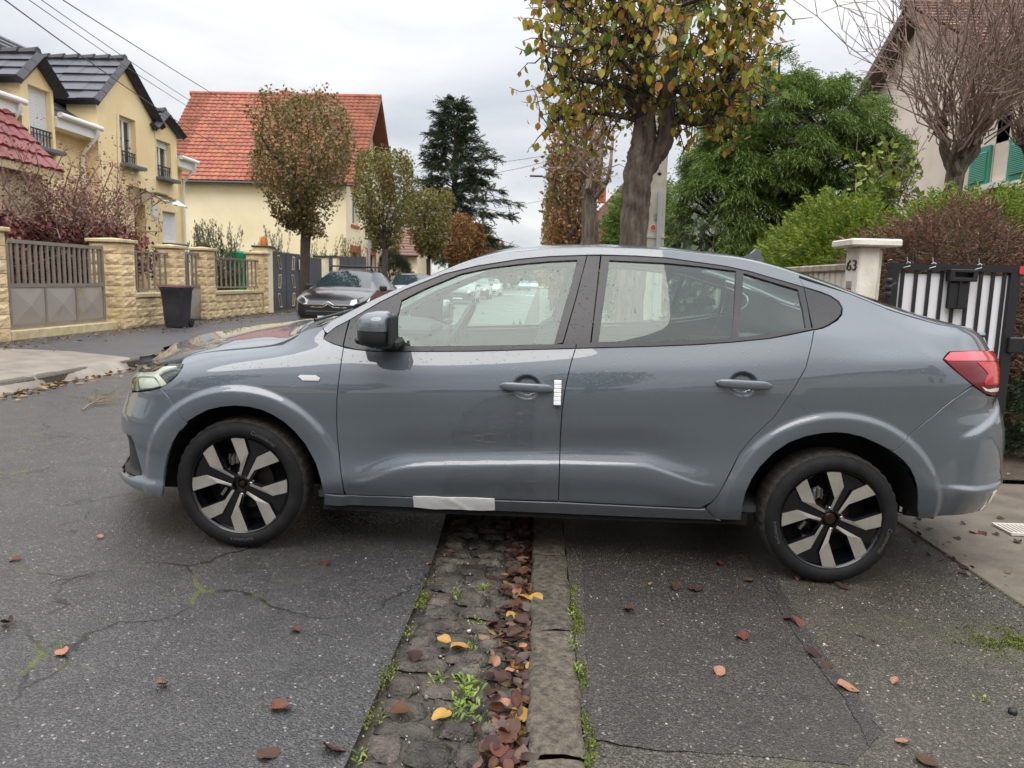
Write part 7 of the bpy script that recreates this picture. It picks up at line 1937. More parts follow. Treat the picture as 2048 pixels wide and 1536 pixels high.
# cream house at the right edge
def right_house():
    X = 6.5; t = thing('cream_house', 'cream house with brown tiled gable roof and green shutters behind the bare pollard', 'house', (X + 3, 12.5, 0))
    Yf, Ya = float(onX(1700, 265, X)[1]), float(onX(1851, 12, X)[1]); Yn = 2 * Ya - Yf; ze = float(onX(1700, 268, X)[2]); za = float(onX(1851, 10, X)[2])
    PINKC = mat('pink_cream_render', srgb(228, 214, 200), .85, col2=srgb(214, 198, 182), scale=1.5, bump=.3, bscale=90)
    w0 = float(onX(2022, 300, X)[1]); w1 = float(onX(1988, 300, X)[1]); zb = float(onX(2005, 366, X)[2]); zt = float(onX(2005, 284, X)[2])
    b = MB()
    for a, c, d, e in wall_rects(Yn, Yf, 0, ze, [(w0, w1, zb, zt)]): b.box((X + .15, (a + c) / 2, (d + e) / 2), (.3, c - a, e - d))
    b.build('gable_wall', PINKC, t)
    b = MB(); b.prism([(Yn, ze), (Yf, ze), (Ya, za - .15)], X, X + .3, 'X'); b.build('gable_head', PINKC, t)
    b = MB(); b.box((X + 5, Yn + .15, ze / 2), (10, .3, ze)); b.build('side_wall', PINKC, t)
    BR2 = mat('mottled_brown_tile', srgb(150, 118, 102), .75, col2=srgb(112, 84, 72), scale=5, obrand=.2)
    RTRIM = mat('grey_verge', srgb(92, 80, 74), .8)
    sl = (za - ze) / (Yf - Ya)
    slab(t, 'roof_slope', [(X - .35, Yn - .4, ze - sl * .4), (X + 10, Yn - .4, ze - sl * .4), (X + 10, Ya, za), (X - .35, Ya, za)], .16, BR2)
    slab(t, 'roof_slope', [(X - .35, Yf + .4, ze - sl * .4), (X + 10, Yf + .4, ze - sl * .4), (X + 10, Ya, za), (X - .35, Ya, za)], .16, RTRIM)
    roof_tiles(t, (X - .35, Yn - .4, ze - sl * .4 + .01), (10.35, 0, 0), (0, Ya - Yn + .4, za - ze + sl * .4), 46, 17, BR2, thick=.04, limit=280, lap=.3, order=lambda q: q[0])
    b = MB(); b.tube([(X - .4, Ya, za + .02), (X + 10, Ya, za + .02)], .10, 8); b.build('ridge', BR2, t)
    f = MB(); d = X + .12
    for yq in (w0 + .04, w1 - .04, (w0 + w1) / 2): f.box((d, yq, (zb + zt) / 2), (.06, .07, zt - zb - .145))
    for z_ in (zb + .035, zt - .035): f.box((d, (w0 + w1) / 2, z_), (.058, w1 - w0, .07))
    fo = f.build('window', PVC, t); p = MB(); p.box((d + .02, (w0 + w1) / 2, (zb + zt) / 2), (.01, w1 - w0 - .02, zt - zb - .02)); p.build('pane', PANE, fo)
    s = MB(); s.box((X - .05, (w0 + w1) / 2, zb - .04), (.24, w1 - w0 + .2, .08)); s.build('window_sill', PVC, t)
    GREENS = mat('green_shutter', srgb(56, 142, 118), .5)
    for (a, c) in ((w1 + .02, w1 + .52), (w0 - .52, w0 - .02)):
        s = MB(); s.box((X - .025, (a + c) / 2, (zb + zt) / 2), (.03, c - a, zt - zb)); so = s.build('shutter', GREENS, t)
        n = 16; sl_ = MB()
        for k in range(n): sl_.box((X - .045, (a + c) / 2, zb + .08 + (zt - zb - .16) * (k + .5) / n), (.014, c - a - .12, .03), ry=.4)
        sl_.build('slats', GREENS, so, kind='stuff')
    b = MB(); b.box((X + 3.2, Ya, za + .45), (.6, .8, 1.1)); b.build('chimney', RBR, t)
right_house()
def pollard(px, py, Y, label, seed, nk, hshoot):
    rng = np.random.default_rng(seed); b = onY(px, py, Y); t = thing('pollard_tree', label, 'tree', (b[0], Y, -.02), 'bare pollarded trees by the cream house'); mb = MB(); sh = MB()
    bark_tube(mb, [(b[0] - .1, Y, -.1), (b[0] - .05, Y, b[2] * .6), b], [.10, .085, .09], 14, .1, seed, 3)
    for k in range(nk):
        a = rng.uniform(0, 2 * PI) if nk > 4 else k * 2.2; rr = rng.uniform(.14, .46); kn = b + np.array([math.cos(a) * rr, math.sin(a) * rr * .8, rng.uniform(.18, .62)])
        P = branch_path(b + np.array([0, 0, -.06]), kn, rng, 4, .2); bark_tube(mb, P, [.07, .058, .048, .04, .055], 9, .14, seed + k, 3)
        for q in range(19):
            d = rng.normal(0, 1, 3) * np.array([.55, .55, .2]) + np.array([math.cos(a) * .5, math.sin(a) * .4, 1.25]); d /= np.linalg.norm(d); L_ = hshoot * rng.uniform(.45, 1.1)
            e = kn + d * L_ + np.array([0, 0, .12 * L_]); S_ = branch_path(kn + rng.normal(0, .05, 3), e, rng, 6, .22, .04); sh.tube(S_, np.linspace(.008, .003, 7), 4)
            for w in range(5):
                i = rng.integers(2, 6); dd = d * .7 + rng.normal(0, .5, 3); q1 = S_[i] + dd * rng.uniform(.12, .40); sh.tube([S_[i], (S_[i] + q1) / 2 + rng.normal(0, .015, 3), q1], [.0055, .0045, .0038], 3)
    mb.build('trunk', BARK, t, 'auto'); sh.build('shoots', TWIG, t, kind='stuff')
pollard(1912, 345, 8.6, 'bare pollard with a fan of brown shoots in front of the cream house', 31, 9, 2.5)
pollard(2075, 330, 9.2, 'second bare pollard cut by the right edge of the picture', 32, 6, 2.2)
def vine():
    rng = np.random.default_rng(33); t = thing('climbing_shrub', 'thin climbing shrub with a few yellow green leaves left of the pollard', 'shrub', (4.0, 8.9, 0), None); mb = MB(); P = []
    for k in range(26):
        a = onY(rng.uniform(1700, 1860), 420, 8.9); e = onY(rng.uniform(1690, 1860), rng.uniform(240, 370), 8.9 + rng.normal(0, .3)); q = branch_path(a, e, rng, 5, .25); mb.tube(q, np.linspace(.007, .003, 6), 4)
        for w in range(14): i = rng.integers(1, 5); P.append(q[i] + rng.normal(0, .06, 3))
    mb.build('stems', TWIG, t, kind='stuff'); P = np.array(P); scatter(SMALL_V, SMALL_F, rot_rand(len(P), rng, .085, .4), P, 'leaves', LIME, t)
vine()
# street lamp arm and far wires
Y = 34; a = onY(1066, 352, Y); b = onY(1088, 356, Y); t = thing('street_lamp', 'street lamp head reaching over the road from behind the clipped row', 'street lamp', (b[0] + .4, Y, 0)); m = MB(); m.tube([(b[0] + .5, Y, 0), (b[0] + .5, Y, b[2] - .4), (b[0] + .3, Y, b[2]), (a[0] + .3, Y, a[2])], [.07, .05, .035, .03], 8); m.build('post', ANTH, t); m = MB(); m.box((a[0] + .15, Y, a[2]), (.6, .22, .07), bev=.03); m.build('lamp_head', ANTH, t)
for i, (p, q, yy) in enumerate([((985, 326), (1090, 308), 60), ((985, 347), (1090, 318), 60), ((990, 416), (1090, 398), 80)]):
    wire(['upper thin cable left of the clipped row', 'middle thin cable left of the clipped row', 'lowest thin cable left of the clipped row'][i], P2(*p, yy), P2(q[0] + 40, q[1] - 6, yy), .1, .02, 'thin cables down the street')
# =================================================================== OTHER CARS
def loft_car(label, x, y, heading, paint, group=None, L_=4.26, W=.885, H=1.46, details=True, emblem=False, rack=False):
    """heading +1: front towards the camera (-Y)"""
    t = local(thing('parked_car', label, 'car', (x, y, 0), group)); zg = ground(x) 
    k = H / 1.46; kl = L_ / 4.26
    ST_ = [(0, .60, .30, .60, .60, .55, .60), (.05, .74, .24, .66, .66, .62, .66), (.22, .835, .20, .72, .74, .68, .76), (.55, .875, .19, .80, .83, .70, .87), (1.0, .885, .19, .88, .92, .70, .96), (1.28, .885, .19, .92, .965, .70, 1.01), (1.62, .885, .19, .93, .97, .66, 1.23), (1.98, .885, .19, .94, .98, .585, 1.415), (2.5, .885, .19, .95, .99, .575, 1.46), (3.2, .885, .19, .96, 1.0, .57, 1.44), (3.75, .88, .20, .97, 1.01, .56, 1.36), (4.08, .865, .22, .97, 1.01, .60, 1.10), (4.20, .84, .25, .94, .98, .62, 1.00), (4.26, .76, .32, .80, .84, .60, .85)]
    V = []
    for (sy, w, zb, zs, zbelt, rw, zr) in ST_:
        w *= W / .885; rw *= W / .885
        ring = [(0, zb), (w * .86, zb), (w * .98, zb + .12), (w, (zb + zs) / 2), (w * .985, zs), (w * .95, zbelt), (rw, zr - .035 if zr > 1.05 else zr - .02), (rw * .82, zr), (rw * .4, zr + .015), (0, zr + .02)]
        ring = [(a, b * (k if b > .95 else 1)) for a, b in ring]
        V.append(ring)
    n = len(V[0]); ns = len(V)
    verts = []
    for i in range(ns):
        for (a, b) in V[i]: verts.append((a, ST_[i][0] * kl, b + zg))
        for (a, b) in V[i]: verts.append((-a, ST_[i][0] * kl, b + zg))
    def idx(i, j, s): return i * 2 * n + s * n + j
    groups = {'body': [], 'side_window': [], 'side_window_': [], 'windscreen': [], 'rear_window': []}
    for i in range(ns - 1):
        for j in range(n - 1):
            for s in (0, 1):
                q = (idx(i, j, s), idx(i + 1, j, s), idx(i + 1, j + 1, s), idx(i, j + 1, s)); q = q if s else q[::-1]
                g = 'body'
                if j == 5 and 6 <= i <= 9: g = 'side_window' + ('' if s else '_')
                if j >= 6 and i in (5, 6): g = 'windscreen'
                if j >= 6 and i in (10,): g = 'rear_window'
                groups[g].append(q)
    groups['body'].append(tuple(idx(0, j, 0) for j in range(n)) + tuple(idx(0, j, 1) for j in range(n - 1, -1, -1))); groups['body'].append(tuple(idx(ns - 1, j, 1) for j in range(n)) + tuple(idx(ns - 1, j, 0) for j in range(n - 1, -1, -1)))
    for g, fs in groups.items():
        used = sorted({i for f in fs for i in f}); mp = {o: i for i, o in enumerate(used)}
        mesh(g.strip('_'), [verts[i] for i in used], [tuple(mp[i] for i in f) for f in fs], paint if g == 'body' else WGLASS, t, 'auto')
    for wy in (.82 * kl, 3.42 * kl):
        for s in (-1, 1):
            m = MB(); m.lathe([(.0, .0), (.19, .0), (.2, .015)], (s * (W - .01), wy, zg + .305), 'X', 24) if s < 0 else m.lathe([(.0, .0), (.19, .0), (.2, -.015)], (s * (W - .01), wy, zg + .305), 'X', 24)
            wo = m.build('wheel', STEEL, t, 'auto'); m = MB(); m.lathe([(.2, -s * .01), (.24, s * .002), (.29, -s * .01), (.305, -s * .04), (.305, -s * .17), (.2, -s * .19)], (s * (W - .012), wy, zg + .305), 'X', 32); m.build('tyre', RUBBER, wo, 'auto')
    if details:
        for s in (-1, 1):
            P = [(s * .50, -.0, .60), (s * .74, .10, .60), (s * .865, .42, .70), (s * .855, .62, .80), (s * .70, .36, .785), (s * .52, .10, .71)]
            c = np.mean(P, 0); out = np.array([0, -.022, .012]); Vv = [np.array(p) * np.array([1.0, kl, 1]) + out + np.array([s * .008, 0, zg]) for p in P]; Vb = [v + np.array([-s * .02, .08, -.02]) for v in Vv]
            m = MB(); nn = len(P); m.add([Vv[i] for i in range(nn)] + [Vb[i] for i in range(nn)], [tuple(range(nn)) if s > 0 else tuple(range(nn))[::-1]] + [(i, (i + 1) % nn, nn + (i + 1) % nn, nn + i) for i in range(nn)]); m.build('headlight', HLAMP, t)
            m = MB(); m.box((s * (W + .07), 1.62 * kl, zg + 1.0), (.19, .09, .14), bev=.03); m.build('wing_mirror', paint if not emblem else BLACK, t)
        m = MB(); m.box((0, -.005, zg + .40), (1.10, .06, .13), bev=.02); m.build('lower_grille', BLACK, t)
        m = MB(); m.box((0, .0, zg + .24), (1.3, .06, .08), bev=.02); m.build('bumper_lip', BLACK, t)
        m = MB(); m.box((0, -.022, zg + .335), (.50, .012, .11)); m.build('number_plate', PVC, t)
        if emblem:
            for dz in (.0, .055):
                m = MB(); z = zg + .545 + dz; yq = -.035
                for s in (-1, 1):
                    m.tube([(s * .46, yq + .05, z), (s * .13, yq, z), (s * .0, yq - .006, z + .075)], [.013, .014, .016], 6)
                m.build('chevron_bar', CHROME, t)
            for s in (-1, 1): pass
        if rack:
            for wy in (2.15, 3.0):
                m = MB(); m.tube([(-.56, wy, zg + 1.44 * k), (-.53, wy, zg + 1.555 * k), (.53, wy, zg + 1.555 * k), (.56, wy, zg + 1.44 * k)], .022, 8); m.build('roof_bar', BLACK, t)
    if heading < 0:
        t.rotation_euler = (0, 0, PI)
    return t
WGLASS = mat('car_window', srgb(40, 52, 56), .05, coat=.25, spec=.5)
HLAMP = mat('head_lamp', srgb(214, 216, 214), .15, coat=.8)
def cpaint(n, c): return mat(n, srgb(*c), .3, coat=1.0, metal=.15)
loft_car('black hatchback with chrome chevron grille and roof bars parked facing the camera', -4.95, 17.3, 1, mat('black_paint', srgb(24, 24, 28), .3, coat=.6), None, emblem=True, rack=True, H=1.45)
loft_car('white car parked behind the black hatchback with roof bars', -5.0, 27.0, 1, cpaint('white_car_paint', (226, 226, 224)))
CG = 'cars parked farther down the left kerb'
loft_car('dark grey car seen through the front side window, nearest of the far parked cars', -4.3, 39.0, 1, cpaint('dark_grey_paint', (50, 52, 58)), CG, H=1.6)
loft_car('dark red car seen through the side window behind the dark grey one', -4.3, 50.0, 1, cpaint('dark_red_paint', (74, 36, 38)), CG)
loft_car('pale silver car seen through the side window at the end of the parked line', -4.2, 62, 1, cpaint('silver_paint', (190, 198, 200)), CG)
loft_car('small blue grey car far down the street', -2.4, 112, 1, cpaint('blue_grey_paint', (120, 140, 156)), CG, details=False)
loft_car('farthest pale car near the end of the street', -1.2, 150, 1, cpaint('pale_paint', (214, 216, 214)), CG, details=False)
# crossing stripes far down the road
zm = MB()
for k in range(9): zm.box((-4.8 + k * .52, 72, ground(-4.8 + k * .52) + .006), (.3, 2.6, .006))
struct(zm.build('crossing_marking', mat('road_paint', srgb(220, 220, 216), .6)))
# trees and walls closing the far end of the street
for i, (px, py, Y, w, lm, lab) in enumerate([(1012, 500, 130, 10, DKGREEN, 'dark bush mass closing the far left end of the street'), (1060, 535, 170, 14, ORANGELEAF, 'low autumn tree at the far end of the street'), (985, 486, 110, 6, ORANGELEAF, 'rusty tree beyond the clipped left row')]):
    p = onY(px, py, Y); n = 2500; rng = np.random.default_rng(i); t = thing('distant_tree', lab, 'tree', (p[0], Y, 0)); u = rng.normal(size=(n, 3)); u /= np.linalg.norm(u, axis=1, keepdims=True); u *= rng.uniform(.5, 1, n)[:, None]
    P = np.array([p[0], Y, p[2] / 2 + .3]) + u * np.array([w / 2, w / 2, p[2] / 2]); scatter(SMALL_V, SMALL_F, rot_rand(n, rng, .7, .4), P, 'crown', lm, t); m = MB(); m.tube([(p[0], Y, 0), (p[0], Y, p[2] * .6)], [.25, .1], 6); m.build('trunk', BARKD, t)
p = onY(1075, 548, 190); t = thing('distant_house', 'pale house closing the far end of the street, seen through the side window', 'house', (p[0] + 1, 195, 0)); m = MB(); m.box((p[0] + 3, 195, 2), (9, 8, 4)); m.build('wall', RENDER2, t); m = MB(); m.prism([(p[0] - 2, 4), (p[0] + 8, 4), (p[0] + 3, 7)], 190.8, 199.2, 'Y'); m.build('roof', BRT, t)
# ---- behind the camera: what the wet paint and glass mirror
def back_house(name, label, x0, x1, y0, y1, h, rise, wm, rm):
    t = thing(name, label, 'house', ((x0 + x1) / 2, (y0 + y1) / 2, 0)); m = MB(); m.box(((x0 + x1) / 2, (y0 + y1) / 2, h / 2), (x1 - x0, y1 - y0, h)); m.build('wall', wm, t)
    m = MB(); m.prism([(x0 - .3, h), (x1 + .3, h), ((x0 + x1) / 2, h + rise)], y0 - .3, y1 + .3, 'Y'); m.build('roof', rm, t)
    for k in range(2):
        for z in (1.4, 4.0):
            if z + 1 < h: m = MB(); m.box((x0 + (x1 - x0) * (.3 + .4 * k), y1 + .01, z + .3), (1.0, .06, 1.3)); m.build('window', PANE, t)
back_house('house', 'cream house on the left behind the camera, mirrored in the front door', -17, -10, -16, -7, 5, 3, RENDER2, BRT)
back_house('house', 'yellow house farther left behind the camera, mirrored in the front wing', -18, -10, -32, -22, 5.4, 3, RENDER, ROOFD)
back_house('house', 'white house on the right behind the camera, mirrored in the rear wing', 5, 12, -13, -5, 3.2, 2.4, WHITEC, BRT)
t = thing('board_fence', 'white board fence behind the camera, mirrored in the rear door', 'fence', (2.5, -6, -.05))
for k in range(70):
    m = MB(); m.box((2.5, -.6 - k * .16, .62), (.03, .11, 1.2)); m.build('board', WHITEC, t)
m = MB(); m.box((2.5, -6.2, 1.25), (.1, 11.4, .12)); m.build('rail', WEATH, t)
crown_tree('street_tree', 'clipped tree on the right behind the camera, mirrored in the windows', .9, -7.5, 0, 5.2, 2.0, 2.0, .12, 2.2, OLIVELEAF, 3500, .13, None, 201)
crown_tree('street_tree', 'clipped tree on the left behind the camera, mirrored in the bonnet side', -6.3, -5.0, .1, 5.6, 2.4, 2.4, .12, 2.3, BROWNLEAF, 3500, .14, None, 202)
crown_tree('street_tree', 'clipped tree farther left behind the camera, mirrored in the front door', -6.3, -17.0, .1, 5.6, 2.4, 2.4, .12, 2.3, OLIVELEAF, 3000, .16, None, 203)
bush('hedge', 'long dark hedge on the left behind the camera, mirrored low in the doors', 'hedge', [((-9, -6, 1), (.8, 9, 1.1))], 2500, FR7, .45, DKGREEN, 204, core=False)
back_wall = [(-40, -75, 30, 7), (-4, -90, 26, 7), (30, -75, 30, 8)]
for i, (x, y, w, h) in enumerate(back_wall):
    rng = np.random.default_rng(300 + i); n = 2500; t = thing('distant_tree', ['tree mass far behind the camera on the left, mirrored in the paint', 'tree mass closing the street behind the camera, mirrored in the paint', 'tree mass far behind the camera on the right, mirrored in the paint'][i], 'tree', (x, y, 0)); u = rng.uniform(-1, 1, (n, 3)); P = np.array([x, y, h / 2]) + u * np.array([w / 2, 3, h / 2]) * (1 + .15 * np.sin(u[:, :1] * 9)); scatter(SMALL_V, SMALL_F, rot_rand(n, rng, 1.3, .4), P, 'crown', DKGREEN, t)
# =================================================================== SMALL THINGS ON THE GROUND
def leafmesh(nm, cols, seed, curl=.25):
    """one fallen leaf: heart-shaped blade with a wavy, curled rim, a midrib fold and a stalk"""
    r = np.random.default_rng(seed); n = 18; V = [(0, 0, 0)]
    ph = r.uniform(0, 6, 4); ax = r.uniform(-.5, .5)
    for ring, k in ((0, .5), (1, 1.0)):
        for i in range(n):
            th = 2 * PI * i / n; q = .40 + .12 * math.cos(th) - .05 * math.cos(2 * th) + .10 * max(0, math.cos(th)) ** 6 + .012 * math.sin(7 * th + ph[0])
            x, y = q * k * math.cos(th) * 1.15, q * k * math.sin(th) * .95
            u = x * math.cos(ax) + y * math.sin(ax); w = -x * math.sin(ax) + y * math.cos(ax)
            z = curl * (abs(w) ** 1.6 * 1.5 + .25 * u * u) + .05 * abs(y) + k * k * .035 * (1 + curl) * math.sin(3 * th + ph[1]) + k * .02 * math.sin(5 * th + ph[2])
            V.append((x, y * (1 - .25 * curl), z))
    F = [(0, 1 + i, 1 + (i + 1) % n) for i in range(n)] + [(1 + i, 1 + n + i, 1 + n + (i + 1) % n, 1 + (i + 1) % n) for i in range(n)]
    j = len(V); V += [(-.36, -.012, .03), (-.36, .012, .03), (-.66, .05 + .1 * math.sin(ph[3]), .05 + .1 * curl), (-.66, .03 + .1 * math.sin(ph[3]), .05 + .1 * curl)]; F.append((j, j + 1, j + 2, j + 3))
    me = bpy.data.meshes.new(nm); me.from_pydata(V, [], F); me.materials.append(cols); me.polygons.foreach_set('use_smooth', np.ones(len(me.polygons), dtype=bool)); me.update(); return me
WETB = mat('wet_brown_leaf', (.030, .017, .013), .6, spec=.25, col2=(.085, .042, .028), scale=40, obrand=.35)
WETR = mat('rust_leaf', (.13, .050, .028), .6, spec=.25, col2=(.06, .026, .017), scale=30, obrand=.25)
YEL = mat('yellow_leaf', (.36, .215, .035), .45, col2=(.26, .13, .022), scale=22, obrand=.15)
TANL = mat('tan_leaf', (.33, .16, .085), .5, col2=(.22, .10, .05), scale=22, obrand=.15)
LM = {'brown': [leafmesh('fallen_leaf', WETB, s, c) for s, c in ((1, .25), (2, .5), (3, .1), (4, .7))], 'rust': [leafmesh('fallen_leaf', WETR, s, c) for s, c in ((5, .15), (6, .5))], 'yellow': [leafmesh('fallen_leaf', YEL, s, c) for s, c in ((7, .2), (8, .55))], 'tan': [leafmesh('fallen_leaf', TANL, s, c) for s, c in ((9, .25), (10, .6))]}
lr = np.random.default_rng(99)
def leaf(kind, x, y, z, size, label, group=None, rz=None, tilt=.25):
    me = LM[kind][int(lr.integers(len(LM[kind])))]
    o = bpy.data.objects.new('fallen_leaf', me); COL.objects.link(o); o.location = (x, y, z + .004); o.rotation_euler = (lr.normal(0, tilt), lr.normal(0, tilt), lr.uniform(0, 6.28) if rz is None else rz); o.scale = (size * .88 * lr.uniform(.85, 1.15), size * .88 * lr.uniform(.75, 1.1), size * .8)
    tag(o, label, 'leaf', group)
def gutz(x, y): return -0.030 - .018 * max(0, (x + .5) / .5) + .030
# single leaves where the photograph shows them
SPOTS = [(912, 1300, 'yellow', .085, 'bright yellow curled leaf in the middle of the cobbles'), (893, 1287, 'yellow', .06, 'smaller yellow leaf touching the bright curled one on the cobbles'), (828, 1321, 'brown', .085, 'brown crumpled leaf at the left side of the cobbles'), (792, 1424, 'rust', .08, 'rust brown leaf on the pale cobbles near the road edge'), (889, 1432, 'yellow', .075, 'orange yellow leaf beside the green weeds in the gutter'), (1060, 1340, 'yellow', .06, 'upper round yellow leaf against the kerb'), (1056, 1362, 'yellow', .06, 'lower round yellow leaf against the kerb'), (1030, 1337, 'yellow', .045, 'small orange leaf in the brown litter beside the kerb'), (1067, 1198, 'yellow', .075, 'pale yellow leaf leaning on the kerb edge'), (1046, 1202, 'yellow', .06, 'dull yellow leaf under the pale one by the kerb'), (1045, 1142, 'yellow', .06, 'small yellow leaf in the gutter near the car shadow'), (1040, 1440, 'yellow', .085, 'yellow leaf with dark spots low in the litter'), (1022, 1238, 'yellow', .06, 'narrow yellow leaf on the brown litter'), (1035, 1185, 'tan', .07, 'tan folded leaf at the top of the litter'), (858, 1132, 'yellow', .04, 'tiny orange leaf at the cobble edge under the sill'), (899, 1108, 'rust', .06, 'red brown leaf on the cobbles under the car'),
 (1437, 1349, 'tan', .06, 'light orange leaf lying alone on the pavement'), (1687, 1376, 'tan', .085, 'long brown leaf at the end of the tar seam'), (1486, 1280, 'rust', .075, 'flat red brown leaf on the pavement left of the tar seam'), (1601, 1252, 'rust', .075, 'wet orange brown leaf on the tar seam'), (1572, 1240, 'brown', .05, 'small dark leaf beside the orange brown one'), (1629, 1313, 'brown', .07, 'dark curled leaf standing on the tar seam'), (1655, 1335, 'brown', .06, 'brown leaf next to the curled dark one on the seam'), (1787, 1368, 'tan', .045, 'small pale orange leaf on the mossy pavement'), (1255, 1222, 'rust', .07, 'crumpled brown leaf left on the pavement'), (1390, 1182, 'brown', .085, 'flat wet brown leaf below the rear door'), (1440, 1132, 'rust', .07, 'leaf in the shadow just under the sill'), (1350, 1180, 'brown', .07, 'dark flattened leaf left of the wet brown one'), (1500, 1165, 'brown', .05, 'small flat leaf before the rear tyre'), (1597, 1160, 'tan', .05, 'pale leaf touching the rear tyre'), (1690, 1178, 'brown', .07, 'dark leaf right under the rear tyre'), (1808, 1488, 'tan', .045, 'pale scrap of leaf near the lower edge'), (1300, 1170, 'yellow', .022, 'tiny yellow scrap on the pavement'), (1325, 1252, 'tan', .02, 'tiny ochre scrap on the tar patch'), (1845, 1522, 'brown', .08, 'dark leaf cut by the lower edge of the picture'),
 (1962, 1068, 'rust', .075, 'red brown round leaf on the concrete driveway'), (1944, 1066, 'yellow', .055, 'yellow leaf on the concrete driveway'), (1913, 1078, 'brown', .06, 'dark leaf at the driveway edge'), (1990, 1070, 'brown', .055, 'flat dark leaf right of the red brown one on the driveway'), (2002, 1038, 'brown', .06, 'dark leaf above the white grate'), (2035, 1085, 'brown', .06, 'dark leaf below the white grate'), (1925, 1050, 'brown', .05, 'small dark leaf behind the rear bumper on the concrete'), (1860, 1062, 'brown', .05, 'dark leaf on the edging stone'),
 (36, 1120, 'rust', .06, 'reddish leaf on the road at the left edge'), (13, 1250, 'brown', .075, 'dark leaf cut by the left edge on the road'), (124, 1306, 'tan', .055, 'pale leaf on the cracked asphalt at the left'), (325, 1374, 'tan', .055, 'light orange leaf in the mossy crack'), (200, 1077, 'tan', .045, 'small tan leaf on the road left of the front tyre'), (555, 1418, 'rust', .075, 'flat rust stained leaf on the road'), (648, 1128, 'brown', .06, 'faint brown leaf in the car shadow on the road'), (662, 1498, 'brown', .09, 'long brown leaf low on the road'), (590, 1262, 'rust', .05, 'faint reddish leaf on the road in the middle'), (530, 1515, 'brown', .07, 'brown leaf at the lower edge of the road')]
for px, py, kd, sz, lab in SPOTS:
    p = gpt(px, py); z = p[2] if not (-.52 < p[0] < 0) else gutz(p[0], p[1]); p = onG(px, py, z)
    leaf(kd, p[0], p[1], z + .004, sz, lab, None, None, .18)
# leaf litter lying in the gutter along the kerb
for k in range(110):
    y = .95 + (lr.random() ** 1.5) * 3.0; x = -abs(lr.normal(.005, .062)) - .012; kd = lr.choice(['brown', 'brown', 'brown', 'brown', 'rust', 'brown', 'rust', 'yellow'] if k % 5 else ['brown', 'tan', 'rust'])
    zone = 'close to the lower edge of the picture' if y < 1.75 else ('halfway up the gutter' if y < 2.55 else 'in the shadow of the car')
    leaf(kd, x, y, gutz(x, y) + lr.uniform(.0, .035) * (1 if x > -.12 else .2), lr.uniform(.040, .072), {'brown': 'wet dark brown leaf in the kerb litter, ', 'rust': 'rust brown leaf in the kerb litter, ', 'yellow': 'yellow leaf on the brown kerb litter, ', 'tan': 'tan leaf on the brown kerb litter, '}[kd] + zone, '%s leaves in the gutter litter %s' % (kd, zone), None, .3)
def litter(name, n, xf, yf, zf, size, m_, label, seed):
    rng = np.random.default_rng(seed); y = yf(rng, n); x = xf(rng, n); P = np.stack([x, y, np.array([zf(a, b) for a, b in zip(x, y)])], 1); R = rot_rand(n, rng, size, .4); R = R * np.array([1, 1, .35])[None, :, None]
    o = scatter(LEAF_V, LEAF_F, R, P, name, m_); o['kind'] = 'stuff'; tag(o, label, 'leaf litter')
WETL = ramp_island('wet_litter', [(0, (.022, .013, .010)), (.5, (.065, .036, .026)), (.85, (.13, .065, .04)), (1, (.2, .12, .03))], .4, .05)
litter('leaf_litter', 1100, lambda r, n: -np.abs(r.normal(0, .055, n)) - .004, lambda r, n: .8 + r.random(n) ** 1.3 * 6, lambda a, b: gutz(a, b) - .004 + .012 * math.exp(a * 18), .065, WETL, 'dark mass of wet leaves packed along the kerb in the gutter', 1)
KERBL = ramp_island('kerb_litter', [(0, (.05, .03, .02)), (.4, (.14, .08, .045)), (.75, (.26, .14, .05)), (1, (.36, .22, .05))], .5, .1)
litter('leaf_litter', 700, lambda r, n: -5.36 + np.abs(r.normal(0, .14, n)), lambda r, n: r.uniform(5.5, 12.5, n), lambda a, b: ground(a) + .012, .075, KERBL, 'orange and brown leaves lying along the far kerb', 2)
litter('leaf_litter', 900, lambda r, n: -7.95 + np.abs(r.normal(0, .45, n)), lambda r, n: r.uniform(9, 26, n), lambda a, b: ground(a) + .012, .06, KERBL, 'scattered leaves on the far pavement along the gates and walls', 3)
litter('leaf_litter', 240, lambda r, n: r.uniform(2.2, 3.6, n), lambda r, n: 5.25 + np.abs(r.normal(0, .25, n)), lambda a, b: -.04, .06, KERBL, 'leaves on the soil at the foot of the dead hedge', 4)
# twigs on the ground
def twig(px0, py0, px1, py1, label, r=.0025):
    a, b = gpt(px0, py0), gpt(px1, py1); m = MB(); q = branch_path(a + np.array([0, 0, .006]), b + np.array([0, 0, .006]), np.random.default_rng(int(px0)), 5, .2); m.tube(q, [r, r, r * .9, r * .8, r * .6, r * .4], 5); q2 = q[3] + (q[4] - q[2]) * .4 + np.array([.02, .015, .005]); m.tube([q[2], q2], [r * .7, r * .4], 4)
    tag(m.build('twig', BARKD), label, 'twig')
twig(1712, 1272, 1770, 1292, 'dark forked twig on the mossy pavement'); twig(1745, 1445, 1775, 1472, 'thin dark twig near the lower right of the pavement', .0015); twig(1365, 1198, 1370, 1212, 'short dark twig on the pavement under the rear door', .0015); twig(1660, 1308, 1712, 1314, 'thin brown twig beside the curled leaves', .0015); twig(100, 1170, 190, 1152, 'pale twig on the road left of the front wheel', .002)
p = gpt(165, 822); t = thing('broken_sprig', 'broken twig with green needles lying on the road before the far kerb', 'twig', p)
q = branch_path(p + np.array([0, 0, .01]), gpt(205, 800) + np.array([0, 0, .06]), lr, 4, .1); m = MB(); m.tube(q, [.008, .007, .006, .004, .003], 5)
for k in range(14): a = np.array(q[2]) + lr.normal(0, .04, 3); m.tube([a, a + np.array([.12, .10, .02]) + lr.normal(0, .06, 3)], [.003, .0015], 3)
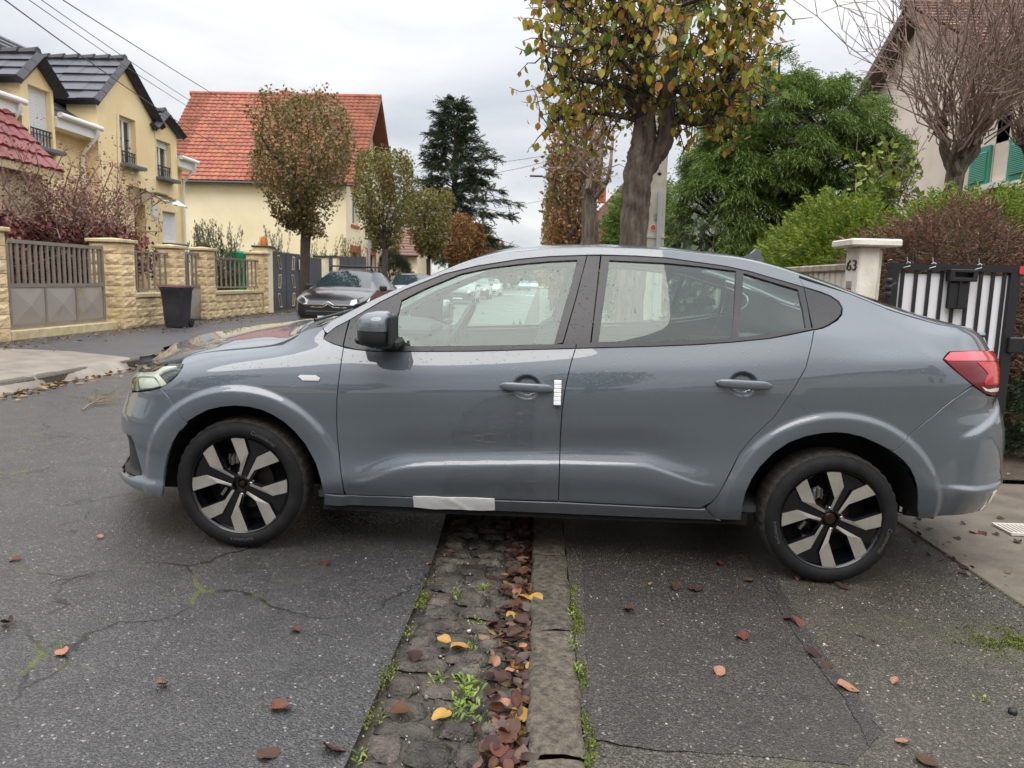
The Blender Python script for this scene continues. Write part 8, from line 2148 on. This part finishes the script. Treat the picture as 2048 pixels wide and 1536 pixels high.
m.build('stem', TWIG, t); d = lr.normal(0, .4, (90, 3)) + np.array([.6, .4, .1]); scatter(frond(3, .1, .03, .2, 3)[0], frond(3, .1, .03, .2, 3)[1], rot_dir(d, lr, 1.5) * .09, np.array(q[3]) + lr.normal(0, 1, (90, 3)) * np.array([.10, .08, .02]), 'needles', OLIVELEAF, t)
# weeds between the cobbles
WEEDM = ramp_island('weed_green', [(0, (.10, .17, .02)), (.6, (.20, .29, .04)), (1, (.32, .38, .08))], .5, .25)
BL = [(0, 0, 0), (.35, .10, .18), (.75, .17, .26), (1, 0, .18), (.75, -.17, .26), (.35, -.10, .18)]; BF = [(0, 2, 1), (0, 3, 2), (0, 4, 3), (0, 5, 4)]
def weed(px, py, r, n, label):
    p = gpt(px, py); z = gutz(p[0], p[1]) - .016 if p[0] < 0 else p[2]; p = onG(px, py, z); a = lr.uniform(0, 6.28, n); d = np.stack([np.cos(a), np.sin(a), lr.uniform(.1, .9, n)], 1)
    loc = p + np.stack([lr.normal(0, r * .55, n), lr.normal(0, r * .9, n), np.full(n, .002)], 1)
    o = scatter(BL, BF, rot_dir(d, lr, .3) * (r * lr.uniform(.5, 1.0, n))[:, None, None], loc, 'weed', WEEDM, kind=None); tag(o, label, 'weed', 'weeds between the cobbles')
for px, py, r, n, lab in [(935, 1380, .040, 46, 'largest bright green weed rosette between the cobbles'), (925, 1408, .034, 30, 'weed just below the largest rosette'), (928, 1430, .036, 34, 'lowest of the three weeds in the middle of the gutter'), (965, 1180, .028, 26, 'upright weed near the top of the cobbles'), (915, 1195, .026, 30, 'creeping weed left of the upright one on the cobbles'), (880, 1362, .028, 28, 'flat weed patch left of the largest rosette'), (955, 1250, .024, 22, 'small weed above the yellow curled leaf, near the litter'), (940, 1302, .028, 26, 'weed under the bright yellow curled leaf'), (785, 1352, .024, 20, 'weed at the road edge of the cobbles, upper one'), (985, 1436, .024, 18, 'small weed right of the middle weeds'), (1025, 1205, .022, 18, 'tiny weed beside the pale yellow leaf'), (815, 1278, .030, 10, 'long grass blades at the road edge of the cobbles'), (715, 1520, .026, 22, 'weed at the bottom left edge of the cobbles'), (760, 1440, .020, 16, 'weed at the road edge of the cobbles, lower one'), (1144, 1290, .024, 34, 'upper weed tuft between kerb and pavement'), (1152, 1342, .022, 34, 'lower weed tuft between kerb and pavement'), (1143, 1232, .018, 20, 'faint weed at the back of the kerb'), (1970, 1405, .022, 14, 'small weed on the mossy pavement at the right')]:
    weed(px, py, r, n, lab)
# moss
MOSS = ramp_island('moss_green', [(0, (.05, .075, .010)), (.6, (.12, .15, .02)), (1, (.20, .21, .03))], .8, .1)
def moss(P, size, label, seed):
    rng = np.random.default_rng(seed); o = scatter([(0, 0, 0), (.5, .3, .35), (1, 0, .1), (.5, -.3, .35)], SMALL_F, rot_rand(len(P), rng, size, .5), P, 'moss', MOSS, kind='stuff'); tag(o, label, 'moss')
rng = np.random.default_rng(4); c = gpt(2035, 1290); P = c + rng.normal(0, 1, (5200, 3)) * np.array([.10, .075, 0]); P[:, 2] = [ground(a) + .001 for a in P[:, 0]]; P = P[(np.sin(P[:, 0] * 41) + np.cos(P[:, 1] * 37) + rng.normal(0, .6, len(P))) > -.2]; moss(P, .008, 'bright green moss patch on the pavement at the right edge', 5)
yy = rng.uniform(.9, 3.0, 5000); xx = .172 + rng.normal(0, .010, 5000) + .012 * np.sin(yy * 17); k = (np.sin(yy * 7.3) + np.sin(yy * 17.1) + rng.normal(0, .5, 5000)) > -.1; moss(np.stack([xx, yy, np.full(5000, .001)], 1)[k], .008, 'line of moss in the joint behind the kerb', 6)
yy = rng.uniform(.9, 3.0, 4200); xx = GUT0 + np.array([wob(a) for a in yy]) + rng.normal(.004, .012, 4200); k = (np.sin(yy * 9.3) + np.sin(yy * 23.1) + rng.normal(0, .5, 4200)) > .45; moss(np.stack([xx, yy, np.full(4200, .0)], 1)[k], .009, 'broken line of moss along the edge of the road asphalt', 7)
# grit and pale chips
GRIT = ramp_island('grit_stones', [(0, (.09, .08, .065)), (.6, (.25, .23, .19)), (1, (.55, .52, .46))], .7, 0)
def grit(n, xf, yf, s, label, seed):
    rng = np.random.default_rng(seed); x, y = xf(rng, n), yf(rng, n); V = [(1, 0, 0), (-1, 0, 0), (0, 1, 0), (0, -1, 0), (0, 0, .7), (0, 0, -.7)]; F = [(0, 2, 4), (2, 1, 4), (1, 3, 4), (3, 0, 4), (2, 0, 5), (1, 2, 5), (3, 1, 5), (0, 3, 5)]
    z = [ground(a) + .001 if not -.52 < a < 0 else gutz(a, b) - .02 for a, b in zip(x, y)]; R = rot_rand(n, rng, 1, 0) * (s * np.exp(rng.normal(0, .45, n)))[:, None, None]
    o = scatter(V, F, R, np.stack([x, y, z], 1), 'grit', GRIT); tag(o, label, 'grit')
grit(900, lambda r, n: r.uniform(.2, 2.1, n), lambda r, n: r.uniform(.9, 3.6, n), .0028, 'pale grit scattered over the near pavement', 1)
grit(1400, lambda r, n: r.uniform(-.52, 0, n), lambda r, n: r.uniform(.9, 4, n), .0032, 'grit and mortar crumbs between the cobbles', 2)
grit(500, lambda r, n: r.uniform(-2.6, -.55, n), lambda r, n: r.uniform(.9, 4, n), .0024, 'pale grit scattered over the near road', 3)
# rubber cap and grate
p = gpt(2025, 1427); m = MB(); m.lathe([(.0, .0), (.012, .0), (.014, .006), (.012, .014), (.006, .018), (0, .018)], tuple(p), 'Z', 16); tag(m.build('rubber_cap', BLACK, None, True), 'small black rubber cap on the mossy pavement', 'rubber cap')
p = onG(2035, 1062, -.045); t = thing('drain_grate', 'pale slotted metal grate on the driveway at the right edge', 'grate', p); m = MB()
for a in (-.14, .14): m.box((p[0] + .08, p[1] + a * .6, -.036), (.34, .015, .014))
m.build('frame', mat('pale_metal', srgb(206, 200, 190), .5), t)
for k in range(14):
    m = MB(); m.box((p[0] - .08 + k * .025, p[1], -.037), (.012, .155, .010)); m.build('slat', MATS['pale_metal'], t)

yy = rng.uniform(2.4, 5.0, 2600); xx = 2.105 + rng.normal(0, .012, 2600); k = (np.sin(yy * 6.3) + np.sin(yy * 15.1) + rng.normal(0, .5, 2600)) > .2; moss(np.stack([xx, yy, np.full(2600, -.049)], 1)[k], .009, 'dull moss in the joint between the pavement and the driveway edging', 8)
litter('leaf_litter', 70, lambda r, n: 2.12 + r.normal(0, .06, n), lambda r, n: r.uniform(3.3, 5.1, n), lambda a, b: -.042, .045, WETL, 'small wet leaves caught along the driveway edging', 9)
